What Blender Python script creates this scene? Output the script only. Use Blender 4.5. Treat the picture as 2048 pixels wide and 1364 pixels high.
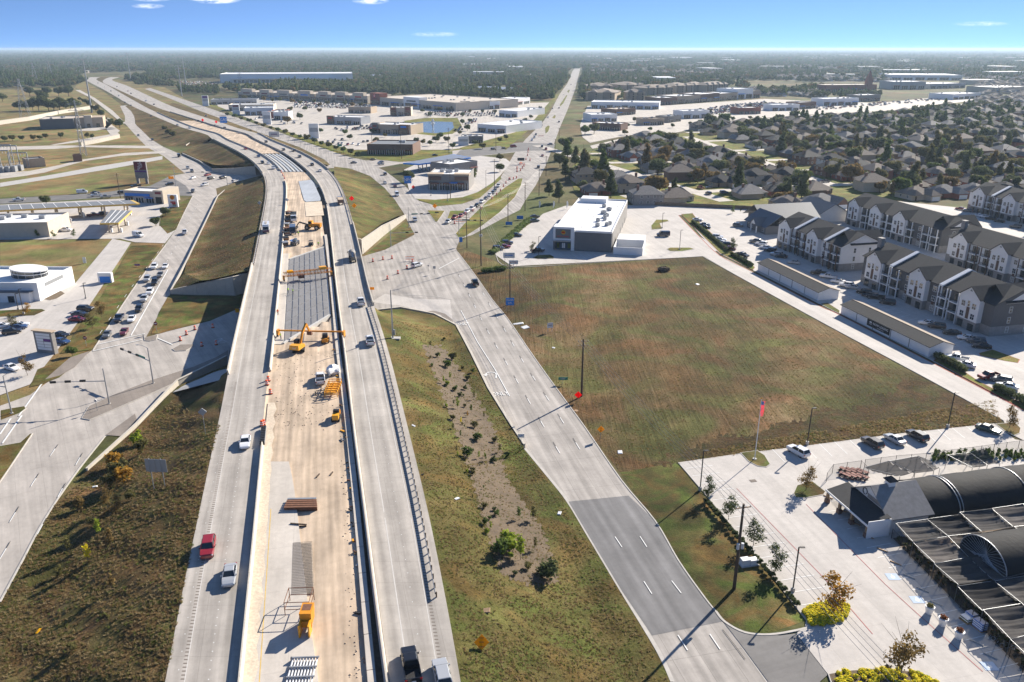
import bpy,bmesh,math,random
import numpy as np
from mathutils import Vector,Matrix
from mathutils.bvhtree import BVHTree
from mathutils.geometry import tessellate_polygon

R=math.radians
random.seed(7)
rng=np.random.default_rng(11)
SC=bpy.context.scene
COL=SC.collection
for o in list(bpy.data.objects):
    bpy.data.objects.remove(o)

# ------------------------------------------------------------------ camera
CH=75.0 
FPX=1600.0 
PITCH=math.atan((682-97)/FPX)
cam_d=bpy.data.cameras.new('camera');cam=bpy.data.objects.new('camera',cam_d);COL.objects.link(cam)
cam.location=(0,0,CH);cam.rotation_euler=(math.pi/2-PITCH,0,0)
cam_d.sensor_width=36;cam_d.lens=FPX/2048*36
cam_d.clip_start=0.5;cam_d.clip_end=80000
SC.camera=cam

# ------------------------------------------------------------------ light
SUN_AZ,SUN_EL=R(41),R(27.5)
W=bpy.data.worlds.new('World');SC.world=W;W.use_nodes=True
wn,wl=W.node_tree.nodes,W.node_tree.links
wn.clear()
w_out=wn.new('ShaderNodeOutputWorld');w_bg=wn.new('ShaderNodeBackground')
w_sky=wn.new('ShaderNodeTexSky');w_sky.sky_type='NISHITA';w_sky.sun_disc=False
w_sky.sun_elevation=SUN_EL;w_sky.sun_rotation=SUN_AZ
w_sky.altitude=0;w_sky.air_density=0.8;w_sky.dust_density=0.0;w_sky.ozone_density=4.0
w_bg.inputs['Strength'].default_value=0.112

w_tc=wn.new('ShaderNodeTexCoord');w_sep=wn.new('ShaderNodeSeparateXYZ');w_com=wn.new('ShaderNodeCombineXYZ')
w_abs=wn.new('ShaderNodeMath');w_abs.operation='MAXIMUM';w_abs.inputs[1].default_value=0.0
w_pw=wn.new('ShaderNodeMath');w_pw.operation='MULTIPLY_ADD';w_pw.inputs[1].default_value=4.2;w_pw.inputs[2].default_value=0.26
wl.new(w_tc.outputs['Generated'],w_sep.inputs[0])
wl.new(w_sep.outputs[2],w_abs.inputs[0]);wl.new(w_abs.outputs[0],w_pw.inputs[0])
wl.new(w_sep.outputs[0],w_com.inputs[0]);wl.new(w_sep.outputs[1],w_com.inputs[1]);wl.new(w_pw.outputs[0],w_com.inputs[2])
w_nrm=wn.new('ShaderNodeVectorMath');w_nrm.operation='NORMALIZE'
wl.new(w_com.outputs[0],w_nrm.inputs[0]);wl.new(w_nrm.outputs[0],w_sky.inputs[0])

w_dv=wn.new('ShaderNodeMath');w_dv.operation='DIVIDE';wl.new(w_sep.outputs[0],w_dv.inputs[0]);wl.new(w_sep.outputs[1],w_dv.inputs[1])
w_dz=wn.new('ShaderNodeMath');w_dz.operation='DIVIDE';wl.new(w_sep.outputs[2],w_dz.inputs[0]);wl.new(w_sep.outputs[1],w_dz.inputs[1])
w_cc=wn.new('ShaderNodeCombineXYZ');wl.new(w_dv.outputs[0],w_cc.inputs[0]);wl.new(w_dz.outputs[0],w_cc.inputs[1])
w_ns=wn.new('ShaderNodeTexNoise');w_ns.inputs['Scale'].default_value=1.0;w_ns.inputs['Detail'].default_value=6;w_ns.inputs['Roughness'].default_value=0.62
w_mp=wn.new('ShaderNodeMapping');w_mp.inputs['Scale'].default_value=(60,190,1);wl.new(w_cc.outputs[0],w_mp.inputs[0]);wl.new(w_mp.outputs[0],w_ns.inputs['Vector'])
def w_m(op,a,b=None,c=None):
    n=wn.new('ShaderNodeMath');n.operation=op
    for i,x in enumerate((a,b,c)):
        if x is None:continue
        if isinstance(x,(int,float)):n.inputs[i].default_value=x
        else:wl.new(x,n.inputs[i])
    return n.outputs[0]
w_tot=None
for cu,cw,ru,rw,st in((-0.415,0.0565,0.032,0.006,0.75),(-0.342,0.0545,0.034,0.0065,1.0),(-0.163,0.0515,0.022,0.004,0.75),(-0.09,0.0155,0.03,0.003,0.3),(0.545,0.027,0.035,0.0028,0.3),(-0.42,0.046,0.02,0.003,0.4),(1.1,0.06,0.05,0.007,0.8),(-1.0,0.07,0.05,0.008,0.8)):
    a=w_m('POWER',w_m('ABSOLUTE',w_m('DIVIDE',w_m('SUBTRACT',w_dv.outputs[0],cu),ru)),2.0)
    b=w_m('POWER',w_m('ABSOLUTE',w_m('DIVIDE',w_m('SUBTRACT',w_dz.outputs[0],cw),rw)),2.0)
    e=w_m('MULTIPLY',w_m('MAXIMUM',w_m('SUBTRACT',1.0,w_m('ADD',a,b)),0.0),st)
    w_tot=e if w_tot is None else w_m('ADD',w_tot,e)
w_cl=w_m('MULTIPLY',w_tot,w_m('MULTIPLY',w_m('MAXIMUM',w_m('SUBTRACT',w_ns.outputs['Fac'],0.36),0.0),4.6))
w_cl=w_m('MINIMUM',w_m('MULTIPLY',w_cl,w_m('GREATER_THAN',w_sep.outputs[1],0.0)),1.0)
w_mix=wn.new('ShaderNodeMix');w_mix.data_type='RGBA';wl.new(w_cl,w_mix.inputs[0]);wl.new(w_sky.outputs[0],w_mix.inputs[6]);w_mix.inputs[7].default_value=(7.5,7.5,7.5,1)
wl.new(w_mix.outputs[2],w_bg.inputs['Color']);wl.new(w_bg.outputs[0],w_out.inputs['Surface'])

sun_d=bpy.data.lights.new('sun','SUN');sun=bpy.data.objects.new('sun',sun_d);COL.objects.link(sun)
sun_d.energy=5.0;sun_d.angle=R(0.5);sun_d.color=(1.0,0.92,0.80)
SUNV=Vector((math.sin(SUN_AZ)*math.cos(SUN_EL),math.cos(SUN_AZ)*math.cos(SUN_EL),math.sin(SUN_EL)))
sun.rotation_euler=SUNV.to_track_quat('Z','Y').to_euler();sun.location=(60,60,120)

vs=SC.view_settings
vs.view_transform='Standard';vs.look='None';vs.gamma=1.0;vs.use_curve_mapping=False
vs.exposure=1.05
SC.cycles.max_bounces=5;SC.cycles.diffuse_bounces=2;SC.cycles.glossy_bounces=2
SC.cycles.transmission_bounces=3;SC.cycles.volume_bounces=0;SC.cycles.transparent_max_bounces=6
SC.cycles.use_denoising=True
SC.cycles.use_adaptive_sampling=True

# ------------------------------------------------------------------ pixel <-> world
CP,SP=math.cos(PITCH),math.sin(PITCH)
def ray(px,py):
    u,v=(px-1024)/FPX,(py-682)/FPX
    return Vector((u,CP-v*SP,-SP-v*CP))
def G(px,py,z=0.0):
    d=ray(px,py);t=(z-CH)/d.z
    return Vector((d.x*t,d.y*t,z))
def Hz(py,y,px=1024):
    """height of the thing that shows at image row py when it stands at forward distance y"""
    d=ray(px,py);return CH+y*d.z/d.y
BVHS=[]
def add_bvh(verts,faces):
    BVHS.append(BVHTree.FromPolygons([tuple(v)for v in verts],faces))
def T(px,py):
    """point on the modelled ground (streets, decks, embankments) under a photo pixel"""
    d=ray(px,py).normalized();o=Vector((0,0,CH));best=None
    for b in BVHS:
        h=b.ray_cast(o,d)
        if h[0]is not None and(best is None or h[3]<best[1]):best=(h[0],h[3])
    if best is None:return G(px,py)
    g=G(px,py)
    if(g-o).length<best[1]:return g
    return best[0]
def ground_z(x,y):
    best=0.0
    for b in BVHS:
        h=b.ray_cast(Vector((x,y,60)),Vector((0,0,-1)))
        if h[0]is not None and h[0].z>best:best=h[0].z
    return best

# ------------------------------------------------------------------ materials
MATS={}
def nd(nt,t,**kw):
    n=nt.nodes.new(t)
    for k,v in kw.items():setattr(n,k,v)
    return n
def mk(name,col,rough=0.8,metal=0.0,var=0.0,scale=1.0,bump=0.0,bscale=None,coat=0.0,spec=None,coord='Object',emit=0.0,alpha=1.0,var2=None,scale2=None):
    m=bpy.data.materials.new(name);m.use_nodes=True;nt=m.node_tree
    b=nt.nodes['Principled BSDF'];L=nt.links.new
    b.inputs['Roughness'].default_value=rough;b.inputs['Metallic'].default_value=metal
    if coat:b.inputs['Coat Weight'].default_value=coat;b.inputs['Coat Roughness'].default_value=0.05
    if spec is not None:b.inputs['Specular IOR Level'].default_value=spec
    if alpha<1:b.inputs['Alpha'].default_value=alpha
    c4=(*col,1);b.inputs['Base Color'].default_value=c4
    if emit:b.inputs['Emission Color'].default_value=c4;b.inputs['Emission Strength'].default_value=emit
    if var or bump:
        if coord=='World':
            g=nd(nt,'ShaderNodeNewGeometry');vec=g.outputs['Position']
        else:
            g=nd(nt,'ShaderNodeTexCoord');vec=g.outputs['Object']
        n=nd(nt,'ShaderNodeTexNoise');n.inputs['Scale'].default_value=scale;n.inputs['Detail'].default_value=5;n.inputs['Roughness'].default_value=0.62
        L(vec,n.inputs['Vector'])
        if var:
            mp=nd(nt,'ShaderNodeMapRange');mp.inputs[1].default_value=0.25;mp.inputs[2].default_value=0.75
            mp.inputs[3].default_value=1-var;mp.inputs[4].default_value=1+var
            L(n.outputs['Fac'],mp.inputs[0])
            src=mp.outputs[0]
            if var2:
                n2=nd(nt,'ShaderNodeTexNoise');n2.inputs['Scale'].default_value=scale2;n2.inputs['Detail'].default_value=3
                L(vec,n2.inputs['Vector'])
                mp2=nd(nt,'ShaderNodeMapRange');mp2.inputs[1].default_value=0.25;mp2.inputs[2].default_value=0.75
                mp2.inputs[3].default_value=1-var2;mp2.inputs[4].default_value=1+var2
                L(n2.outputs['Fac'],mp2.inputs[0])
                mm=nd(nt,'ShaderNodeMath',operation='MULTIPLY');L(src,mm.inputs[0]);L(mp2.outputs[0],mm.inputs[1]);src=mm.outputs[0]
            vm=nd(nt,'ShaderNodeVectorMath',operation='SCALE');vm.inputs[0].default_value=col
            L(src,vm.inputs['Scale']);L(vm.outputs[0],b.inputs['Base Color'])
        if bump:
            bp=nd(nt,'ShaderNodeBump');bp.inputs['Strength'].default_value=1.0;bp.inputs['Distance'].default_value=bump
            n3=n
            if bscale:
                n3=nd(nt,'ShaderNodeTexNoise');n3.inputs['Scale'].default_value=bscale;n3.inputs['Detail'].default_value=4;L(vec,n3.inputs['Vector'])
            L(n3.outputs['Fac'],bp.inputs['Height']);L(bp.outputs[0],b.inputs['Normal'])
    MATS[name]=m
    return m

def mkleaf(name,col,transl=0.42,**kw):
    """thin leaves let part of the sunlight through"""
    m=mk(name,col,0.85,spec=0.15,**kw);nt=m.node_tree;b=nt.nodes['Principled BSDF'];t=nd(nt,'ShaderNodeBsdfTranslucent');x=nd(nt,'ShaderNodeMixShader');x.inputs[0].default_value=transl
    if b.inputs['Base Color'].links:nt.links.new(b.inputs['Base Color'].links[0].from_socket,t.inputs['Color'])
    else:t.inputs['Color'].default_value=(*col,1)
    nt.links.new(b.outputs[0],x.inputs[1]);nt.links.new(t.outputs[0],x.inputs[2]);nt.links.new(x.outputs[0],nt.nodes['Material Output'].inputs['Surface']);return m
def ramp(nt,fac,stops):
    r=nd(nt,'ShaderNodeValToRGB');cr=r.color_ramp
    while len(cr.elements)<len(stops):cr.elements.new(0.5)
    for e,(p,c)in zip(cr.elements,stops):e.position=p;e.color=(*c,1)
    nt.links.new(fac,r.inputs[0]);return r.outputs[0]

def grass_mat(name,stops,big=0.03,mid=0.18,fine=2.2,streak=None,bump=0.25,hue=1.0):
    """dry lawn: large soft patches, mid clumps, fine blades; optional mowing streaks along a world direction"""
    m=bpy.data.materials.new(name);m.use_nodes=True;nt=m.node_tree;L=nt.links.new
    b=nt.nodes['Principled BSDF'];b.inputs['Roughness'].default_value=0.95;b.inputs['Specular IOR Level'].default_value=0.1
    g=nd(nt,'ShaderNodeNewGeometry');P=g.outputs['Position']
    def noise(s,det=4,rough=0.6,vec=P,dist=0.0):
        n=nd(nt,'ShaderNodeTexNoise');n.inputs['Scale'].default_value=s;n.inputs['Detail'].default_value=det
        n.inputs['Roughness'].default_value=rough;n.inputs['Distortion'].default_value=dist;L(vec,n.inputs['Vector']);return n.outputs['Fac']
    a=noise(big,5,0.65,dist=0.8);c=noise(mid,5,0.65);f=noise(fine,5,0.75)
    mix=nd(nt,'ShaderNodeMath',operation='MULTIPLY_ADD');L(c,mix.inputs[0]);mix.inputs[1].default_value=0.55
    m2=nd(nt,'ShaderNodeMath',operation='MULTIPLY');L(a,m2.inputs[0]);m2.inputs[1].default_value=0.75
    L(m2.outputs[0],mix.inputs[2])
    m3=nd(nt,'ShaderNodeMath',operation='MULTIPLY_ADD');L(f,m3.inputs[0]);m3.inputs[1].default_value=0.55
    ad=nd(nt,'ShaderNodeMath',operation='ADD');L(mix.outputs[0],ad.inputs[0]);ad.inputs[1].default_value=-0.43
    L(ad.outputs[0],m3.inputs[2]);val=m3.outputs[0]
    hgt=f
    if streak is not None:
        mp=nd(nt,'ShaderNodeMapping');mp.inputs['Rotation'].default_value=(0,0,streak);mp.inputs['Scale'].default_value=(1.6,0.07,1)
        L(P,mp.inputs['Vector']);s=noise(0.9,4,0.6,mp.outputs[0],0.6)
        m4=nd(nt,'ShaderNodeMath',operation='MULTIPLY_ADD');L(s,m4.inputs[0]);m4.inputs[1].default_value=0.5
        ad2=nd(nt,'ShaderNodeMath',operation='ADD');L(val,ad2.inputs[0]);ad2.inputs[1].default_value=-0.25
        L(ad2.outputs[0],m4.inputs[2]);val=m4.outputs[0]
        hh=nd(nt,'ShaderNodeMath',operation='ADD');L(f,hh.inputs[0]);L(s,hh.inputs[1]);hgt=hh.outputs[0]
    col=ramp(nt,val,stops)

    h=noise(big*2.3,3,0.5,dist=1.5)
    hr=ramp(nt,h,[(0.36,(1-.16*hue,1+.10*hue,1-.18*hue)),(0.5,(1,1,1)),(0.64,(1+.14*hue,1-.08*hue,1-.10*hue))])
    mx=nd(nt,'ShaderNodeMix',data_type='RGBA',blend_type='MULTIPLY');mx.inputs[0].default_value=1.0
    L(col,mx.inputs[6]);L(hr,mx.inputs[7]);out=mx.outputs[2]
    pt=nd(nt,'ShaderNodeMapRange');pt.inputs[1].default_value=.32;pt.inputs[2].default_value=.68;pt.inputs[3].default_value=1-.3*hue;pt.inputs[4].default_value=1+.28*hue
    L(noise(big*1.1,4,.6,dist=1.2),pt.inputs[0]);sc=nd(nt,'ShaderNodeVectorMath',operation='SCALE');L(out,sc.inputs[0]);L(pt.outputs[0],sc.inputs['Scale'])
    L(sc.outputs[0],b.inputs['Base Color'])
    bp=nd(nt,'ShaderNodeBump');bp.inputs['Strength'].default_value=1.0;bp.inputs['Distance'].default_value=bump
    L(hgt,bp.inputs['Height']);L(bp.outputs[0],b.inputs['Normal'])
    MATS[name]=m;return m

def concrete_mat(name,col,joint=None,angle=0.0,stain=0.16,tyre=0.0,uv=False,mort=0.84,lane=0):
    """poured concrete: blotches, tyre grime drawn out along a direction, sawn joints"""
    m=bpy.data.materials.new(name);m.use_nodes=True;nt=m.node_tree;L=nt.links.new
    b=nt.nodes['Principled BSDF'];b.inputs['Roughness'].default_value=0.85;b.inputs['Specular IOR Level'].default_value=0.25
    g=nd(nt,'ShaderNodeNewGeometry');P=g.outputs['Position']
    mp=nd(nt,'ShaderNodeMapping');mp.inputs['Rotation'].default_value=(0,0,angle)
    if uv:L(nd(nt,'ShaderNodeUVMap').outputs[0],mp.inputs['Vector'])
    else:L(P,mp.inputs['Vector'])
    def noise(s,det,vec,rough=0.6):
        n=nd(nt,'ShaderNodeTexNoise');n.inputs['Scale'].default_value=s;n.inputs['Detail'].default_value=det;n.inputs['Roughness'].default_value=rough
        L(vec,n.inputs['Vector']);return n.outputs['Fac']
    def rng_(f,lo,hi,a=0.3,c=0.7):
        r=nd(nt,'ShaderNodeMapRange');r.inputs[1].default_value=a;r.inputs[2].default_value=c;r.inputs[3].default_value=lo;r.inputs[4].default_value=hi
        L(f,r.inputs[0]);return r.outputs[0]
    def mul(a,c):
        q=nd(nt,'ShaderNodeMath',operation='MULTIPLY');L(a,q.inputs[0]);L(c,q.inputs[1]);return q.outputs[0]
    v=rng_(noise(0.12,5,P),1-stain,1+stain*0.7)
    v=mul(v,rng_(noise(1.1,5,P,0.7),0.93,1.07))
    st=nd(nt,'ShaderNodeMapping');st.inputs['Scale'].default_value=(0.55,0.03,1);L(mp.outputs[0],st.inputs['Vector'])
    v=mul(v,rng_(noise(1.0,4,st.outputs[0]),1-stain*(1+tyre),1+stain*0.5))
    if lane:
        sp=nd(nt,'ShaderNodeSeparateXYZ');L(mp.outputs[0],sp.inputs[0]);mm=nd(nt,'ShaderNodeMath',operation='MULTIPLY');L(sp.outputs[0],mm.inputs[0]);mm.inputs[1].default_value=4*math.pi/lane
        sn=nd(nt,'ShaderNodeMath',operation='SINE');L(mm.outputs[0],sn.inputs[0]);v=mul(v,rng_(sn.outputs[0],.90,1.04,-1,1))
    if joint:
        br=nd(nt,'ShaderNodeTexBrick');br.inputs['Scale'].default_value=1.0;br.offset=0.0
        br.inputs['Brick Width'].default_value=joint[0];br.inputs['Row Height'].default_value=joint[1];br.inputs['Mortar Size'].default_value=0.035
        br.inputs['Mortar Smooth'].default_value=0.3;br.inputs['Bias'].default_value=0.0
        br.inputs['Color1'].default_value=(1,1,1,1);br.inputs['Color2'].default_value=(0.97,0.97,0.97,1);br.inputs['Mortar'].default_value=(mort,mort,mort,1)
        L(mp.outputs[0],br.inputs['Vector']);v=mul(v,br.outputs['Color'])
    vm=nd(nt,'ShaderNodeVectorMath',operation='SCALE');vm.inputs[0].default_value=col;L(v,vm.inputs['Scale'])
    L(vm.outputs[0],b.inputs['Base Color'])
    MATS[name]=m;return m

GRID=R(12.8)
HWA=R(3.0)
concrete_mat('concrete_road',(0.43,0.395,0.36),(3.9,11.0),-GRID,0.20,tyre=0.7,mort=0.62,lane=3.66)
concrete_mat('concrete_lot',(0.50,0.465,0.43),(5.5,5.5),-GRID,0.11,mort=0.86)
concrete_mat('concrete_deck',(0.46,0.42,0.375),(3.7,4.6),0,0.17,tyre=0.8,uv=True,mort=0.80,lane=3.66)
concrete_mat('concrete_new',(0.54,0.49,0.43),(4.6,5.0),-GRID,0.12)
concrete_mat('concrete_left',(0.45,0.41,0.37),(4.5,9.0),R(-32),0.17,tyre=0.6,mort=0.74)
concrete_mat('concrete_dark',(0.25,0.215,0.185),(1.5,1.5),R(-32),0.14)
concrete_mat('asphalt',(0.205,0.20,0.20),None,-GRID,0.17,tyre=0.8,lane=3.66)
concrete_mat('asphalt_old',(0.19,0.182,0.175),None,R(70),0.18)
concrete_mat('concrete_wet',(0.40,0.43,0.47),None,0,0.10)
concrete_mat('concrete_far',(0.50,0.455,0.40),None,0,0.16)
mk('concrete_wall',(0.50,0.455,0.385),0.85,var=0.10,scale=0.7,var2=0.10,scale2=4.0,coord='World')
mk('concrete_panel',(0.44,0.42,0.39),0.85,var=0.12,scale=0.5,var2=0.08,scale2=3,coord='World')
mk('concrete_girder',(0.50,0.49,0.47),0.8,var=0.10,scale=0.5,coord='World')
mk('kerb',(0.46,0.43,0.39),0.9,var=0.14,scale=0.8,coord='World')
mk('kerb_red',(0.36,0.075,0.05),0.85,var=0.25,scale=1.2,coord='World')
mk('paint_white',(0.72,0.72,0.70),0.7,var=0.14,scale=0.8,coord='World')
mk('paint_pale',(0.56,0.535,0.50),0.8,var=0.12,scale=0.8,coord='World')
mk('paint_dark',(0.06,0.058,0.056),0.8,var=0.15,scale=2,coord='World')
mk('paint_yellow',(0.60,0.40,0.10),0.8,var=0.25,scale=0.8,coord='World')
mk('paint_red',(0.38,0.12,0.11),0.8,var=0.3,scale=0.6,coord='World')
mk('paint_blue',(0.38,0.47,0.60),0.8,var=0.1,scale=0.8)
mk('rumble',(0.17,0.14,0.115),0.9)
concrete_mat('sand',(0.60,0.47,0.345),None,-GRID,0.26,tyre=0.4,lane=2.3)
mk('sand_pale',(0.60,0.50,0.38),0.95,var=0.16,scale=0.25,var2=0.16,scale2=2.5,bump=0.05,bscale=2.0,coord='World')
mk('soil_dark',(0.16,0.115,0.075),0.95,var=0.3,scale=1.5,bump=0.1,coord='World')
mk('mulch',(0.115,0.082,0.05),0.95,var=0.3,scale=0.7,var2=0.2,scale2=4,bump=0.08,coord='World')
BR=[(0.16,(0.028,0.022,0.011)),(0.38,(0.08,0.058,0.022)),(0.52,(0.127,0.09,0.038)),(0.66,(0.179,0.127,0.062)),(0.86,(0.283,0.208,0.118))]
GR=[(0.16,(0.028,0.028,0.01)),(0.38,(0.076,0.067,0.021)),(0.52,(0.117,0.1,0.033)),(0.66,(0.168,0.132,0.051)),(0.86,(0.254,0.193,0.091))]
TN=[(0.16,(0.065,0.054,0.024)),(0.38,(0.146,0.117,0.05)),(0.52,(0.206,0.163,0.07)),(0.66,(0.26,0.201,0.092)),(0.86,(0.348,0.271,0.141))]
GG=[(0.16,(0.041,0.05,0.012)),(0.38,(0.1,0.109,0.024)),(0.52,(0.153,0.147,0.035)),(0.66,(0.218,0.189,0.053)),(0.86,(0.307,0.236,0.094))]
grass_mat('grass_field',BR,0.022,0.13,1.5,streak=-GRID+R(4),bump=0.22,hue=1.15)
grass_mat('grass_brush',[(p,tuple(v*.62 for v in c))for p,c in BR],0.06,0.4,1.2,bump=0.5)
grass_mat('grass_bank',BR,0.05,0.25,2.4,bump=0.22)
grass_mat('grass_bank_green',GR,0.045,0.22,2.4,bump=0.22)
grass_mat('grass_tan',TN,0.02,0.12,1.2,bump=0.2)
grass_mat('grass_verge',GR,0.06,0.3,2.6,bump=0.12,hue=1.5)
grass_mat('grass_lawn',GG,0.05,0.25,2.0,bump=0.1)
grass_mat('ground_far',[(0.2,(0.035,0.036,0.015)),(0.42,(0.085,0.080,0.034)),(0.58,(0.15,0.125,0.06)),(0.8,(0.26,0.21,0.12))],0.006,0.05,0.6,bump=0.1)

mk('steel',(0.42,0.43,0.44),0.4,0.85,var=0.12,scale=2)
mk('galv',(0.38,0.39,0.40),0.5,0.6,var=0.12,scale=1)
mk('dark_metal',(0.035,0.034,0.035),0.5,0.4)
mk('black',(0.012,0.012,0.013),0.6)
mk('rubber',(0.018,0.018,0.018),0.9)
mk('wood_pole',(0.085,0.058,0.040),0.9,var=0.3,scale=3)
mk('timber',(0.34,0.22,0.125),0.85,var=0.25,scale=2)
mk('timber_red',(0.24,0.095,0.075),0.8,var=0.25,scale=2)
mk('fence_wood',(0.20,0.145,0.10),0.9,var=0.25,scale=1.2,coord='World')
mk('rebar',(0.20,0.165,0.14),0.85)
mk('rust',(0.17,0.075,0.040),0.85,var=0.35,scale=3)
mk('cat_yellow',(0.78,0.36,0.015),0.45,var=0.08,scale=2,coat=0.2)
mk('cat_orange',(0.66,0.26,0.010),0.5,var=0.12,scale=2)
mk('barrel_orange',(0.85,0.12,0.03),0.6)
mkleaf('sign_red',(0.85,0.012,0.010),0.6)
mkleaf('sign_orange',(0.85,0.22,0.015),0.4)
mkleaf('sign_yellow',(0.85,0.45,0.01),0.4)
mk('sign_blue',(0.01,0.20,0.66),0.5)
mk('sign_green',(0.01,0.22,0.16),0.5)
mk('sign_white',(0.78,0.78,0.78),0.5)
mk('sign_maroon',(0.16,0.008,0.02),0.5)
mk('sign_purple',(0.12,0.03,0.20),0.5)
mk('sign_back',(0.40,0.42,0.45),0.5,0.5)
mk('white',(0.80,0.80,0.79),0.6,var=0.04,scale=0.6)
mk('white_siding',(0.74,0.73,0.71),0.7,var=0.05,scale=0.5)
mk('cream',(0.56,0.48,0.38),0.8,var=0.08,scale=0.5)
mk('tan_wall',(0.46,0.36,0.26),0.85,var=0.10,scale=0.6)
mk('brick_brown',(0.18,0.105,0.075),0.85,var=0.18,scale=1.5)
mk('brick_red',(0.26,0.09,0.06),0.85,var=0.15,scale=1.5)
mk('stone_grey',(0.26,0.245,0.23),0.85,var=0.2,scale=1.2)
mk('grey_wall',(0.145,0.145,0.15),0.75,var=0.06,scale=0.8)
mk('siding_grey',(0.105,0.103,0.105),0.75,var=0.08,scale=0.8)
mk('roof_white',(0.80,0.79,0.77),0.6,var=0.07,scale=0.25,coord='World')
mk('roof_tan',(0.52,0.45,0.37),0.8,var=0.1,scale=0.1,coord='World')
mk('roof_grey',(0.19,0.20,0.215),0.7,var=0.08,scale=0.4,coord='World')
mk('roof_metal',(0.36,0.37,0.39),0.4,0.5,var=0.08,scale=0.4)
mk('roof_blue',(0.11,0.12,0.135),0.55,0.2,var=0.08,scale=0.6)
mk('shingle_black',(0.032,0.032,0.034),0.9,var=0.22,scale=1.4,var2=0.15,scale2=6)
mk('shingle_brown',(0.20,0.16,0.125),0.9,var=0.22,scale=1.0,var2=0.15,scale2=6)
mk('shingle_grey',(0.215,0.20,0.185),0.9,var=0.22,scale=1.0,var2=0.15,scale2=6)
mk('shingle_tan',(0.24,0.19,0.15),0.9,var=0.2,scale=1.0,var2=0.15,scale2=6)
mk('shingle_red',(0.17,0.075,0.05),0.9,var=0.2,scale=1.0)
mk('glass',(0.02,0.025,0.03),0.08,spec=0.7)
mk('glass_blue',(0.05,0.09,0.13),0.10,spec=0.7)
mk('brown_panel',(0.105,0.055,0.035),0.75,var=0.15,scale=2)
mk('deck_panel',(0.205,0.20,0.20),0.75,var=0.14,scale=0.35,var2=0.12,scale2=3,coord='World')
mk('tarp_white',(0.75,0.74,0.72),0.5,bump=0.1,bscale=3)
mk('tarp_black',(0.026,0.026,0.027),0.8,spec=.15,var=0.2,scale=0.35,bump=0.06,bscale=1.5)
mk('net_black',(0.085,0.080,0.077),0.9,spec=.05,var=0.3,scale=0.4,bump=0.03,bscale=2.5,alpha=0.86)
mk('net_dark',(0.045,0.043,0.043),0.9,spec=.05,var=0.3,scale=0.5,alpha=0.9)
mk('net_pale',(0.14,0.128,0.12),0.9,spec=.05,var=0.35,scale=0.5,alpha=0.84)
mk('net_grey',(0.10,0.095,0.09),0.9,spec=.05,var=0.2,scale=0.6,alpha=0.8)
mk('mesh_fence',(0.02,0.02,0.02),0.6,alpha=0.22)
mk('water',(0.13,0.17,0.19),0.2,spec=0.6,bump=0.02,bscale=1.5)
mk('spray',(0.85,0.88,0.9),0.6,alpha=0.75)
mkleaf('leaf_dark',(0.094,0.115,0.043),var=0.35,scale=0.5)
mkleaf('leaf_oak',(0.141,0.159,0.066),var=0.32,scale=0.5)
mkleaf('leaf_olive',(0.154,0.141,0.051),var=0.3,scale=0.5)
mkleaf('leaf_green',(0.111,0.155,0.035),var=0.3,scale=0.6)
mkleaf('leaf_lime',(0.264,0.33,0.033),var=0.25,scale=1.0)
mkleaf('leaf_gold',(0.396,0.22,0.033),var=0.3,scale=1.5)
mkleaf('leaf_bronze',(0.209,0.143,0.05),var=0.35,scale=1.5)
mkleaf('leaf_yellow',(0.80,0.66,0.03),var=0.3,scale=1.2)
mkleaf('leaf_red',(0.198,0.066,0.022),var=0.3,scale=1.2)
mk('bark',(0.075,0.055,0.040),0.95,var=0.3,scale=4)
mk('skin',(0.35,0.20,0.13),0.6)
mk('vest',(0.55,0.85,0.05),0.7)
mk('vest_orange',(0.9,0.15,0.03),0.7)
mk('denim',(0.05,0.06,0.10),0.9)
mk('hard_hat',(0.75,0.75,0.72),0.4)
mk('head_lamp',(0.7,0.72,0.75),0.15)
mk('tail_lamp',(0.35,0.01,0.01),0.2)
mk('alloy',(0.45,0.45,0.46),0.35,0.8)
mk('plastic_blue',(0.08,0.20,0.50),0.5)
mk('insulator',(0.55,0.56,0.58),0.4)
mk('wire',(0.30,0.29,0.28),0.6,0.3)
PAINT={}
for n_,c_ in dict(white=(0.78,0.78,0.78),silver=(0.46,0.47,0.48),grey=(0.14,0.145,0.15),black=(0.010,0.010,0.012),red=(0.26,0.010,0.014),maroon=(0.13,0.012,0.02),blue=(0.025,0.06,0.16),navy=(0.014,0.022,0.05),brown=(0.07,0.055,0.042),green=(0.03,0.06,0.045),tan=(0.33,0.27,0.20)).items():
    PAINT[n_]=mk('car_paint_'+n_,c_,0.32,0.25 if n_ in('silver','grey')else 0.0,coat=0.8)
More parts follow.
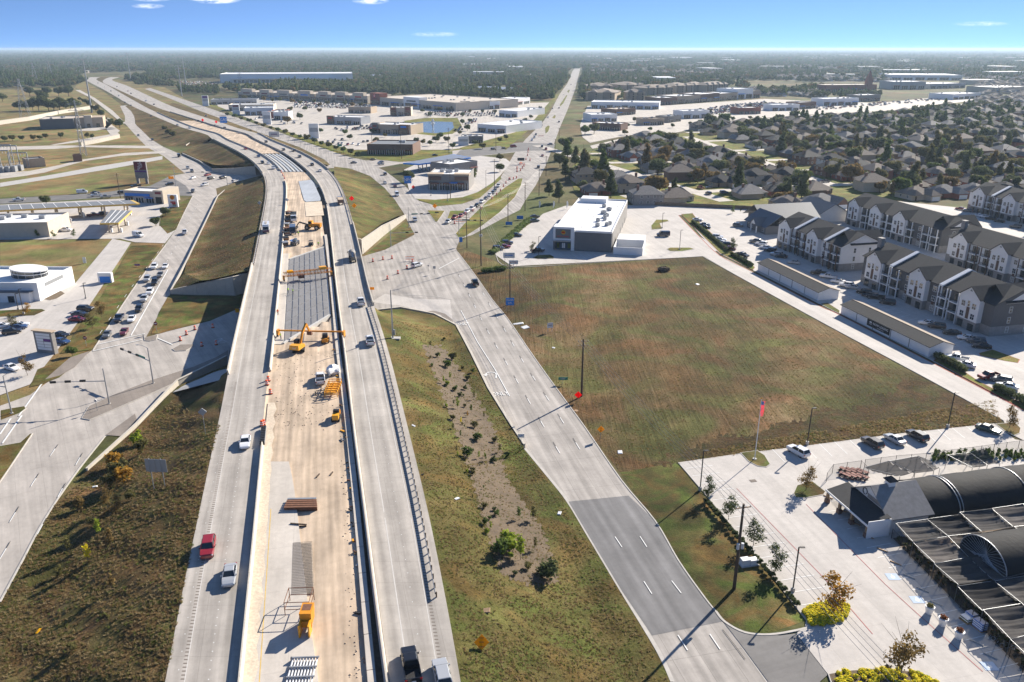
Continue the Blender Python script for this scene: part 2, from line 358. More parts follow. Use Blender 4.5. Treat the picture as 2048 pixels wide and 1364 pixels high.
# ------------------------------------------------------------------ mesh helpers
class MB:
    def __init__(s):s.v=[];s.f=[];s.m=[];s.cur=0
    def q(s,*pts):
        i=len(s.v);s.v+=[tuple(p)for p in pts];s.f.append(tuple(range(i,i+len(pts))));s.m.append(s.cur);return s
    def box(s,x0,x1,y0,y1,z0,z1,mat=None):
        if mat is not None:s.cur=mat
        i=len(s.v)
        s.v+=[(x0,y0,z0),(x1,y0,z0),(x1,y1,z0),(x0,y1,z0),(x0,y0,z1),(x1,y0,z1),(x1,y1,z1),(x0,y1,z1)]
        for f in((3,2,1,0),(4,5,6,7),(0,1,5,4),(1,2,6,5),(2,3,7,6),(3,0,4,7)):
            s.f.append(tuple(i+k for k in f));s.m.append(s.cur)
        return s
    def taper(s,x0,x1,y0,y1,z0,X0,X1,Y0,Y1,z1,mat=None):
        if mat is not None:s.cur=mat
        i=len(s.v)
        s.v+=[(x0,y0,z0),(x1,y0,z0),(x1,y1,z0),(x0,y1,z0),(X0,Y0,z1),(X1,Y0,z1),(X1,Y1,z1),(X0,Y1,z1)]
        for f in((3,2,1,0),(4,5,6,7),(0,1,5,4),(1,2,6,5),(2,3,7,6),(3,0,4,7)):
            s.f.append(tuple(i+k for k in f));s.m.append(s.cur)
        return s
    def beam(s,a,b,w,h=None,mat=None,up=(0,0,1)):
        """rectangular bar from a to b"""
        if mat is not None:s.cur=mat
        a,b=Vector(a),Vector(b);h=h or w;d=(b-a)
        if d.length<1e-6:return s
        d.normalize();u=Vector(up)
        if abs(d.dot(u))>0.98:u=Vector((0,1,0))
        x=d.cross(u).normalized()*(w/2);y=x.cross(d).normalized()*(h/2)
        i=len(s.v)
        for p in(a,b):
            for k in((-1,-1),(1,-1),(1,1),(-1,1)):s.v.append(tuple(p+x*k[0]+y*k[1]))
        for f in((0,1,2,3),(7,6,5,4),(0,4,5,1),(1,5,6,2),(2,6,7,3),(3,7,4,0)):
            s.f.append(tuple(i+k for k in f));s.m.append(s.cur)
        return s
    def tube(s,a,b,r0,r1=None,n=8,mat=None,cap=True):
        if mat is not None:s.cur=mat
        a,b=Vector(a),Vector(b);r1=r0 if r1 is None else r1;d=(b-a).normalized()
        u=Vector((0,0,1))if abs(d.z)<0.95 else Vector((1,0,0))
        x=d.cross(u).normalized();y=d.cross(x);i=len(s.v)
        for p,r in((a,r0),(b,r1)):
            for k in range(n):
                t=2*math.pi*k/n;s.v.append(tuple(p+x*(r*math.cos(t))+y*(r*math.sin(t))))
        for k in range(n):
            s.f.append((i+k,i+(k+1)%n,i+n+(k+1)%n,i+n+k));s.m.append(s.cur)
        if cap:
            s.f.append(tuple(i+n+k for k in range(n)));s.m.append(s.cur)
            s.f.append(tuple(i+n-1-k for k in range(n)));s.m.append(s.cur)
        return s
    def prism(s,pts,z0,z1,mat=None,bottom=False):
        """vertical prism over a (possibly concave) outline of (x, y)"""
        if mat is not None:s.cur=mat
        pts=ccw([(p[0],p[1])for p in pts]);n=len(pts);i=len(s.v)
        s.v+=[(x,y,z0)for x,y in pts]+[(x,y,z1)for x,y in pts]
        for k in range(n):
            s.f.append((i+k,i+(k+1)%n,i+n+(k+1)%n,i+n+k));s.m.append(s.cur)
        s.f.append(tuple(range(i+n,i+2*n)));s.m.append(s.cur)
        return s
    def lathe(s,prof,n=12,c=(0,0),mat=None):
        if mat is not None:s.cur=mat
        i=len(s.v)
        for r,z in prof:
            for k in range(n):
                t=2*math.pi*k/n;s.v.append((c[0]+r*math.cos(t),c[1]+r*math.sin(t),z))
        for j in range(len(prof)-1):
            for k in range(n):
                s.f.append((i+j*n+k,i+j*n+(k+1)%n,i+(j+1)*n+(k+1)%n,i+(j+1)*n+k));s.m.append(s.cur)
        s.f.append(tuple(i+(len(prof)-1)*n+k for k in range(n)));s.m.append(s.cur)
        return s
    def grid(s,P,mat=None,flip=False):
        if mat is not None:s.cur=mat
        i=len(s.v);n,m=len(P),len(P[0])
        for row in P:s.v+=[tuple(p)for p in row]
        for a in range(n-1):
            for b in range(m-1):
                f=(i+a*m+b,i+a*m+b+1,i+(a+1)*m+b+1,i+(a+1)*m+b)
                s.f.append(f[::-1]if flip else f);s.m.append(s.cur)
        return s
    def mesh(s,name,mats):
        me=bpy.data.meshes.new(name);me.from_pydata(s.v,[],s.f)
        if not isinstance(mats,(list,tuple)):mats=[mats]
        for m in mats:me.materials.append(MATS[m]if isinstance(m,str)else m)
        if len(mats)>1:me.polygons.foreach_set('material_index',s.m)
        me.update();return me
    def build(s,name,mats,parent=None,smooth=False):
        me=s.mesh(name,mats)
        if smooth:me.polygons.foreach_set('use_smooth',[True]*len(me.polygons))
        return link(name,me,parent)
def ccw(pts):
    a=sum(pts[i][0]*pts[(i+1)%len(pts)][1]-pts[(i+1)%len(pts)][0]*pts[i][1]for i in range(len(pts)))
    return pts if a>0 else pts[::-1]
def link(name,data,parent=None):
    o=bpy.data.objects.new(name,data);COL.objects.link(o)
    if parent is not None:o.parent=parent
    return o
def tag(o,label=None,cat=None,group=None,kind=None):
    if label:o['label']=label
    if cat:o['category']=cat
    if group:o['group']=group
    if kind:o['kind']=kind
    return o
def thing(name,label,cat,loc=(0,0,0),rz=0.0,group=None,rx=0.0):
    o=link(name,None);o.location=loc;o.rotation_euler=(rx,0,rz);o.empty_display_size=0.2
    return tag(o,label,cat,group)
def struct(o,kind='structure'):o['kind']=kind;return o
def text(body,size,mat,parent,loc,rot=(R(90),0,0),name='lettering',ext=0.01,align='CENTER'):
    c=bpy.data.curves.new(name,'FONT');c.body=body;c.size=size;c.align_x=align;c.align_y='CENTER';c.extrude=ext;c.resolution_u=2
    t=bpy.data.objects.new('tmp',c)
    me=bpy.data.meshes.new_from_object(t);bpy.data.objects.remove(t);me.materials.clear();me.materials.append(MATS[mat])
    o=link(name,me,parent);o.location=loc;o.rotation_euler=rot;return o
ORD=['first','second','third','fourth','fifth','sixth','seventh','eighth','ninth','tenth','eleventh','twelfth','thirteenth','fourteenth','fifteenth','sixteenth','seventeenth','eighteenth','nineteenth','twentieth','twenty-first','twenty-second','twenty-third','twenty-fourth','twenty-fifth','twenty-sixth','twenty-seventh','twenty-eighth','twenty-ninth','thirtieth']
def number_labels(items,tail):
    """items: (object, base phrase); gives each an own label, counted from the near end when look-alikes share the phrase"""
    by={}
    for o,ph in items:by.setdefault(ph,[]).append(o)
    for ph,os_ in by.items():
        os_.sort(key=lambda o:o.location.y)
        for i,o in enumerate(os_):
            if len(os_)==1:o['label']=ph
            elif i<30:o['label']=f"{ph}, {ORD[i]} {tail}"
            else:o['label']=f"{ph}, far end of its row"

# ------------------------------------------------------------------ ground sheet
gm=MB();xs=[-30000,-8000,-2500,-900,-300,0,300,900,2500,8000,30000];ys=[-400,0,200,500,1000,2000,5000,12000,40000,75000]
gm.grid([[(x,y,0)for x in xs]for y in ys])
struct(gm.build('ground','ground_far'))

LAYER=[0.0]
def sheet(name,px,mat,z=None,world=False,kind='structure',label=None):
    """flat paved or planted sheet whose outline is given by photo pixels on the level ground"""
    if z is None:LAYER[0]+=0.004;z=LAYER[0]
    pts=[(p[0],p[1])for p in px]if world else[tuple(G(*p)[:2])for p in px]
    pts=ccw(pts);b=MB();b.q(*[(x,y,z)for x,y in pts])
    o=b.build(name,mat);struct(o,kind)
    if label:o['label']=label
    return o
def island(name,px,top,h=0.15,world=False,rim=0.16,kerb='kerb'):
    """raised kerbed bed: kerb ring and planted top"""
    pts=ccw([(p[0],p[1])for p in px]if world else[tuple(G(*p)[:2])for p in px])
    b=MB();b.prism(pts,0,h+0.06,0)
    o=struct(b.build(name,kerb))
    c=Vector((sum(p[0]for p in pts)/len(pts),sum(p[1]for p in pts)/len(pts)))
    ins=[]
    n=len(pts)
    for i in range(n):
        a,p,q=Vector(pts[i-1]),Vector(pts[i]),Vector(pts[(i+1)%n])
        d1=(p-a).normalized();d2=(q-p).normalized();nn=Vector((-(d1+d2).y,(d1+d2).x))
        nn=nn.normalized()if nn.length>1e-3 else Vector((-d1.y,d1.x))
        k=max(0.45,abs(nn.dot(Vector((-d1.y,d1.x)))))
        ins.append(tuple(p+nn*(rim/k)))
    t=MB();t.q(*[(x,y,h+0.075)for x,y in ins]);t.build('planting',top,o)
    return o
def path_px(px,z=0.0):return[G(p[0],p[1],z)for p in px]
def smooth_path(P,n=6):
    """Catmull-Rom through world points"""
    P=[Vector(p)for p in P];out=[]
    for i in range(len(P)-1):
        p0,p1,p2,p3=P[max(i-1,0)],P[i],P[i+1],P[min(i+2,len(P)-1)]
        for k in range(n):
            t=k/n
            out.append(0.5*((2*p1)+(p2-p0)*t+(2*p0-5*p1+4*p2-p3)*t*t+(3*p1-p0-3*p2+p3)*t**3))
    out.append(P[-1]);return out
def ribbon(mb,path,w,z=None,off=0.0):
    """flat strip along a path"""
    P=[Vector(p)for p in path];row=[]
    for i,p in enumerate(P):
        d=(P[min(i+1,len(P)-1)]-P[max(i-1,0)]);d.z=0;d.normalize();nrm=Vector((-d.y,d.x,0))
        zz=p.z if z is None else z
        a=p+nrm*(off+w/2);b=p+nrm*(off-w/2)
        row.append([(b.x,b.y,zz),(a.x,a.y,zz)])
    mb.grid(row,flip=True);return mb
def sweep(mb,path,prof,closed=True):
    """profile (offset to the left, height) along a path"""
    P=[Vector(p)for p in path];i0=len(mb.v);n=len(prof)
    for i,p in enumerate(P):
        d=(P[min(i+1,len(P)-1)]-P[max(i-1,0)]);d.z=0;d.normalize();nrm=Vector((-d.y,d.x,0))
        for a,h in prof:mb.v.append((p.x+nrm.x*a,p.y+nrm.y*a,p.z+h))
    for i in range(len(P)-1):
        for k in range(n if closed else n-1):
            j=(k+1)%n
            mb.f.append((i0+i*n+k,i0+i*n+j,i0+(i+1)*n+j,i0+(i+1)*n+k));mb.m.append(mb.cur)
    mb.f.append(tuple(i0+k for k in range(n)));mb.m.append(mb.cur)
    mb.f.append(tuple(i0+(len(P)-1)*n+n-1-k for k in range(n)));mb.m.append(mb.cur)
    return mb
def resample(P,step):
    P=[Vector(p)for p in P];out=[P[0].copy()];need=step
    for a,b in zip(P,P[1:]):
        L=(b-a).length;t=0
        while L-t>=need:
            t+=need;out.append(a+(b-a)*(t/L));need=step
        need-=(L-t)
    return out
def kerb_line(name,px,world=False,mat='kerb',h=0.15,w=0.22,smooth=4):
    P=[Vector(p)for p in px]if world else path_px(px)
    if smooth:P=smooth_path(P,smooth)
    b=MB();sweep(b,P,[(-w/2,-0.05),(w/2,-0.05),(w/2,h),(-w/2,h)])
    return struct(b.build(name,mat))

# ------------------------------------------------------------------ the elevated highway
ZY=([30,60,110,166,560,740,930,1100,2600],[4.2,5.0,6.5,7.5,7.5,5.0,2.0,0.35,0.35])
def HZ(y):return float(np.interp(y,*ZY))
def on_deck(px,py):
    z=6.0
    for _ in range(8):p=G(px,py,z);z=HZ(p.y)
    return p
def edge(px):
    P=sorted([(p.y,p.x)for p in(on_deck(*q)for q in px)])
    ys=[p[0]for p in P];xs=[p[1]for p in P]
    s=(xs[1]-xs[0])/(ys[1]-ys[0]);ys.insert(0,ys[0]-40);xs.insert(0,xs[0]-40*s)
    ys=np.array(ys);xs=np.array(xs)

    yy=np.concatenate([np.arange(ys[0],700,4.0),np.geomspace(700,ys[-1],160)])
    xx=np.interp(yy,ys,xs)
    for _ in range(4):
        k=np.exp(-((yy[:,None]-yy[None,:])/np.clip(yy[:,None]*0.045,6,60))**2);k/=k.sum(1,keepdims=True)
        x2=k@xx;x2[:4]=xx[:4];x2[-3:]=xx[-3:];xx=x2
    return lambda y:float(np.interp(y,yy,xx))
HL0=edge([(330,1364),(347,1275),(375,1127),(400,1022),(415,940),(440,832),(456,745),(480,635),(502,540),(517,467),(529,405),(534,375),(529,347),(517,331),(497,316),(462,297),(425,279),(375,262),(305,232),(250,207),(207,180),(172,162),(168,157),(195,151),(250,145)])
HL1=edge([(474,1364),(508,1030),(521,890),(537,742),(546,662),(556,565),(566,465),(571,400),(573,370),(566,345),(545,322),(515,304),(467,285),(420,269),(375,253),(310,225),(262,200),(207,167),(186,158),(205,152.5),(258,146)])
HR0=edge([(779,1364),(758,1217),(735,1030),(715,890),(700,765),(692,700),(685,650),(675,575),(665,482),(656,410),(650,388),(641,368),(625,349),(600,327),(570,306),(545,294),(500,275),(447,259),(390,240),(335,224),(300,211),(225,175),(200,164),(213,155),(262,147.5)])
HR1=edge([(922,1364),(910,1290),(894,1210),(861,1040),(822,880),(777,700),(757,635),(742,600),(720,500),(708,452),(697,411),(686,378),(675,356),(658,338),(647,329),(624,315),(590,300),(545,281),(500,267),(467,255),(425,240),(332,210),(250,170),(217,160),(225,156.5),(266,149)])
def deck_y(px,py):return on_deck(px,py).y
YS=list(np.arange(44,260,4))+list(np.arange(260,760,10))+list(np.geomspace(760,2340,60))
def deck(name,e0,e1,mat,dz=0.0,y0=None,y1=None,thick=None,ox0=0.0,ox1=0.0):
    ys=[y for y in YS if(y0 is None or y>=y0)and(y1 is None or y<=y1)]
    if y0 is not None and ys[0]>y0:ys.insert(0,y0)
    if y1 is not None and ys[-1]<y1:ys.append(y1)
    rows=[[(e0(y)+ox0+(e1(y)+ox1-e0(y)-ox0)*t,y,HZ(y)+dz)for t in(0,.25,.5,.75,1)]for y in ys]
    b=MB();b.grid(rows)
    b.f=[f[::-1]for f in b.f]if False else b.f
    if thick:
        low=[[(p[0],p[1],p[2]-thick)for p in r]for r in rows]
        b.grid(low,flip=True)
        b.grid([[r[0],l[0]]for r,l in zip(rows,low)],flip=False);b.grid([[r[-1],l[-1]]for r,l in zip(rows,low)],flip=True)
        b.q(rows[0][0],rows[0][-1],low[0][-1],low[0][0]);b.q(rows[-1][0],rows[-1][-1],low[-1][-1],low[-1][0])
    o=struct(b.build(name,mat));uvl=o.data.uv_layers.new();w_=[(v[0]-e0(v[1]),v[1])for v in b.v]
    uvl.data.foreach_set('uv',np.array([w_[l.vertex_index]for l in o.data.loops],'f4').ravel())
    add_bvh(b.v,b.f)
    return o
YB_L=(deck_y(457,742),deck_y(502,540));YB_R=(deck_y(742,607),deck_y(708,452))
Y2_L=(deck_y(531,352),deck_y(515,329));Y2_R=(deck_y(672,352),deck_y(640,325))
deck('highway_southbound_road',HL0,HL1,'concrete_deck',thick=1.1)
deck('highway_northbound_road',HR0,HR1,'concrete_deck',thick=1.1)

MYG0,MYG1=deck_y(615,650),deck_y(615,505)
M20,M21=deck_y(570,343),deck_y(560,306)
def mix(e,f,t):return lambda y:e(y)+(f(y)-e(y))*t
mr=edge([(738,1364),(712,1048),(706,990),(696,880),(680,750),(672,700),(668,640),(660,560),(651,480),(640,410),(630,375)])
def medR(y):return mr(y)if y<420 else HR0(y)-0.8
for nm,a,b_ in(('median_earth',44,MYG0+12),('median_earth',MYG1-10,M20),('median_earth',M21,900)):
    ys=[y for y in YS if a<y<b_];ys=[a]+ys+[b_];mb=MB();rows=[]
    for y in ys:
        xa,xb=HL1(y)-0.02,medR(y)-0.1
        def cut(t):return-1.9 if(y>MYG0-13.6+22*t and y<MYG1-8.4+18*t)else 0.0
        rows.append([(xa+(xb-xa)*t,y,HZ(y)-(0.28 if t>.03 else 0.05)+cut(t)+(0.10*math.sin(y*.9+t*9)*math.sin(t*14+y*.4)if 0.1<t<0.95 else 0))for t in np.linspace(0,1,26)])
    mb.grid(rows);o=struct(mb.build(nm,'sand'));add_bvh(mb.v,mb.f)
    for p in o.data.polygons:p.use_smooth=True
mb=MB();rows=[]
for y in[y for y in YS if 44<y<440]:rows.append([(medR(y)-0.2,y,HZ(y)-0.75),(HR0(y)+0.3,y,HZ(y)-0.75)])
mb.grid(rows);struct(mb.build('trench_floor','soil_dark'))

mb=MB();rows=[]
for y in[y for y in YS if 880<y]:rows.append([(HL1(y),y,HZ(y)+0.03),(HR0(y),y,HZ(y)+0.03)])
mb.grid(rows);struct(mb.build('median_grass','grass_bank'))

sl=edge([(637,1364),(612,1180),(594,1020),(584,920),(580,880)])
mb=MB();rows=[]
for y in np.arange(44,deck_y(584,915),3):rows.append([(HL1(y)+0.55,y,HZ(y)-0.06),(sl(y),y,HZ(y)-0.06),(sl(y),y,HZ(y)-0.4)])
mb.grid(rows);struct(mb.build('new_slab_road','concrete_new'));add_bvh(mb.v,mb.f)
mb=MB();ribbon(mb,[(HL1(y)+2.6,y,HZ(y)-0.055)for y in np.arange(44,deck_y(530,1000),3)],0.12)
struct(mb.build('yellow_edge_line','paint_yellow'))
mb=MB();rows=[]
for y in np.arange(44,deck_y(584,800),3):rows.append([(HL1(y)+0.57,y,HZ(y)-0.03),(HL1(y)+2.2+0.25*math.sin(y),y,HZ(y)-0.045)])
mb.grid(rows);struct(mb.build('dirt_strip_path','sand_pale'))


seg_y=np.arange(46,300,6.0)
rail_wall=thing('footing_wall','low concrete footing wall beside the northbound barrier in the median','wall',(medR(46),46,0))
for a in seg_y:
    b=MB();ys=[a,a+3,a+5.9]
    sweep(b,[(medR(y)+0.35-medR(46),y-46,HZ(y))for y in ys],[(-0.5,-0.9),(0.5,-0.9),(0.5,0.12),(-0.5,0.12)])
    b.build('wall_segment','concrete_new',rail_wall)

# ---- parapets / barriers in precast lengths
JER=[(-0.30,-0.1),(0.30,-0.1),(0.30,0.08),(0.15,0.33),(0.10,0.92),(-0.10,0.92),(-0.15,0.33),(-0.30,0.08)]
def barrier(name,e,off,y0,y1,label,L=9.0,mat='concrete_wall',prof=JER,far=False):
    n=max(1,int((y1-y0)/L));L=(y1-y0)/n;base=Vector((e(y0)+off,y0,HZ(y0)))
    root=thing(name,label,'barrier',base,0,'concrete barriers along the highway')
    for i in range(n):
        a,c=y0+i*L,y0+(i+1)*L-0.04
        b=MB();sweep(b,[(e(y)+off-base.x,y-base.y,HZ(y)-base.z)for y in(a,(a+c)/2,c)],prof)
        b.build('barrier_segment',mat,root)
    return root
yc=deck_y(521,892)
barrier('concrete_barrier',HL1,0.35,46,yc,'long concrete barrier between southbound lanes and new slab, near piece ending at crash cushion')
barrier('concrete_barrier',HL1,0.35,deck_y(537,742),deck_y(573,362),'concrete barrier between southbound lanes and bridge construction, curving piece past the excavator')
barrier('concrete_barrier',HL1,0.35,deck_y(563,342),deck_y(310,225),'far concrete barrier along the southbound lanes beyond the second bridge',L=30)
barrier('concrete_barrier',HR0,-0.35,46,deck_y(657,412),'long concrete barrier on the median side of the northbound lanes')
barrier('concrete_barrier',HR0,-0.35,deck_y(655,406),deck_y(335,224),'far concrete barrier on the median side of northbound lanes past the dump truck',L=30)
PAR=[(-0.22,-1.2),(0.22,-1.2),(0.22,0.10),(0.12,0.45),(0.10,1.0),(-0.22,1.0)]
barrier('bridge_parapet',HL0,0.12,YB_L[0]-2,YB_L[1]+6,'concrete parapet on the outer edge of the southbound bridge over the cross street',prof=[(-a,h)for a,h in PAR][::-1],L=12)
barrier('bridge_parapet',HR1,-0.12,YB_R[0]-2,YB_R[1]+4,'concrete parapet on the outer edge of the northbound bridge over the cross street',prof=PAR,L=12)
barrier('bridge_parapet',HL0,0.12,deck_y(528,346),deck_y(425,279),'far concrete parapet on the outer edge of the southbound bridge',prof=[(-a,h)for a,h in PAR][::-1],L=25)
barrier('bridge_parapet',HR1,-0.12,deck_y(660,340),deck_y(500,267),'far concrete parapet on the outer edge of the northbound bridge',prof=PAR,L=25)
# ---- steel guardrails
def guardrail(name,e,off,y0,y1,label,step=1.9,zf=None):
    zf=zf or HZ
    base=Vector((e(y0)+off,y0,zf(y0)));root=thing(name,label,'guardrail',base,0,'steel guardrails beside the highway')
    ys=np.arange(y0,y1,step)
    P=[Vector((e(y)+off-base.x,y-base.y,zf(y)-base.z))for y in ys]
    b=MB();sweep(b,P,[(0.0,0.45),(0.05,0.47),(0.02,0.54),(0.02,0.62),(0.05,0.69),(0.0,0.76),(-0.05,0.76),(-0.05,0.45)])
    b.build('rail','galv',root)
    pm=MB().box(-0.09,0.09,-0.09,0.09,-0.2,0.80).box(-0.16,-0.05,-0.08,0.08,0.5,0.72).mesh('post','wood_pole')
    for i,p in enumerate(P):
        if i%1==0:
            o=link('post',pm,root);o.location=p+Vector((0.16,0,0))
    return root
YG0=deck_y(898,1194)
HRg=lambda y:HR1(y)-1.35
guardrail('steel_guardrail',HRg,0,YG0,YB_R[0]-1,'long steel guardrail with posts on the outer edge of the northbound lanes')
guardrail('steel_guardrail',HR1,-0.6,YB_R[1]+4,deck_y(660,340),'curving steel guardrail beyond the northbound bridge',step=3)
guardrail('steel_guardrail',HL0,0.5,YB_L[1]+6,deck_y(531,352),'curving steel guardrail on the outer edge of southbound lanes past the bridge',step=3)
# ---- lane paint and rumble strips on the decks
def lane_line(name,e0,e1,t,y0,y1,mat='paint_pale',w=0.12,dash=None,dz=0.006):
    mb=MB()
    if dash:
        y=y0
        while y<y1:
            P=[(e0(q)+(e1(q)-e0(q))*t,q,HZ(q)+dz)for q in(y,y+dash[0])]
            ribbon(mb,P,w);y+=dash[1]
    else:
        ribbon(mb,[(e0(q)+(e1(q)-e0(q))*t,q,HZ(q)+dz)for q in np.arange(y0,y1,6)],w)
    return struct(mb.build(name,mat),'stuff' if dash else 'structure')
lane_line('lane_edge_line',HL0,HL1,0.27,46,600,'paint_pale',0.10)
lane_line('lane_stud_dashes',HL0,HL1,0.60,46,620,'paint_white',0.12,(0.14,1.5))
lane_line('lane_stud_dashes',HL0,HL1,0.16,46,420,'paint_white',0.10,(0.14,3.0))
lane_line('lane_edge_line',HR0,HR1,0.70,46,600,'paint_pale',0.10)
lane_line('lane_edge_line',HR0,HR1,0.28,46,600,'paint_pale',0.13)
lane_line('lane_stud_dashes',HR0,HR1,0.5,46,600,'paint_white',0.10,(0.14,3.0))
def rumble(e0,e1,t,y0,y1):
    mb=MB()
    for y in np.arange(y0,y1,0.62):
        x=e0(y)+(e1(y)-e0(y))*t;z=HZ(y)+0.006
        mb.q((x-0.24,y,z),(x+0.24,y,z),(x+0.24,y+0.2,z),(x-0.24,y+0.2,z))
    struct(mb.build('rumble_strip','rumble'),'stuff')
rumble(HL0,HL1,0.235,46,YB_L[0]-6);rumble(HR0,HR1,0.755,50,YB_R[0]-10)
# ------------------------------------------------------------------ embankments
def resamp_n(P,n):
    P=np.array([tuple(p)for p in P],float);d=np.r_[0,np.cumsum(np.linalg.norm(np.diff(P,axis=0),axis=1))]
    t=np.linspace(0,d[-1],n);return np.stack([np.interp(t,d,P[:,k])for k in range(3)],1)
def bank(name,top,bot,mat,nu=60,nv=14,flat=0.15,rough=0.12,label=None):
    A,B=resamp_n(top,nu),resamp_n(bot,nu);rows=[]
    for i in range(nu):
        r=[]
        for j in range(nv):
            s=j/(nv-1);p=A[i]+(B[i]-A[i])*s
            q=min(1,s/(1-flat));q=q*q*(3-2*q)*0.45+q*0.55
            z=A[i][2]+(B[i][2]-A[i][2])*q
            if 0<j<nv-1:z+=rough*math.sin(p[0]*.7+p[1]*.31)*math.sin(p[1]*.53-p[0]*.2)
            r.append((p[0],p[1],max(z,0.05)))
        rows.append(r)
    b=MB();b.grid(rows);o=struct(b.build(name,mat));add_bvh(b.v,b.f)
    for p in o.data.polygons:p.use_smooth=True
    return o
def top_edge(e,y0,y1,off=0.0,dz=-0.03,n=40):return[(e(y)+off,y,HZ(y)+dz)for y in np.linspace(y0,y1,n)]

LW=[(1047,892),(1020,852),(975,780),(940,707),(912,652),(868,630),(800,617),(757,622)]
bank('embankment',top_edge(HR1,44,YB_R[0]-4),path_px([(1490,1640),(1345,1364),(1245,1185),(1182,1080),(1137,1005),(1102,960),(1050,894)])+path_px(LW,0.9),'grass_bank_green',110,22)

WW=[(175,942,0.5),(275,854,1.0),(340,787,1.4),(357,771,1.6),(422,743,2.1),(455,729,2.5)]
bank('embankment',top_edge(HL0,44,YB_L[0]-1),path_px([(-150,1480),(0,1205),(45,1122),(75,1065),(110,1007),(157,950)])+[G(x,y,z)for x,y,z in WW],'grass_bank',110,22,rough=0.2)

bank('embankment',top_edge(HL0,YB_L[1],Y2_L[0]),[G(400,561,5.2),G(368,545,1.2),G(375,520,1.0),G(405,458,1.0),G(435,392,1.0),G(448,380,1.2),G(485,366,2),G(527,353,4.5)],'grass_bank',70,16)
bank('embankment_foot',[G(400,561,5.2),G(368,545,1.2)],[G(343,580,1.2),G(343,580,1.2)],'grass_bank',4,4)
bank('embankment',top_edge(HR1,YB_R[1],Y2_R[0]),[G(717,484,5.0),G(762,448,4.2),G(807,427,1.2),G(790,400,0.3),G(770,377,0.2),G(740,352,0.2),G(700,337,0.4),G(668,333,3)],'grass_bank_green',70,16)
bank('embankment',top_edge(HL0,Y2_L[1],deck_y(420,277)),[G(500,331,5),G(430,330,3.5),G(400,320,1.2),G(365,304,1),G(385,293,1),G(425,280,3)],'grass_bank',40,10)
bank('embankment',top_edge(HL0,deck_y(415,275),deck_y(255,209)),path_px([(400,292),(330,294),(300,276),(272,250),(268,232),(262,222),(250,212)]),'grass_bank',40,10)
bank('embankment',top_edge(HR1,Y2_R[1],deck_y(332,210)),path_px([(662,327),(650,322),(600,296),(545,273),(480,250),(400,222),(345,205)]),'grass_bank',50,10)

sheet('verge_ground',[(270,247),(250,215),(207,183),(172,165),(158,160),(150,175),(180,192),(215,218),(252,245)],'grass_tan')
sheet('verge_ground',[(335,212),(250,172),(222,162),(240,158),(330,175),(400,215),(400,221)],'grass_tan')


def drape(name,poly,mat,step=5,dz=.05,jit=.35):
    xs=[p[0]for p in poly];ys=[p[1]for p in poly];rs=random.Random(int(xs[0]));m=MB();x0,y0=min(xs),min(ys);nx,ny=int((max(xs)-x0)/step)+2,int((max(ys)-y0)/step)+2;idx={}
    def ins(px,py):
        c=False
        for i in range(len(poly)):
            a,b=poly[i],poly[i-1]
            if(a[1]>py)!=(b[1]>py)and px<(b[0]-a[0])*(py-a[1])/(b[1]-a[1])+a[0]:c=not c
        return c
    def vert(i,j):
        if(i,j)not in idx:p=T(x0+(i+rs.uniform(-jit,jit))*step,y0+(j+rs.uniform(-jit,jit))*step);idx[i,j]=len(m.v);m.v.append((p.x,p.y,p.z+dz))
        return idx[i,j]
    for i in range(nx):
        for j in range(ny):
            if ins(x0+(i+.5)*step+4*math.sin(j*1.3),y0+(j+.5)*step+3*math.sin(i*1.7)):m.f.append((vert(i,j),vert(i+1,j),vert(i+1,j+1),vert(i,j+1)));m.m.append(0)
    o=struct(m.build(name,mat))
    for p in o.data.polygons:p.use_smooth=True
    return o
drape('mulch_path',[(845,690),(880,690),(925,745),(950,790),(985,850),(1005,905),(1010,950),(1050,1010),(1085,1060),(1105,1115),(1118,1165),(1060,1172),(1005,1150),(985,1095),(965,1040),(945,960),(925,900),(895,820),(870,750)],'mulch',3,.04,.3)
# ---- walls
def wall_run(name,pts,h0,label,thick=0.35,mat='concrete_wall',cap=0.12,panel=None,hs=None,cat='wall'):
    """retaining wall along world points (base); hs = wall heights; split into panels"""
    P=[Vector(p)for p in pts];hs=hs or[h0]*len(P);base=P[0].copy()
    root=thing(name,label,cat,base)
    seg=[]
    for i in range(len(P)-1):
        a,b=P[i],P[i+1];L=(b-a).length;n=max(1,int(round(L/(panel or 1e9))))
        for k in range(n):
            t0,t1=k/n,(k+1)/n
            seg.append((a.lerp(b,t0),a.lerp(b,t1),hs[i]+(hs[i+1]-hs[i])*t0,hs[i]+(hs[i+1]-hs[i])*t1))
    for a,b,ha,hb in seg:
        d=(b-a).normalized();nn=Vector((-d.y,d.x,0))*(thick/2);g=d*0.02
        m=MB();A,B=a-base+g,b-base-g
        lo=[A-nn,B-nn,B+nn,A+nn];hi=[A-nn+Vector((0,0,ha)),B-nn+Vector((0,0,hb)),B+nn+Vector((0,0,hb)),A+nn+Vector((0,0,ha))]
        m.q(*hi);m.q(lo[0],lo[1],hi[1],hi[0]);m.q(lo[1],lo[2],hi[2],hi[1]);m.q(lo[2],lo[3],hi[3],hi[2]);m.q(lo[3],lo[0],hi[0],hi[3])
        m.build('wall_panel',mat,root)
    if cap:
        m=MB();sweep(m,[(p-base+Vector((0,0,h)))for p,h in zip(P,hs)],[(-thick*.8,-0.02),(thick*.8,-0.02),(thick*.8,cap),(-thick*.8,cap)]);m.build('coping',mat,root)
    return root
wall_run('retaining_wall',[G(x,y)for x,y in((1049,897),(1022,856),(977,783),(942,711),(913,656),(869,633),(802,620),(750,626))],0.95,'low kinked retaining wall between northbound slope and frontage road',panel=6)
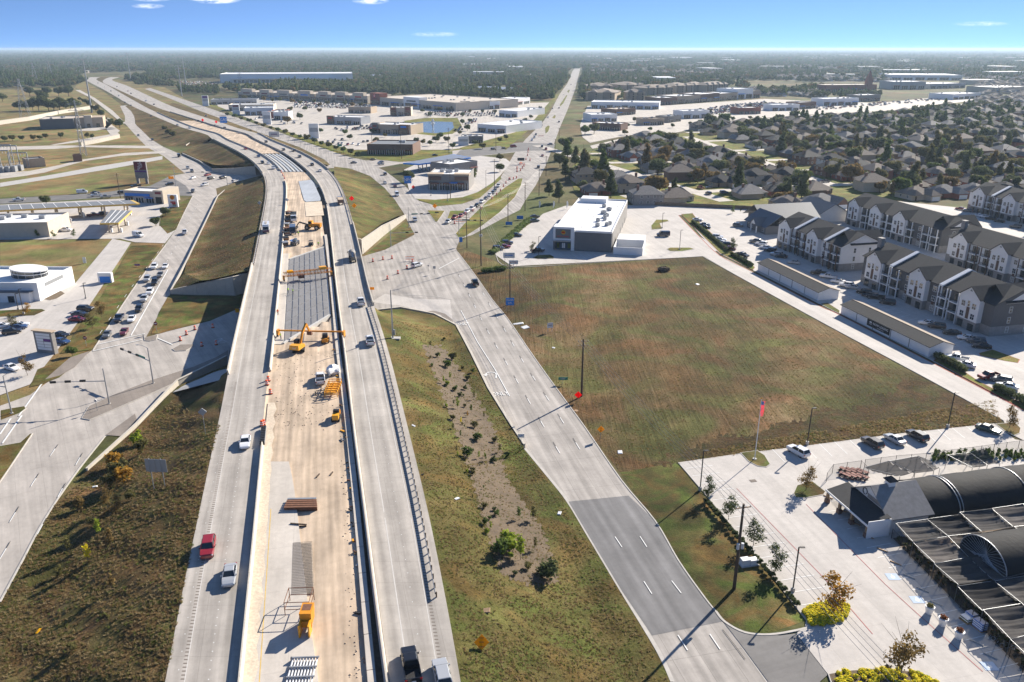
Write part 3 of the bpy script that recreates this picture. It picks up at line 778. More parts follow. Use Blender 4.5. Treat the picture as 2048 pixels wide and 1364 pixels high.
wall_run('wing_wall',[G(x,y+4)for x,y,z in WW],1,'thin pale wing wall climbing to the southbound bridge',hs=[max(.6,z)+0.3 for _,_,z in WW],panel=8)
wall_run('abutment_wall',[G(343,588),G(395,590),G(437,590),G(470,591)]+[Vector((HL1(YB_L[1]+12),YB_L[1]+12,0)),Vector((HR0(YB_R[1]-14),YB_R[1]-14,0)),G(724,509)],5,'tall concrete abutment wall under the far end of the bridge',hs=[1.4,3.6,5.0,6.2,6.3,6.3,6.2],panel=3)
wall_run('ramp_wall',[G(343,587),G(376,523),G(405,462),G(436,396),G(450,384),G(487,372),G(528,362)],1.1,'curving retaining wall between the western frontage road and grass bank',panel=10)
wall_run('abutment_wall',[G(724,509),G(765,473),G(812,436)],4,'slanting panelled wall beside the eastern end of the bridge',hs=[5.6,4.6,1.6],panel=2.4)
wall_run('abutment_wall',[G(425,344),G(470,349),G(512,350)],4,'far abutment wall under the second bridge',hs=[2.0,4.0,5.5],panel=8)
wall_run('ramp_wall',[G(365,309),G(398,324),G(425,341)],1.1,'far curving wall below the second bridge bank',panel=12)
wall_run('abutment_wall',[G(372,292),G(400,283),G(420,279)],2.5,'small pale abutment wall at the distant turnaround',hs=[1,3,4],panel=12)

wall_run('abutment_wall',[Vector((HL0(YB_L[0])+0.3,YB_L[0],0)),Vector((HL1(YB_L[0]+8),YB_L[0]+8,0)),Vector((HR0(YB_R[0]-12),YB_R[0]-12,0)),Vector((HR1(YB_R[0])-0.3,YB_R[0],0))],6.2,'shaded abutment wall under the near end of the bridge',panel=6)
mb=MB();mb.q(G(345,785,1.5),G(455,756,5.2),G(455,735,2.4),G(424,746,2.0),G(358,775,1.6));mb.build('slope_paving_path','concrete_panel');struct(bpy.data.objects['slope_paving_path'])

for k,t in enumerate((0.15,0.5,0.85)):
    for e0,e1,yb in((HL0,HL1,YB_L),(HR0,HR1,YB_R)):
        y=(yb[0]+yb[1])/2+(t-.5)*8;x=e0(y)+(e1(y)-e0(y))*t
        if e0 is HL0 and k==0 or e0 is HR0 and k==2:lab='outer'
        col_=MB().tube((0,0,0),(0,0,5.9),0.55,n=14).box(-1,1,-0.7,0.7,5.6,6.38).build('bridge_column','concrete_panel')
        col_.location=(x,y,0);tag(col_,'round concrete column in the shade under the highway bridge','column','columns under the bridge')

# ---- girders and deck forms on the first bridge, open median
gr=thing('bridge_deck_forms','grey stay-in-place deck panels on girders in the open bridge median','bridge deck',(0,0,0))

def gxy(u,v):
    """u across 0..1, v along 0..1 (skewed ends)"""
    ya=MYG0-13+22*u;yb=MYG1-9+18*u;y=ya+(yb-ya)*v
    x0=HL1(y)+2.9;x1=medR(y)-1.0;return x0+(x1-x0)*u,y,HZ(y)
NB=7
for i in range(NB):
    u0,u1=i/NB,(i+1)/NB
    nP=10
    for k in range(nP):
        v0,v1=k/nP,(k+1)/nP-0.004
        a0,a1,b1,b0=(gxy(u0+.012,v0),gxy(u1-.012,v0),gxy(u1-.012,v1),gxy(u0+.012,v1))
        m=MB();up=[(p[0],p[1],p[2]-0.28+0.03*(i%2))for p in(a0,a1,b1,b0)];dn=[(p[0],p[1],p[2]-.13)for p in up]
        m.q(*up);m.q(*dn[::-1])
        for j in range(4):m.q(up[j],up[(j+1)%4],dn[(j+1)%4],dn[j])
        m.build('deck_panel','deck_panel',gr)
for i in range(NB+1):
    m=MB();P=[Vector(gxy(i/NB,v))for v in np.linspace(0,1,8)]
    sweep(m,P,[(-0.35,-1.6),(0.35,-1.6),(0.12,-1.2),(0.12,-0.75),(0.3,-0.62),(0.3,-0.45),(-0.3,-0.45),(-0.3,-0.62),(-0.12,-0.75),(-0.12,-1.2)]);m.build('girder','concrete_girder',gr)
m=MB();P=[Vector(gxy(u,0))+Vector((0,-0.35,0))for u in np.linspace(0,1,6)]
sweep(m,P,[(-0.3,-1.6),(0.3,-1.6),(0.3,0.05),(-0.3,0.05)]);m.build('end_beam','concrete_girder',gr)
m=MB();P=[Vector(gxy(u,1))+Vector((0,0.35,0))for u in np.linspace(0,1,6)]
sweep(m,P,[(-0.3,-1.6),(0.3,-1.6),(0.3,-0.1),(-0.3,-0.1)]);m.build('end_beam','concrete_girder',gr)
add_bvh([(*gxy(u,v)[:2],gxy(u,v)[2]-.25)for u,v in((0,0),(1,0),(1,1),(0,1))],[(0,1,2,3)])

mb=MB();rows=[]
for y in np.arange(MYG0-14,MYG1+2,4):rows.append([(HL1(y)+0.55,y,HZ(y)-0.16),(HL1(y)+2.7,y,HZ(y)-0.16),(HL1(y)+2.7,y,HZ(y)-1.2)])
mb.grid(rows);struct(mb.build('bridge_shoulder_road','concrete_new'));add_bvh(mb.v,mb.f)

wetp=[(597,362),(622,359),(628,366),(637,386),(641,395),(641,401),(612,403),(608,400)]
mb=MB();mb.q(*[Vector(on_deck(*p))+Vector((0,0,-0.10))for p in wetp]);struct(mb.build('fresh_slab_road','concrete_wet'))
mb=MB();mb.q(*[Vector(on_deck(*p))+Vector((0,0,-0.13))for p in[(609,404),(643,402),(648,430),(612,432)]]);struct(mb.build('packed_earth_path','sand_pale'))
fg=thing('bridge_girders','row of pale new girders over the second cross street','girders',(0,0,0))
for i in range(6):
    t=0.12+i*0.14;m=MB()
    sweep(m,[(HL1(y)+(HR0(y)-HL1(y))*t,y,HZ(y))for y in np.linspace(M20+2,M21-2,6)],[(-0.6,-1.7),(0.6,-1.7),(0.6,-0.3),(-0.6,-0.3)]);m.build('girder','concrete_girder' if i%2 else 'concrete_wet',fg)

# ------------------------------------------------------------------ streets at grade
sheet('field_ground',[(1240,945),(1170,855),(1065,710),(985,600),(918,507),(930,500),(985,520),(1020,535),(1405,513),(1500,566),(1655,651),(1836,748),(2012,845),(2005,856),(1355,925)],'grass_field')
drape('brush_ground',[(1300,932),(1345,905),(1400,892),(1440,868),(1505,872),(1560,845),(1610,840),(1640,815),(1700,822),(1740,790),(1790,785),(1810,745),(1850,755),(1930,800),(2010,844),(1990,849),(1800,868),(1600,894),(1480,908),(1357,927)],'grass_brush',4,.03,.5)
sheet('lawn_ground',[(1240,945),(1355,925),(1500,1100),(1615,1240),(1530,1270),(1450,1250),(1415,1205),(1310,1045)],'grass_verge')
sheet('west_ground',[(0,520),(0,480),(225,478),(330,485),(300,560),(185,690),(80,800),(0,850)],'grass_tan')
sheet('west_field_ground',[(-100,430),(-100,330),(330,318),(390,345),(375,370),(200,385),(0,395)],'grass_tan')
sheet('pasture_ground',[(-300,300),(-300,185),(150,176),(240,245),(325,295),(330,318),(-100,330)],'grass_tan')
sheet('verge_lawn_ground',[(400,205),(520,245),(660,305),(800,318),(905,313),(920,300),(990,290),(1050,275),(1030,270),(900,292),(700,298),(640,285),(520,230)],'grass_lawn')
RD='concrete_road'
# --- western frontage road, cross street and turnaround
sheet('frontage_road',[(-160,1460),(0,1205),(45,1122),(75,1065),(110,1007),(157,940),(210,873),(277,855),(345,778),(424,745),(457,738),(745,608),(725,513),(480,616),(420,642),(315,668),(290,678),(185,700),(60,790),(0,812),(-60,830),(-160,860),(-160,1250)],'concrete_left')
sheet('frontage_road',[(185,700),(290,678),(342,586),(375,521),(435,394),(432,377),(385,392),(350,462),(332,487),(277,562),(217,652)],'concrete_left')
sheet('frontage_road',[(432,377),(440,338),(425,340),(362,309),(325,293),(300,277),(270,247),(270,222),(255,210),(240,212),(250,232),(250,247),(275,275),(295,295),(327,312),(370,347),(340,352),(300,372),(300,390),(385,392)],'concrete_left')
sheet('cross_street_road',[(432,377),(480,362),(525,350),(665,336),(735,340),(755,336),(800,328),(905,318),(1035,304),(1040,286),(900,302),(800,315),(735,321),(640,322),(515,332),(440,338)],'concrete_left')
sheet('cross_street_road',[(-40,412),(0,408),(110,402),(250,392),(300,390),(385,392),(372,372),(340,352),(300,372),(200,386),(0,398),(-40,400)],'asphalt_old')
sheet('access_road',[(-100,305),(0,300),(110,298),(160,294),(240,296),(325,297),(325,292),(240,291),(150,291),(110,291),(0,294),(-100,297)],'concrete_far')
sheet('levee_road',[(110,290),(160,284),(240,270),(236,266),(150,281),(100,290)],'concrete_far')
sheet('side_road',[(212,220),(180,195),(150,180),(160,180),(190,196),(225,221),(252,247),(245,247)],'concrete_far')
sheet('substation_path',[(0,358),(0,346),(60,342),(120,330),(160,320),(250,306),(330,302),(330,306),(240,312),(170,322),(130,333),(90,345),(50,352)],'concrete_far')
sheet('drain_path',[(0,366),(90,352),(200,332),(325,312),(325,319),(220,338),(100,358),(0,374)],'concrete_panel')
# --- the eastern frontage road
sheet('frontage_road',[(1560,1480),(1532,1364),(1487,1301),(1445,1244),(1427,1216),(1410,1197),(1357,1122),(1310,1042),(1242,960),(1227,937),(1170,855),(1115,780),(1065,710),(1015,637),(985,600),(912,652),(940,707),(975,780),(1020,852),(1047,892),(1082,937),(1102,960),(1137,1005),(1182,1080),(1245,1185),(1315,1300),(1345,1364),(1420,1500)],RD)
sheet('intersection_road',[(742,608),(725,513),(770,500),(829,470),(807,426),(838,402),(875,412),(925,407),(960,395),(985,372),(1000,357),(1072,370),(1050,402),(1040,420),(1000,440),(945,470),(920,478),(912,498),(916,505),(950,550),(985,600),(912,652),(868,630),(800,617),(757,625)],RD)
sheet('main_road',[(1000,357),(1007,345),(1030,305),(1050,280),(1085,245),(1100,225),(1120,187),(1135,167),(1145,142),(1150,136),(1161,136),(1157,152),(1150,180),(1135,220),(1122,250),(1107,290),(1092,330),(1072,370)],RD)
sheet('frontage_road',[(807,426),(790,400),(770,377),(740,352),(700,337),(665,334),(650,320),(600,295),(540,273),(400,222),(330,193),(290,178),(300,176),(330,186),(400,210),(540,258),(600,280),(690,312),(735,322),(755,335),(770,342),(810,372),(838,402)],RD)
sheet('asphalt_road',[(1137,1004),(1257,992),(1310,1042),(1357,1122),(1410,1197),(1427,1216),(1445,1244),(1304,1272),(1245,1185),(1182,1080)],'asphalt')
sheet('driveway_road',[(1448,1246),(1500,1268),(1560,1272),(1592,1268),(1656,1350),(1640,1364),(1630,1420),(1560,1420),(1536,1364),(1490,1301)],'asphalt_old')
sheet('cross_street_road',[(905,318),(920,301),(1040,285),(1110,288),(1107,300),(1035,303)],'asphalt_old')

sheet('gore_road',[(742,605),(770,588),(830,598),(900,600),(905,640),(868,628),(800,612)],'concrete_lot')
sheet('bay_path',[(846,624),(880,630),(908,650),(905,640),(890,628),(868,622)],'concrete_dark')

island('median_island',[(163,838),(177,814),(223,792),(300,762),(385,735),(430,716),(458,700),(457,722),(425,738),(372,757),(310,785),(180,841)],'concrete_dark',0.14)
sheet('ramp_path',[(211,871),(270,828),(277,853),(240,873)],'concrete_dark')
island('corner_island',[(0,822),(20,818),(50,813),(53,818),(40,828),(0,843)],'grass_verge',0.12)
island('corner_island',[(-50,900),(0,893),(40,886),(60,868),(66,868),(18,940),(0,966),(-50,1050)],'grass_verge',0.12)
island('pedestrian_island',[(287,650+20),(290,676),(316,670),(313,680),(300,683),(289,682)],'concrete_dark',0.12)
island('pedestrian_island',[(344,699),(360,690),(388,689),(390,692),(372,702),(350,703)],'concrete_dark',0.12)
sheet('bank_foot_ground',[(303,668),(318,625),(337,592),(400,594),(482,594),(478,616),(420,640),(318,668)],'grass_verge')
sheet('bank_foot_ground',[(726,513),(770,478),(812,441),(829,468),(770,499)],'grass_verge')
# --- big-road grass median, triangular corner islands
island('median_island',[(911,468),(928,448),(975,402),(1010,375),(1036,358),(1046,357),(1042,372),(1030,395),(1000,425),(965,452),(930,474),(916,475)],'grass_lawn',0.12)
island('corner_island',[(854,421),(890,422),(882,434),(875,444),(870,444)],'grass_lawn',0.12)
island('corner_island',[(900,422),(932,422),(920,432),(900,441),(893,440)],'grass_lawn',0.12)
for pl in([(1090,256),(1096,251),(1100,253),(1097,263),(1091,268)],[(1104,236),(1109,230),(1112,232),(1110,237)],[(1119,210),(1133,190),(1135,191),(1127,207),(1121,213)],[(1134,183),(1138,179),(1140,181),(1137,186)]):
    island('median_island',pl,'grass_lawn',0.12)
# --- store lot, lane to the apartments, apartments' courts
LOT='concrete_lot'
sheet('store_parking_lot',[(992,511),(1024,533),(1405,513),(1420,505),(1445,500),(1400,474),(1357,431),(1480,424),(1480,408),(1290,411),(1130,412),(1086,428),(1068,443),(1010,480),(985,498)],LOT)
sheet('fire_lane_road',[(1405,512),(1360,490),(1350,440),(1357,431),(1400,475),(1440,512),(1502,543),(1635,611),(1680,631),(1863,726),(2011,803),(2120,860),(2160,940),(2020,868),(2006,841),(1836,748),(1655,651),(1500,566)],LOT)
sheet('apartment_court_road',[(1365,428),(1480,424),(1500,400),(1720,395),(1960,420),(2300,460),(2300,900),(2120,858),(2011,799),(1863,722),(1680,627),(1635,607),(1502,539),(1440,508),(1403,473)],'concrete_lot')
kerb_line('lane_kerb',[(1357,431),(1400,475),(1440,512),(1502,543),(1635,611),(1680,631),(1863,726),(2011,803),(2110,855)],mat='kerb_red',w=0.3)
kerb_line('lane_kerb',[(1405,513),(1500,566),(1655,651),(1836,748),(2008,842)],mat='kerb')
kerb_line('store_kerb',[(992,512),(1024,534),(1200,525),(1405,513)],mat='kerb')
island('lot_island',[(1302,452),(1312,440),(1335,440),(1338,443),(1320,447),(1324,458),(1303,460)],'grass_lawn')
island('lot_island',[(1333,499),(1340,496),(1380,496),(1389,499),(1365,503),(1340,503)],'grass_lawn')
island('lot_island',[(1065,516),(1075,511),(1100,510),(1108,514),(1108,518),(1075,519)],'grass_verge')
island('garage_strip_island',[(1640,608),(1655,606),(1680,622),(1679,628),(1665,622)],'grass_verge',0.1)

island('hedge_bed_island',[(1362,429),(1385,427),(1400,446),(1460,500),(1510,535),(1506,541),(1440,507),(1403,470)],'grass_lawn',0.1,kerb='kerb_red')
island('hedge_bed_island',[(1866,722),(1880,715),(1930,745),(1960,765),(2020,795),(2080,830),(2075,838),(2010,800)],'grass_lawn',0.1,kerb='kerb_red')
island('court_lawn_island',[(1958,707),(1985,700),(2040,720),(2036,727),(2010,723),(1960,712)],'grass_lawn',0.1,kerb='kerb_red')
# --- garden centre car park
sheet('garden_parking_lot',[(1357,926),(1480,908),(1600,894),(1800,868),(1988,848),(2030,880),(2200,905),(2400,1500),(1700,1500),(1655,1349),(1592,1268),(1610,1255),(1612,1238),(1500,1097),(1420,1000)],LOT)
sheet('garden_walk_path',[(1638,976),(1655,962),(1700,1000),(1860,1165),(2048,1340),(2140,1430),(2110,1450),(2020,1364),(1830,1165)],'concrete_lot')
kerb_line('garden_kerb',[(1357,928),(1480,909),(1600,895),(1800,869),(1988,849)],mat='kerb')
kerb_line('garden_kerb',[(1357,926),(1420,1000),(1500,1097),(1612,1240)],mat='kerb')
kerb_line('walk_kerb',[(1650,985),(1740,1078),(1830,1166),(1935,1265),(2020,1342)],mat='kerb',smooth=0)
island('garden_island',[(1586,988),(1593,972),(1624,963),(1652,985),(1648,991),(1610,998),(1590,997)],'grass_verge')
island('garden_island',[(1480,907),(1514,902),(1530,912),(1541,930),(1533,936),(1515,934),(1496,924)],'grass_verge')
island('garden_island',[(1990,849),(2030,846),(2042,858),(2040,868),(2028,873),(2010,864)],'grass_verge')
island('flower_island',[(1603,1222),(1650,1207),(1680,1205),(1697,1213),(1696,1232),(1680,1246),(1650,1252),(1622,1253)],'mulch')
island('flower_island',[(1655,1349),(1700,1342),(1760,1338),(1830,1345),(1880,1368),(1880,1480),(1700,1480)],'mulch')
# --- kerbs along the frontage roads
kerb_line('frontage_kerb',[(1432,1224),(1410,1197),(1357,1122),(1310,1042),(1242,960),(1170,855),(1115,780),(1065,710),(1015,637),(985,600),(950,550),(916,505)])
kerb_line('frontage_kerb',[(1432,1224),(1450,1245),(1490,1266),(1540,1270),(1592,1262),(1640,1250),(1680,1246)],w=0.35)
kerb_line('frontage_kerb',[(1345,1364),(1315,1300),(1245,1185),(1182,1080),(1137,1005),(1102,960),(1050,897)],w=0.55,h=0.08)
kerb_line('gutter_strip',[(1447,1247),(1490,1302),(1535,1364),(1570,1420)],w=0.45,h=0.04)
kerb_line('gore_kerb',[(757,605),(790,594),(830,591),(870,594),(905,600)],w=0.2,h=0.12)
kerb_line('frontage_kerb',[(0,1205),(45,1122),(75,1065),(110,1007),(157,940),(210,873)],w=0.3)
kerb_line('frontage_kerb',[(385,393),(350,462)],w=0.25);kerb_line('frontage_kerb',[(332,489),(277,563),(217,653),(186,701)],w=0.25)
# --- painted markings
def dashes(px_lines,dash=3.0,gap=9.2,w=0.14,mat='paint_white',black=2.0,zoff=0.02):
    wb,kb=MB(),MB()
    for L_ in px_lines:
        P=smooth_path(path_px(L_),8);D=resample(P,0.5);per=int((dash+gap)/0.5);n=int(dash/0.5);nb=int(black/0.5)
        for i in range(0,len(D)-n-nb,per):
            ribbon(wb,D[i:i+n+1],w,LAYER[0]+zoff)
            if nb:ribbon(kb,D[i+n:i+n+nb+1],w*.8,LAYER[0]+zoff)
    struct(wb.build('lane_dashes',mat),'stuff')
    if kb.v:struct(kb.build('lane_dark_dashes','paint_dark'),'stuff')  # dark painted dashes that follow the white ones
dashes([[(1375,1302),(1257,1116),(1210,1045)],[(1440,1300),(1375,1205),(1305,1112),(1252,1030)]],black=0)
dashes([[(1210,965),(1120,900),(1065,800),(1010,720),(975,655),(935,570)],[(1160,900),(1110,820),(1050,730),(1015,670),(962,580)]][1:]+[[(1120,908),(1063,812),(1015,730),(975,662),(938,590),(915,545)]])
dashes([[(20,1045),(80,945),(130,870)],[(75,1070),(130,970),(175,890)],[(0,1120),(50,1035)]])
dashes([[(200,668),(260,580),(320,500),(365,430),(395,380)],[(245,672),(290,590),(345,505),(400,400)]],mat='paint_white',black=1.5)
dashes([[(870,450),(846,425),(820,390),(790,360)],[(985,400),(1010,370),(1045,330)],[(1065,370),(1085,330),(1105,280),(1130,215)]],black=0)
def lines(name,L_,w=0.18,mat='paint_white',zoff=0.02):
    mb=MB()
    for seg in L_:ribbon(mb,path_px(seg),w,LAYER[0]+zoff)
    return struct(mb.build(name,mat),'stuff' if len(L_)>3 else 'structure')
lines('lane_edge_line',[[(922,622),(955,685),(990,740),(1019,793)]],0.2)
lines('stop_lines',[[(878,538),(918,517)],[(0,870),(22,838)],[(38,833),(90,760)],[(262,672),(336,540)],[(186,703),(285,680)],[(195,690),(290,668)],[(5,888),(44,832)],[(315,677),(345,690)]],0.35)
lines('lane_edge_line',[[(1445,1260),(1490,1320)]],0.1,'paint_dark')

def stalls(a0,a1,b0,b1,n,w=0.11,mat='paint_white'):
    A0,A1,B0,B1=G(*a0),G(*a1),G(*b0),G(*b1);mb=MB()
    for i in range(n):
        t=i/(n-1);ribbon(mb,[A0.lerp(A1,t),B0.lerp(B1,t)],w,LAYER[0]+0.02)
    return struct(mb.build('stall_lines',mat),'stuff')
stalls((1372,938),(1603,1212),(1425,932),(1672,1200),15)
stalls((1640,1008),(1990,1340),(1688,1000),(2035,1328),16)
stalls((1545,900),(1960,850),(1570,926),(1985,870),15)
lines('red_fire_line',[[(1473,978),(1650,1160),(1745,1270)]],0.12,'paint_red');lines('red_fire_line',[[(1612,1010),(1770,1170),(1830,1225),(1965,1345)]],0.12,'paint_red')
for px_ in((1785,1155),(1834,1201),(1978,1334)):
    c=G(*px_);b=MB();z=LAYER[0]+0.022
    for k in range(1):b.q((c.x-.9,c.y-.8,z),(c.x+.9,c.y-.8,z),(c.x+.9,c.y+.8,z),(c.x-.9,c.y+.8,z))
    o=struct(b.build('parking_emblem_marking','paint_blue'));d=MB()
    d.lathe([(0.30,z+.004),(0.18,z+.0045)],14,(c.x,c.y-.1));d.box(c.x-.06,c.x+.06,c.y-.1,c.y+.55,z+.004,z+.006);d.box(c.x-.06,c.x+.3,c.y+.05,c.y+.15,z+.007,z+.009)
    d.build('wheelchair_symbol','paint_white',o)
stalls((1600,560),(1900,690),(1640,553),(1935,680),22,0.1)
stalls((1120,512),(1195,505),(1135,522),(1212,515),7,0.1)

c=G(982,750);b=MB();z=LAYER[0]+.02
arc=[Vector((c.x+1.3*math.cos(t),c.y+1.5*math.sin(t),z))for t in np.linspace(-0.4,math.pi,10)]
ribbon(b,arc,0.3);e=arc[-1];b.q(e+Vector((-0.6,0,0)),e+Vector((0,-1.2,0)),e+Vector((0.6,0,0)));b.q((c.x+1.1,c.y-2.2,z),(c.x+1.45,c.y-2.2,z),(c.x+1.45,c.y-.4,z),(c.x+1.1,c.y-.4,z))
struct(b.build('turn_arrow_marking','paint_white'))
def ground_text(s,px_,size,ang,sy=2.2,mat='paint_white'):
    c=G(*px_);o=text(s,size,mat,None,(c.x,c.y,LAYER[0]+.025),(0,0,ang),'road_word_marking',0.001);o.scale=(1,sy,1);struct(o)
ground_text('ONLY',(1000,789),1.5,R(13));ground_text('ONLY',(925,649),1.5,R(13))
ground_text('ONLY',(440,683),1.6,R(-50));ground_text('NO PARKING',(2010,1290),0.8,R(-44),2.0)
# ------------------------------------------------------------------ vehicles
def ring_loft(mb,rings,mat=0,cap=True):
    mb.cur=mat;i0=len(mb.v);n=len(rings[0])
    for r in rings:mb.v+=[tuple(p)for p in r]
    for a in range(len(rings)-1):
        for k in range(n):
            j=(k+1)%n;mb.f.append((i0+a*n+k,i0+a*n+j,i0+(a+1)*n+j,i0+(a+1)*n+k));mb.m.append(mat)
    if cap:
        mb.f.append(tuple(i0+k for k in range(n))[::-1]);mb.m.append(mat)
        mb.f.append(tuple(i0+(len(rings)-1)*n+k for k in range(n)));mb.m.append(mat)
def car_ring(y,w,z0,z1,cr=0.9):
    return[(-w*.93,y,z0),(w*.93,y,z0),(w,y,z0+.18),(w,y,z1-.14),(w*cr,y,z1),(-w*cr,y,z1),(-w,y,z1-.14),(-w,y,z0+.18)]

CT=dict(
 sedan=dict(st=[(2.38,.62,.34,.62),(2.2,.80,.25,.74),(1.6,.90,.22,.88),(0.85,.92,.22,.96),(-1.2,.92,.22,.98),(-1.75,.91,.24,1.0),(-2.25,.82,.3,.94),(-2.40,.66,.38,.84)],gh=((0.95,-1.75,.84,.95),(0.25,-1.05,.66,1.44)),wb=(1.42,-1.42),wr=.33),
 suv=dict(st=[(2.35,.68,.40,.80),(2.2,.86,.30,.98),(1.5,.95,.28,1.08),(0.9,.96,.28,1.12),(-2.1,.96,.30,1.14),(-2.36,.90,.36,1.10),(-2.42,.8,.45,.9)],gh=((1.0,-2.32,.88,1.1),(0.35,-2.0,.74,1.72)),wb=(1.42,-1.42),wr=.37),
 van=dict(st=[(2.75,.75,.40,.85),(2.55,.92,.32,1.1),(1.8,.98,.3,1.3),(1.2,.98,.3,1.42),(-2.7,.98,.32,1.42),(-2.8,.95,.4,1.4)],gh=((1.75,-2.76,.93,1.38),(1.05,-2.7,.84,2.25)),wb=(1.75,-1.7),wr=.36,solid=True),
 pickup=dict(st=[(2.85,.74,.50,.92),(2.7,.93,.40,1.08),(1.9,.98,.38,1.15),(1.25,.99,.38,1.18),(-0.75,.99,.40,1.18)],gh=((1.35,-0.72,.90,1.16),(0.75,-0.6,.76,1.86)),wb=(1.8,-1.75),wr=.40,bed=True),
)
def build_car_parts(t):
    c=CT[t];st=c['st']
    b=MB();ring_loft(b,[car_ring(y,w,z0,z1)for y,w,z0,z1 in st])
    if c.get('bed'):
        w=.99;b.box(-w,w,-2.85,-0.74,.42,.72);b.box(-w,-w+.09,-2.83,-0.74,.72,1.16);b.box(w-.09,w,-2.83,-0.74,.72,1.16)
        b.box(-w+.02,w-.02,-2.85,-2.76,.5,1.14);b.box(-w+.02,w-.02,-0.82,-0.74,.7,1.2)
    (y0,y1,wb_,zb),(t0,t1,wt,zt)=c['gh']

    b.taper(-wt*1.02,wt*1.02,t1-.02,t0+.02,zt-.07,-wt*.9,wt*.9,t1+.1,t0-.1,zt)
    for sx in(-1,1):
        for ya,yb in((y0,t0),(y1,t1),((y0+y1)/2-.1,(t0+t1)/2-.05)):
            b.beam((sx*wb_*1.0,ya,zb),(sx*wt*1.01,yb,zt-.05),.09,.09)
    if c.get('solid'):b.taper(-wb_*1.01,wb_*1.01,y1,0.3,zb,-wt*1.01,wt*1.01,t1,0.25,zt-.04)
    b.box(-.98*st[2][1]-.18,-.98*st[2][1],y0-.35,y0-.18,zb-.02,zb+.16);b.box(.98*st[2][1],.98*st[2][1]+.18,y0-.35,y0-.18,zb-.02,zb+.16)
    P={'body':b}
    g=MB();g.taper(-wb_,wb_,y1,y0,zb-.02,-wt,wt,t1,t0,zt-.04);P['window_band']=g
    if c.get('bed'):P['bed_liner']=MB().box(-.9,.9,-2.76,-.82,.725,.74)
    yf,wf=st[0][0],st[1][1];zf=st[0][3]
    for i,sx in enumerate((-1,1)):
        P['headlight%d'%i]=MB().box(sx*wf*.84-.17,sx*wf*.84+.17,st[1][0]-.06,st[1][0]+.08,zf-.10,zf+.06)
        zr=st[-1][3]if not c.get('bed')else 1.0
        yr=-2.87 if c.get('bed')else st[-2][0]-.03
        wr_=.88 if c.get('bed')else st[-2][1]*.86
        P['taillight%d'%i]=MB().box(sx*wr_-.14,sx*wr_+.14,yr-.06,yr+.1,zr-.12,zr+.1)
    for i,(sx,yy)in enumerate(((-1,c['wb'][0]),(1,c['wb'][0]),(-1,c['wb'][1]),(1,c['wb'][1]))):
        w=MB();xo=sx*(st[2][1]-.02);r=c['wr']
        w.tube((xo-sx*.22,yy,r),(xo,yy,r),r,n=14,mat=0);w.tube((xo-sx*.02,yy,r),(xo+sx*.012,yy,r),r*.62,n=12,mat=1);P['wheel%d'%i]=w
    if t in('sedan','suv','pickup'):P['plate']=MB().box(-.26,.26,(-2.9 if c.get('bed')else st[-1][0]-.03),(-2.86 if c.get('bed')else st[-1][0]+.02),.62,.76)
    return P
PM={'body':['car_paint_white'],'window_band':['glass'],'headlight':['head_lamp'],'taillight':['tail_lamp'],'wheel':['rubber','alloy'],'bed_liner':['black'],'plate':['sign_white']}
CARM,CAR1={},{}
for t in CT:
    P=build_car_parts(t);CARM[t]={k:m.mesh(k.rstrip('0123456789'),PM[k.rstrip('0123456789')])for k,m in P.items()}
    for me in(CARM[t]['body'],):
        for p in me.polygons:p.use_smooth=False
    allm=MB();slot={'body':0,'window_band':1,'wheel':2,'headlight':3,'taillight':4,'bed_liner':2,'plate':3}
    for k,m in P.items():
        i0=len(allm.v);allm.v+=m.v;allm.f+=[tuple(i0+q for q in f)for f in m.f];allm.m+=[slot[k.rstrip('0123456789')]]*len(m.f)
    CAR1[t]=allm.mesh('car_'+t,['car_paint_white','glass','rubber','head_lamp','tail_lamp'])
NAMES=dict(sedan='parked_sedan',suv='sport_utility_car',van='white_van',pickup='pickup_truck')
KNAME=dict(sedan='sedan',suv='sport utility car',van='van',pickup='pickup truck')
def place_car(t,colr,loc,rz,full=True,group=None,cat=None):
    nm={'sedan':'sedan_car','suv':'utility_car','van':'delivery_van','pickup':'pickup_truck'}[t]
    if full:
        r=thing(nm,None,{'pickup':'truck','van':'van'}.get(t,'car'),loc,rz,group)
        for k,me in CARM[t].items():
            o=link(k.rstrip('0123456789'),me,r)
            if k=='body':o.material_slots[0].link='OBJECT';o.material_slots[0].material=PAINT[colr]
    else:
        r=link(nm,CAR1[t]);r.location=loc;r.rotation_euler=(0,0,rz);tag(r,None,{'pickup':'truck','van':'van'}.get(t,'car'),group)
        r.material_slots[0].link='OBJECT';r.material_slots[0].material=PAINT[colr]
    return r
def heading(d):return math.atan2(-d[0],d[1])
def road_dir(kind,y):
    e=HL1 if kind=='S' else HR0;d=Vector((e(y+3)-e(y-3),6,0)).normalized()
    return-d if kind=='S' else d
def cars(rows,where,group,tail,full=True):
    items=[]
    for px,py,t,colr,hd in rows:
        p=T(px,py)
        if isinstance(hd,str):d=road_dir(hd,p.y)
        else:d=(G(px+hd[0],py+hd[1],p.z)-G(px,py,p.z))
        o=place_car(t,colr,(p.x,p.y,p.z+(0.03 if p.z<1 else 0.015)+(LAYER[0]if p.z<.5 else 0)),heading(d),full,group)
        items.append((o,f'{colr} {KNAME[t]} {where}'))
    number_labels(items,tail);return items
cars([(491,889,'sedan','white','S'),(417,1103,'suv','red','S'),(460,1157,'sedan','silver','S'),(547,338,'suv','white','S'),(537,328,'sedan','white','S'),(525,327,'suv','black','S'),(517,314,'sedan','blue','S'),(491,299,'suv','red','S'),(380,257,'suv','white','S'),(355,251,'sedan','silver','S'),(302,233,'sedan','black','S'),(250,206,'suv','grey','S')],
     'on the southbound highway lanes','cars on the southbound lanes','from the near end')
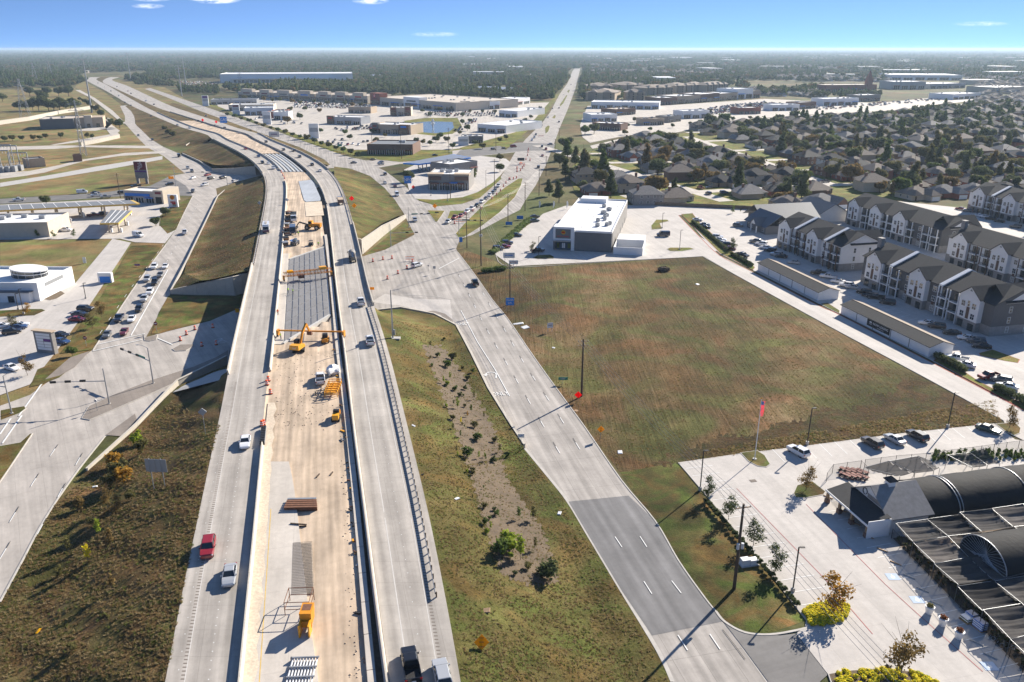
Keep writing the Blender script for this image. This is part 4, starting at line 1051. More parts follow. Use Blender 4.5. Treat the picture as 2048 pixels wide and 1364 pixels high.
cars([(822,1338,'pickup','black','N'),(884,1356,'suv','silver','N'),(740,686,'pickup','white','N'),(722,608,'pickup','white','N'),(640,343,'sedan','white','N'),(599,315,'suv','grey','N'),(624,331,'suv','black','N'),(587,303,'suv','black','N'),(567,301,'suv','grey','N'),(532,285,'suv','black','N'),(479,267,'sedan','silver','N'),(449,257,'suv','black','N'),(430,252,'sedan','black','N')],
     'on the northbound highway lanes','cars on the northbound lanes','from the near end')
D1=(-10,16)
cars([(309,537,'suv','white',D1),(331,536,'sedan','white',D1),(321,553,'sedan','grey',D1),(295,562,'suv','silver',D1),(311,568,'pickup','black',D1),(300,588,'suv','white',D1),(289,602,'suv','silver',D1),(279,622,'suv','black',D1),(239,641,'pickup','navy',D1),(264,642,'sedan','white',D1),(215,673,'sedan','grey',D1),(249,668,'sedan','maroon',D1),(370,468,'pickup','white',(6,-16)),(386,385,'suv','grey',D1)],
     'queueing on the western frontage road','cars queueing at the western signal','from the stop line')
cars([(386,358,'sedan','white',(-16,4)),(384,344,'suv','grey',(8,8)),(376,338,'suv','silver',(8,8)),(415,352,'suv','red',(-16,3)),(422,359,'suv','black',(16,-3)),(446,358,'suv','black',(16,-3)),(471,365,'suv','white',(16,-3)),(358,314,'van','black',(8,8)),(305,281,'suv','black',(6,8)),(277,272,'sedan','grey',(6,8)),(409,372,'suv','white',(-16,3)),(339,371,'suv','black',(-16,2)),(272,375,'pickup','black',(-16,1)),(165,387,'van','white',(16,-1)),(191,388,'sedan','navy',(16,-1)),(193,393,'pickup','white',(-16,1)),(212,396,'pickup','silver',(-16,1)),(245,388,'suv','black',(16,-1)),(38,402,'pickup','white',(-16,1))],
     'at the farther western intersection','cars at the farther western junction','from the near side')
cars([(164,432,'suv','white',(4,-8)),(187,433,'pickup','maroon',(16,-2)),(209,430,'suv','black',(16,-2)),(139,445,'pickup','white',(3,-9)),(131,463,'pickup','white',(16,0)),(277,474,'van','white',(16,3))],'by the fuel station','vehicles at the fuel station','from the near side')
cars([(41,654,'sedan','white',(16,-2)),(37,659,'sedan','blue',(16,-2)),(25,668,'suv','black',(16,-2)),(5,656,'sedan','white',(16,-2)),(172,622,'suv','black',(16,0)),(160,632,'sedan','navy',(16,0)),(155,643,'sedan','red',(16,0)),(123,674,'sedan','black',(16,2)),(124,687,'sedan','blue',(16,2)),(24,740,'sedan','white',(16,5))],'in the bank car park','cars in the bank car park','from the near side')
D2=(-10,6)
cars([(950,570,'pickup','black',(-9,-16)),(834,534,'suv','white',(16,-5)),(830,443,'suv','silver',(6,12))],'crossing the eastern intersection','cars at the eastern junction','from the near side')
cars([(896,447,'suv','silver',D2),(910,438,'pickup','red',D2),(922,434,'sedan','red',D2),(934,426,'suv','white',D2),(944,420,'pickup','white',D2),(954,414,'suv','black',D2),(964,406,'pickup','white',D2),(972,399,'sedan','grey',D2),(979,393,'suv','white',(-8,7)),(986,388,'suv','grey',(-8,7)),(990,383,'sedan','black',(-8,7)),(997,374,'pickup','white',(-6,8))],'queueing on the big road','cars queueing on the big road','from the stop line')
cars([(1034,473,'sedan','black',(16,1)),(1015,489,'suv','navy',(16,0)),(1010,496,'sedan','red',(16,0)),(997,500,'suv','black',(16,0)),(1075,505,'pickup','black',(16,-2)),(1069,444,'sedan','green',(16,-1)),(1326,473,'van','navy',(-16,0)),(1070,436,'sedan','black',(16,-1))],'in the lot of the white store','cars by the white store','from the near side')
AP=(-16,-2)
cars([(1395,442,'sedan','white',(16,1)),(1410,452,'sedan','grey',(16,1)),(1411,457,'sedan','black',(16,1)),(1435,477,'suv','white',(16,1)),(1441,482,'sedan','white',(16,1)),(1447,489,'sedan','white',(16,1)),(1457,493,'suv','black',(16,1)),(1460,500,'sedan','maroon',(16,1)),(1484,514,'pickup','black',(16,4)),(1476,454,'suv','grey',(16,1))],'by the lane hedge','cars along the lane hedge','from the near end')
cars([(1510,486,'suv','grey',AP),(1522,491,'suv','white',AP),(1530,498,'sedan','white',AP),(1540,504,'suv','black',AP),(1552,512,'suv','silver',AP),(1562,516,'sedan','black',AP),(1587,528,'sedan','silver',AP),(1637,550,'pickup','black',AP),(1656,557,'pickup','white',AP),(1675,566,'sedan','white',AP),(1692,574,'suv','white',AP),(1705,578,'sedan','silver',AP),(1727,588,'suv','black',AP),(1738,594,'sedan','black',AP),(1750,598,'pickup','black',AP),(1774,609,'suv','black',AP),(1853,650,'sedan','white',AP),(1872,657,'suv','brown',AP),(1903,670,'sedan','black',AP),(1932,680,'sedan','white',AP),(1951,687,'suv','grey',AP),(1962,697,'sedan','black',AP)],'before the apartment blocks','cars in front of the apartments','from the near end')
cars([(1913,722,'pickup','white',(-16,-3)),(1930,734,'sedan','white',(-16,-3)),(1977,758,'pickup','red',(-16,2)),(2001,765,'suv','grey',(-16,-3)),(2013,777,'sedan','white',(-16,-3))],'behind the hedge near the garage block','cars behind the near hedge','from the near side')
cars([(1595,909,'suv','white',(-16,-9)),(1743,892,'suv','brown',(-16,-9)),(1788,884,'sedan','silver',(-16,-9)),(1833,878,'suv','black',(-16,-9)),(1975,864,'sedan','green',(16,5))],'in the garden centre car park','cars at the garden centre','from the near side')
AP2=(-16,-2)
cars([(1920,420,'sedan','red',AP2),(1935,424,'suv','grey',AP2),(1955,433,'sedan','white',AP2),(1968,436,'sedan','white',AP2),(1980,440,'suv','black',AP2),(1998,445,'sedan','black',AP2),(2030,456,'suv','grey',AP2)],'before the farthest apartment block','cars before the farthest apartment block','from the near end',full=False)
cars([(735,284,'suv','black',(-10,-5)),(708,327,'sedan','grey',(16,0)),(746,321,'sedan','black',(16,-2)),(762,330,'suv','silver',(16,-1)),(770,350,'suv','grey',(-6,-6)),(762,326,'sedan','blue',(-16,2)),(770,368,'sedan','silver',(8,8)),(790,374,'sedan','maroon',(8,8)),(794,392,'van','white',(6,8)),(870,312,'sedan','navy',(16,-1)),(987,300,'suv','black',(16,-2)),(1008,298,'sedan','black',(16,-2)),(1027,295,'van','red',(16,-1)),(1100,290,'sedan','blue',(-16,1)),(1084,295,'suv','black',(-3,8)),(1092,300,'pickup','red',(-3,8)),(1085,313,'sedan','red',(3,-8)),(1077,336,'suv','black',(3,-8)),(1064,282,'suv','white',(-4,8)),(1069,276,'pickup','white',(-4,8)),(1072,270,'sedan','grey',(-4,8)),(1083,253,'suv','black',(-4,8)),(1096,236,'sedan','silver',(-3,8)),(1118,245,'suv','navy',(2,-8)),(1105,218,'sedan','grey',(-3,8)),(1118,217,'sedan','black',(3,-8)),(1128,190,'sedan','white',(-3,8)),(1142,170,'suv','black',(3,-8))],
     'far along the big road','cars far along the big road','from the near end',full=False)
cars([(238,193,'van','white','S'),(222,183,'suv','grey','S'),(209,175,'sedan','white','S'),(196,167,'pickup','black','S'),(262,212,'sedan','black','S'),(234,174,'suv','black','N'),(256,183,'sedan','red','N'),(262,188,'pickup','black','N'),(292,203,'van','white','N'),(308,210,'suv','navy','N'),(412,233,'pickup','silver',(-16,-6)),(396,243,'suv','black','N'),(404,246,'suv','black','N')],'far up the curving highway','cars far up the highway','from the near end',full=False)

# ---- larger vehicles
def deck_thing(name,label,cat,px,py,kind,off=0.0,group=None):
    p=T(px,py);return thing(name,label,cat,(p.x,p.y,p.z+.02),heading(road_dir(kind,p.y))+off,group)
def wheels(root,L_,r=.5,w=.32,x=1.1):
    for y in L_:
        for sx in(-1,1):
            m=MB();m.tube((sx*x-sx*w,y,r),(sx*x,y,r),r,n=14,mat=0);m.tube((sx*x-sx*.02,y,r),(sx*x+sx*.02,y,r),r*.5,n=10,mat=1);m.build('wheel',['rubber','alloy'],root)
def truck_cab(root,y0,paint,h=2.6,w=1.15):
    MB().taper(-w,w,y0-2.0,y0,.6,-w,w,y0-2.0,y0-.1,1.5).taper(-w,w,y0-2.0,y0-.1,1.5,-w*.92,w*.92,y0-2.0,y0-.55,h).build('cab',PAINT[paint],root)
    MB().taper(-w*.9,w*.9,y0-.14,y0-.06,1.55,-w*.84,w*.84,y0-.56,y0-.48,h-.2).build('windscreen','glass',root)
    for sx in(-1,1):
        MB().box(sx*w-.02,sx*w+.02,y0-1.5,y0-.5,1.5,h-.35).build('side_window','glass',root)
        MB().box(sx*(w+.25)-.1,sx*(w+.25)+.1,y0-.5,y0-.4,1.5,2.1).build('mirror','black',root)
        MB().box(sx*w*.7-.2,sx*w*.7+.2,y0-.02,y0+.05,.75,1.0).build('headlight','head_lamp',root)

r=deck_thing('motor_home','white motorhome with dark maroon front on the southbound bridge','motorhome',533,463,'S')
MB().box(-1.22,1.22,-4.5,3.0,.7,3.3).taper(-1.22,1.22,3.0,4.0,.6,-1.2,1.2,3.0,3.6,2.9).build('body',PAINT['white'],r);MB().taper(-1.23,1.23,3.0,4.04,.55,-1.23,1.23,3.0,3.9,1.35).build('front_skirt',PAINT['maroon'],r)
MB().taper(-1.05,1.05,3.86,3.98,1.5,-1.0,1.0,3.6,3.7,2.6).build('windscreen','glass',r);MB().box(-1.24,1.24,-2.5,2.5,1.7,2.4).build('side_window','glass',r)
for y in(-2,0.5):MB().box(-.45,.45,y-.4,y+.4,3.3,3.5).build('roof_vent','cream',r)
wheels(r,(-2.8,2.4),.45,x=1.18)

r=deck_thing('mixer_truck','white and grey concrete mixer truck on the northbound bridge','truck',705,520,'N')
truck_cab(r,4.6,'white');MB().box(-1.0,1.0,-4.2,2.6,.8,1.1).build('chassis','black',r)
MB().tube((0,2.2,2.1),(0,0.2,2.5),.7,1.25,14).tube((0,.2,2.5),(0,-1.6,2.8),1.25,1.15,14).tube((0,-1.6,2.8),(0,-3.4,3.2),1.15,.55,14).build('drum','stone_grey',r)
MB().beam((0,-3.2,3.5),(0,-4.3,2.0),.7,.2).beam((-.6,-3.0,1),(-.6,-3.2,3.3),.14).beam((.6,-3.0,1),(.6,-3.2,3.3),.14).build('chute_frame','galv',r);wheels(r,(-3.3,-2.1,3.2),.5)

r=deck_thing('dump_truck','dump truck with tan load and blue cab on the northbound lanes','truck',681,407,'N')
truck_cab(r,4.6,'silver',2.7);MB().box(-1.25,1.25,-4.6,2.3,1.0,2.5).build('dump_body','brick_brown',r);MB().box(-1.15,1.15,-4.5,2.2,2.5,2.56).build('load','tan_wall',r);wheels(r,(-3.6,-2.4,3.2),.5)

r=deck_thing('tipper_truck','white tractor truck with ribbed white trailer parked in the median','truck',588,440,'S')
truck_cab(r,5.2,'white',2.8);MB().box(-1.2,1.2,-5,2.6,1.0,2.6).build('trailer',PAINT['white'],r)
for k in range(6):MB().box(-1.24,1.24,-4.6+k*1.3,-4.35+k*1.3,2.6,2.75).build('cover_bow','black',r)
wheels(r,(-4,-2.8,1.5,4),.5)
r=deck_thing('tractor_truck','dark blue truck with tall cab parked behind the wheel loader','truck',586,466,'S')
truck_cab(r,4.2,'navy',3.1);MB().box(-1.15,1.15,-4,2.1,1.0,2.9).build('body',PAINT['grey'],r);wheels(r,(-3,-1.8,3),.5)

# ------------------------------------------------------------------ trees and shrubs
def leaf_quads(lobes,n,leaf,rs,fill=0.55,up=0.35):
    lob=np.array(lobes,float);vol=(lob[:,3]*lob[:,4]*lob[:,5])**(2/3);pick=rs.choice(len(lob),n,p=vol/vol.sum())
    d=rs.normal(size=(n,3));d/=np.linalg.norm(d,axis=1,keepdims=True)
    rad=fill+(1.08-fill)*rs.random(n)**0.6
    c=lob[pick,:3]+d*lob[pick,3:]*rad[:,None]
    nrm=d+rs.normal(size=(n,3))*0.75;nrm[:,2]+=up;nrm/=np.linalg.norm(nrm,axis=1,keepdims=True)
    a=np.cross(nrm,rs.normal(size=(n,3)));a/=np.linalg.norm(a,axis=1,keepdims=True);b=np.cross(nrm,a)
    s=leaf*(0.55+0.9*rs.random(n))[:,None];a*=s;b*=s*(0.5+0.5*rs.random(n))[:,None]
    V=np.stack([c-a,c-b*.8,c+a,c+b*.8],1).reshape(-1,3)
    return V,np.arange(4*n).reshape(-1,4)
def blob(lobe,rs,k=0.7):
    bm=bmesh.new();bmesh.ops.create_icosphere(bm,subdivisions=2,radius=1.0)
    V=np.array([v.co[:]for v in bm.verts]);F=[tuple(v.index for v in f.verts)for f in bm.faces];bm.free()
    V*=(1+0.22*rs.normal(size=(len(V),1)).clip(-1.2,1.2));return V*np.array(lobe[3:])*k+np.array(lobe[:3]),F
def crown_mesh(name,lobes,n,leaf,mat,seed,core=0.7,fill=0.55):
    rs=np.random.default_rng(seed);V,F=leaf_quads(lobes,n,leaf,rs,fill);V=[tuple(v)for v in V];F=[tuple(f)for f in F]
    if core:
        for lb in lobes:
            v,f=blob(lb,rs,core);i=len(V);V+=[tuple(p)for p in v];F+=[tuple(i+q for q in t)for t in f]
    me=bpy.data.meshes.new(name);me.from_pydata(V,[],F);me.materials.append(MATS[mat]);me.update();return me
def trunk_mesh(name,h,r,limbs,seed,mat='bark'):
    rs=np.random.default_rng(seed);b=MB();p=Vector((0,0,-0.2));top=Vector((rs.normal()*.05*h,rs.normal()*.05*h,h))
    b.tube(p,top,r,r*.6,7)
    for k in range(limbs):
        a=2*math.pi*(k+rs.random()*.6)/limbs;L=h*(0.5+0.5*rs.random());s=top*(0.65+0.35*rs.random())
        e=s+Vector((math.cos(a)*L*.7,math.sin(a)*L*.7,L*(.5+.5*rs.random())));b.tube(s,e,r*.5,r*.15,5)
    return b.mesh(name,mat)
def lobes_round(seed,r,zc,n=7,flat=.75):
    rs=np.random.default_rng(seed);L_=[(0,0,zc,r*.72,r*.72,r*.72*flat)]
    for k in range(n):
        a=2*math.pi*(k+rs.random()*.7)/n;q=r*(.42+.28*rs.random());s=r*(.32+.22*rs.random())
        L_.append((math.cos(a)*q,math.sin(a)*q,zc+r*flat*(rs.random()-.35)*.8,s,s,s*.85))
    return L_
TREES={}
for i in range(5):
    TREES['oak%d'%i]=(crown_mesh('crown',lobes_round(20+i,4.6,5.2,8),1700,.42,'leaf_oak',40+i),trunk_mesh('trunk',3.2,.28,5,60+i))
for i in range(3):
    rs=np.random.default_rng(90+i);L_=[(rs.normal()*.6,rs.normal()*.6,4+1.5*k,2.9-.42*k+.5*rs.random(),2.9-.42*k+.4*rs.random(),1.3)for k in range(6)]
    TREES['tall%d'%i]=(crown_mesh('crown',L_,1500,.40,'leaf_green',100+i),trunk_mesh('trunk',8.5,.26,4,110+i))
for i in range(3):
    rs=np.random.default_rng(130+i);L_=[(rs.normal()*.45,rs.normal()*.45,1.7+.62*k,1.25-.13*k+.25*rs.random(),1.2-.13*k+.2*rs.random(),.62)for k in range(6)]
    TREES['young%d'%i]=(crown_mesh('crown',L_,900,.15,'leaf_green',140+i,core=0,fill=.1),trunk_mesh('trunk',3.6,.055,7,150+i))
for i in range(3):
    TREES['shrub%d'%i]=(crown_mesh('crown',lobes_round(170+i,.8,.85,5,1.1),420,.13,'leaf_green',180+i,core=.5,fill=.2),trunk_mesh('stem',.8,.03,4,190+i))
for i in range(2):
    TREES['sap%d'%i]=(crown_mesh('crown',[(0,0,1.0,.35,.35,.3),(.1,0,1.5,.38,.32,.35),(0,.05,2.0,.25,.25,.35)],150,.12,'leaf_green',200+i,core=0,fill=.1),trunk_mesh('stem',1.6,.022,4,210+i))
def tree(name,kind,loc,s,label=None,group=None,leaf=None,rz=None,sz=None,cat='tree'):
    r=thing(name,label,cat,loc,random.random()*6.28 if rz is None else rz,group);sx=s*(.9+.2*random.random());r.scale=(sx,sx,sz or s*(.88+.24*random.random()))
    c,t=TREES[kind];o=link('crown',c,r);k=link('trunk',t,r)
    if leaf:o.material_slots[0].link='OBJECT';o.material_slots[0].material=MATS[leaf]
    return r

items=[]
for i,(px,py,s,lf)in enumerate([(1416,1000,.85,'leaf_dark'),(1457,1040,.95,'leaf_dark'),(1507,1092,1.0,'leaf_dark'),(1549,1146,1.05,'leaf_dark')]):
    items.append((tree('street_tree','young%d'%(i%3),G(px,py),s,None,'young trees along the garden centre hedge',lf),'slim dark green young tree in the garden centre hedge'))
number_labels(items,'counting from the asphalt driveway')
tree('street_tree','young0',G(1664,1222),1.35,'golden autumn tree in the yellow flower bed',None,'leaf_gold',sz=1.15)
tree('street_tree','young1',G(1800,1353),1.45,'bronze-leaved young tree at the bottom edge by yellow flowers',None,'leaf_bronze',sz=1.3)
tree('street_tree','young2',G(1612,981),.85,'thin yellowing tree on the island before the barn-roofed shop',None,'leaf_bronze',sz=.95)
tree('street_tree','young0',G(2018,857),.95,'slender yellow-green tree on the corner island by the lane',None,'leaf_bronze',sz=1.0)
tree('street_tree','young1',G(56,752),1.0,'bronze young tree by the bank sidewalk next to the monument sign',None,'leaf_bronze')
tree('street_tree','oak0',G(145,712),.35,'bushy green tree behind the monument sign',None,'leaf_green')
tree('street_tree','young2',G(185,658),1.0,'olive young tree beside the parked red sedan',None,'leaf_olive');tree('street_tree','young0',G(203,635),1.0,'brownish young tree beside the parked black utility car',None,'leaf_bronze')
tree('street_tree','young1',G(56,629),.8,'golden small tree on the bank island',None,'leaf_gold');tree('street_tree','young2',G(27,657),.85,'pale green small tree at the bank parking bay',None,'leaf_olive');tree('street_tree','young0',G(139,567),.9,'orange-brown tree at the end of the bank hedge',None,'leaf_bronze')
tree('street_tree','young1',G(1065,502),.7,'sparse small tree by the lamp before the white store',None,'leaf_olive');tree('street_tree','young2',G(1466,502),1.0,'dark young tree at the end of the apartment hedge',None,'leaf_dark')
tree('street_tree','young0',G(75,475),.7,'small shrub-like tree behind the fuel shop, first of three','small trees behind the fuel shop','leaf_green');tree('street_tree','young1',G(108,477),.7,'small shrub-like tree behind the fuel shop, second of three','small trees behind the fuel shop','leaf_green');tree('street_tree','young2',G(148,475),.7,'small shrub-like tree behind the fuel shop, third of three','small trees behind the fuel shop','leaf_green')
tree('street_tree','oak1',G(332,432),.5,'rounded bushy tree by the fuel price sign',None,'leaf_dark');tree('street_tree','oak2',G(312,452),.5,'rounded bushy tree at the corner of the fuel station drive',None,'leaf_dark');tree('street_tree','oak3',G(93,410),.55,'dark round tree on the cross street behind the long canopy',None,'leaf_dark')
tree('pine_tree','tall0',G(1118,405),.85,'large dark tree at the edge of the lawn by the white store',None,'leaf_dark');tree('pine_tree','tall1',G(1098,392),.8,'dark tree beside the big road, next to the largest one',None,'leaf_dark')
tree('broad_tree','oak2',G(941,362),.82,'broad green tree beside the two-storey retail block',None,'leaf_oak');tree('broad_tree','oak3',G(818,364),.85,'dark round tree behind the blue square sign',None,'leaf_dark');tree('broad_tree','oak4',G(1000,344),.7,'dark round tree at the fuel lot corner by the big road',None,'leaf_dark');tree('broad_tree','oak0',G(1000,322),.7,'brownish tree at the lot entrance by the cross street',None,'leaf_olive')
tree('palm_tree','young2',G(1465,427),.8,'small palm-like tree by the leasing office gate',None,'leaf_green')

items=[]
SH=[(861,695,'sap0',.9,'leaf_dark'),(874,715,'shrub1',.8,'leaf_dark'),(895,735,'shrub0',1.2,'leaf_green'),(905,720,'shrub2',1.3,'leaf_olive'),(900,760,'sap1',1,'leaf_lime'),(887,767,'sap0',.8,'leaf_lime'),(910,782,'shrub1',.8,'leaf_green'),(930,780,'shrub2',.7,'leaf_dark'),(920,795,'shrub0',.8,'leaf_dark'),(915,818,'sap1',1.2,'leaf_lime'),(943,826,'sap0',.9,'leaf_green'),(935,835,'sap1',.6,'leaf_gold'),(905,840,'shrub1',.9,'leaf_olive'),(968,838,'sap0',.7,'leaf_olive'),(922,848,'sap1',.6,'leaf_yellow'),(954,880,'shrub2',1.2,'leaf_green'),(950,855,'shrub1',.9,'leaf_olive'),(990,885,'shrub0',.8,'leaf_olive'),(936,915,'shrub1',1.3,'leaf_green'),(958,918,'sap0',.8,'leaf_lime'),(987,925,'shrub2',.9,'leaf_dark'),(1000,905,'sap1',.9,'leaf_olive'),(935,760,'shrub2',.9,'leaf_olive'),(945,745,'shrub1',.8,'leaf_green'),(1020,1100,'shrub0',2.0,'leaf_lime'),(1002,1110,'shrub2',1.9,'leaf_green'),(1041,1120,'sap1',2.0,'leaf_lime'),(1038,1040,'sap0',1.2,'leaf_green'),(1066,1042,'sap1',1.4,'leaf_olive'),(1070,1100,'sap0',1.0,'leaf_olive'),(1056,1138,'shrub1',.8,'leaf_olive'),(1098,1160,'shrub1',2.0,'leaf_dark'),(1088,1150,'shrub2',1.5,'leaf_dark'),(1030,1150,'shrub0',.5,'leaf_dark'),(888,680,'shrub2',.6,'leaf_olive'),(925,740,'shrub0',.7,'leaf_olive'),(948,800,'sap0',.9,'leaf_olive')]
for i in range(46):
    t=random.random();px,py=868+150*t+random.uniform(-22,28),705+420*t+random.uniform(-25,25);SH.append((px,py,random.choice(['sap0','sap1','shrub0','shrub1']),random.uniform(.35,.75),random.choice(['leaf_olive','leaf_green','leaf_dark','leaf_olive','leaf_lime'])))
for px,py,k,s,lf in SH:
    adj={'leaf_dark':'dark','leaf_green':'green','leaf_olive':'olive','leaf_lime':'lime green','leaf_gold':'orange','leaf_yellow':'yellow'}[lf]
    kn='sapling' if k.startswith('sap')else 'shrub'
    items.append((tree('wild_'+kn,k,T(px,py),s,None,'scrub planted on the east embankment',lf,cat=kn),f"{'big ' if s >= 1.5 else ''}{adj} {kn} on the slope right of the northbound guardrail"))
number_labels(items,'from the bottom edge')
items=[]
for px,py,k,s,lf in[(240,960,'shrub0',2.2,'leaf_olive'),(232,935,'shrub1',2.0,'leaf_gold'),(250,965,'shrub2',2.2,'leaf_gold'),(222,975,'shrub1',2.0,'leaf_olive'),(275,890,'shrub2',1.8,'leaf_lime'),(282,908,'shrub1',1.8,'leaf_olive'),(237,1028,'young0',.7,'leaf_bronze'),(215,1015,'young1',.7,'leaf_bronze'),(200,1075,'sap0',1.5,'leaf_lime'),(224,1098,'sap1',1.6,'leaf_bronze'),(177,1125,'sap0',1.4,'leaf_yellow'),(185,1050,'shrub2',1.1,'leaf_olive'),(260,1000,'shrub0',1.2,'leaf_olive'),(140,1110,'sap1',1.5,'leaf_olive'),(225,1180,'sap1',1.3,'leaf_bronze'),(145,1300,'shrub1',.8,'leaf_olive'),(160,1020,'shrub1',1.4,'leaf_bronze'),(120,1150,'shrub0',.9,'leaf_olive')]:
    adj={'leaf_olive':'olive','leaf_gold':'orange-gold','leaf_lime':'lime green','leaf_bronze':'bronze','leaf_yellow':'yellow'}[lf];kn='sapling' if k[0]in 'sy' and not k.startswith('shrub')else 'shrub'
    items.append((tree('wild_'+kn,k,T(px,py),s,None,'scrub on the west embankment',lf,cat=kn),f'{adj} {kn} on the slope left of the southbound lanes'))
number_labels(items,'from the bottom edge')

def hedge(name,label,A,B,w,h,leaf,n,size=.16,group=None,seed=1):
    d=(B-A);L_=d.length;k=max(2,int(L_/(w*.8)));lob=[(w*.1*math.sin(i*2.1),L_*(i+.5)/k,h*.55,w*.55,L_/k*.75,h*.5)for i in range(k)]
    r=thing(name,label,'hedge',A,heading(d),group);link('foliage',crown_mesh('foliage',lob,n,size,leaf,seed,.8,.7),r);return r
hedge('clipped_hedge','long clipped hedge beside the red kerb by the leasing office',G(1385,445),G(1456,504),1.6,1.5,'leaf_dark',2200,.2,'hedges along the red kerb',3)
hedge('clipped_hedge','clipped hedge ending at the first garage block',G(1462,510),G(1505,534),1.6,1.5,'leaf_dark',1100,.2,'hedges along the red kerb',4)
hedge('clipped_hedge','dark clipped hedge before the two white parked cars',G(1872,716),G(1930,746),2.2,1.8,'leaf_dark',1800,.2,'hedges along the red kerb',5)
hedge('clipped_hedge','short clipped hedge below the red pickup',G(1990,780),G(2026,795),2.2,1.8,'leaf_dark',900,.2,'hedges along the red kerb',6)
hedge('clipped_hedge','clipped hedge cut by the edge of the picture',G(2034,800),G(2075,825),2.2,1.8,'leaf_dark',900,.2,'hedges along the red kerb',7)
hedge('rough_hedge','rough green hedge between the big road and the store lot',G(985,508),G(1060,440),3.2,1.6,'leaf_green',2600,.28,None,8)
hedge('rough_hedge','scruffy dark bushes at the utility pole by the store corner',G(965,545),G(1010,540),2.5,1.6,'leaf_green',1200,.25,None,9)
hedge('low_hedge','low dark hedge behind the bank building',G(95,567),G(135,566),1.2,1.0,'leaf_dark',500,.2,None,10)
items=[]
bedA,bedB=G(1414,1003),G(1603,1218)
bush=crown_mesh('foliage',lobes_round(300,.55,.5,4,.9),260,.10,'leaf_dark',301,.75,.6)
for i in range(26):
    t=(i+.5)/26;p=bedA.lerp(bedB,t);o=link('hedge_bush',bush);o.location=p+Vector((-.5+.1*math.sin(i*3),0,.1));o.rotation_euler=(0,0,i);s=.9+.3*random.random();o.scale=(s,s,s)
    tag(o,None,'bush','bushes edging the garden centre car park');items.append((o,'low round bush edging the garden centre car park'))
number_labels(items,'from the yellow flower bed')
for nm,c0,pts in(('flower_bed_foliage',0,[(1603,1222),(1650,1207),(1680,1205),(1697,1213),(1696,1232),(1680,1246),(1650,1252),(1622,1253)]),('flower_bed_foliage',1,[(1655,1349),(1700,1342),(1760,1338),(1830,1345),(1880,1368),(1880,1440),(1700,1440)])):
    P=[G(*p)for p in pts];rs=np.random.default_rng(5+c0);xs=[p.x for p in P];ys=[p.y for p in P];lob=[]
    def inside(x,y):
        c=False
        for i in range(len(P)):
            a,b=P[i],P[i-1]
            if(a.y>y)!=(b.y>y)and x<(b.x-a.x)*(y-a.y)/(b.y-a.y)+a.x:c=not c
        return c
    cx,cy=sum(xs)/len(xs),sum(ys)/len(ys)
    while len(lob)<230:
        x,y=rs.uniform(min(xs),max(xs)),rs.uniform(min(ys),max(ys))
        if inside(cx+(x-cx)*1.03,cy+(y-cy)*1.03):lob.append((x,y,.3+.12*rs.random(),.42,.42,.26))
    o=link(nm,crown_mesh(nm,lob,12000,.075,'leaf_yellow',8+c0,.85,.8));o.data.materials.append(MATS['leaf_lime'])
    o.data.polygons.foreach_set('material_index',(rs.random(len(o.data.polygons))<.3).astype('i4'));struct(o,'stuff');o['label']='bright yellow groundcover flowers in the kerbed bed'

# ------------------------------------------------------------------ poles, wires, signals
def line_pole(name,label,bpx,tpx,arms=(0.6,1.7),r=.17,mat='wood_pole',group='wooden utility poles',transformer=False,face=None):
    b=G(*bpx);h=max(4,Hz(tpx,b.y));root=thing(name,label,'utility pole',b,face if face is not None else GRID,group)
    MB().tube((0,0,-.3),(0,0,h),r,r*.62,10).build('pole',mat,root)
    for a in arms:
        MB().box(-1.2,1.2,-.06,.06,h-a-.06,h-a+.06).build('crossarm','timber',root)
        for x in(-1.1,-.4,.4,1.1):MB().tube((x,0,h-a+.06),(x,0,h-a+.3),.06,.04,6).build('insulator','insulator',root)
    if transformer:
        for x in(-.35,.35):MB().tube((x,-.35,h*.5),(x,-.35,h*.5+.9),.22,n=10).build('transformer','insulator',root)
        MB().tube((.2,0,0),(.2,0,h*.45),.06,n=6).build('conduit','galv',root)
    return root,h
PO={}
for k,b,t,tr,lab in[('p0',(1468,1178),1008,True,'tall wooden utility pole with transformers on the lawn by the car park'),('p1',(1163,793),678,False,'tall wooden utility pole behind the red diamond sign'),('p2',(1020,609),527,False,'wooden utility pole behind the blue road sign'),('p3',(962,532),412,True,'wooden utility pole with equipment at the store corner'),('p4',(934,496),427,False,'wooden utility pole at the corner of the big road median'),('p5',(1016,447),387,False,'wooden utility pole on the verge before the store'),('p6',(1050,422),364,False,'wooden utility pole by the lawn with feather flags'),('p7',(1078,391),337,False,'wooden utility pole beside the large dark trees'),('p8',(1092,352),312,False,'wooden utility pole by the houses along the big road'),('p9',(1110,312),278,False,'far wooden utility pole near the cross street corner'),('p10',(1118,283),255,False,'far wooden utility pole beside the shop parking'),('p11',(241,396),346,False,'wooden utility pole beside the cross street behind the blue-striped shop'),('p12',(901,397),347,False,'wooden pole on the corner lot curb by the big road'),('p13',(745,305),265,False,'thin pole on the far frontage verge'),('p14',(803,318),262,False,'thin pole behind the far fuel canopy'),('p15',(898,308),255,False,'thin pole near the pond road'),('p16',(992,303),262,False,'thin pole at the far cross street'),('p17',(989,378),318,False,'dark pole at the corner lot lawn end')]:
    PO[k]=line_pole('utility_pole',lab,b,t,(.6,)if tr or k>'p6' else(.6,1.6),r=.27 if k in('p0','p1')else .2,transformer=tr)
def wires(a,b,label,n=4,sag=1.2):
    (ra,ha),(rb,hb)=PO[a],PO[b];A=Vector(ra.location)+Vector((0,0,ha-.4));B=Vector(rb.location)+Vector((0,0,hb-.4))if not isinstance(b,Vector)else b
    span(A,B,label,n,sag)
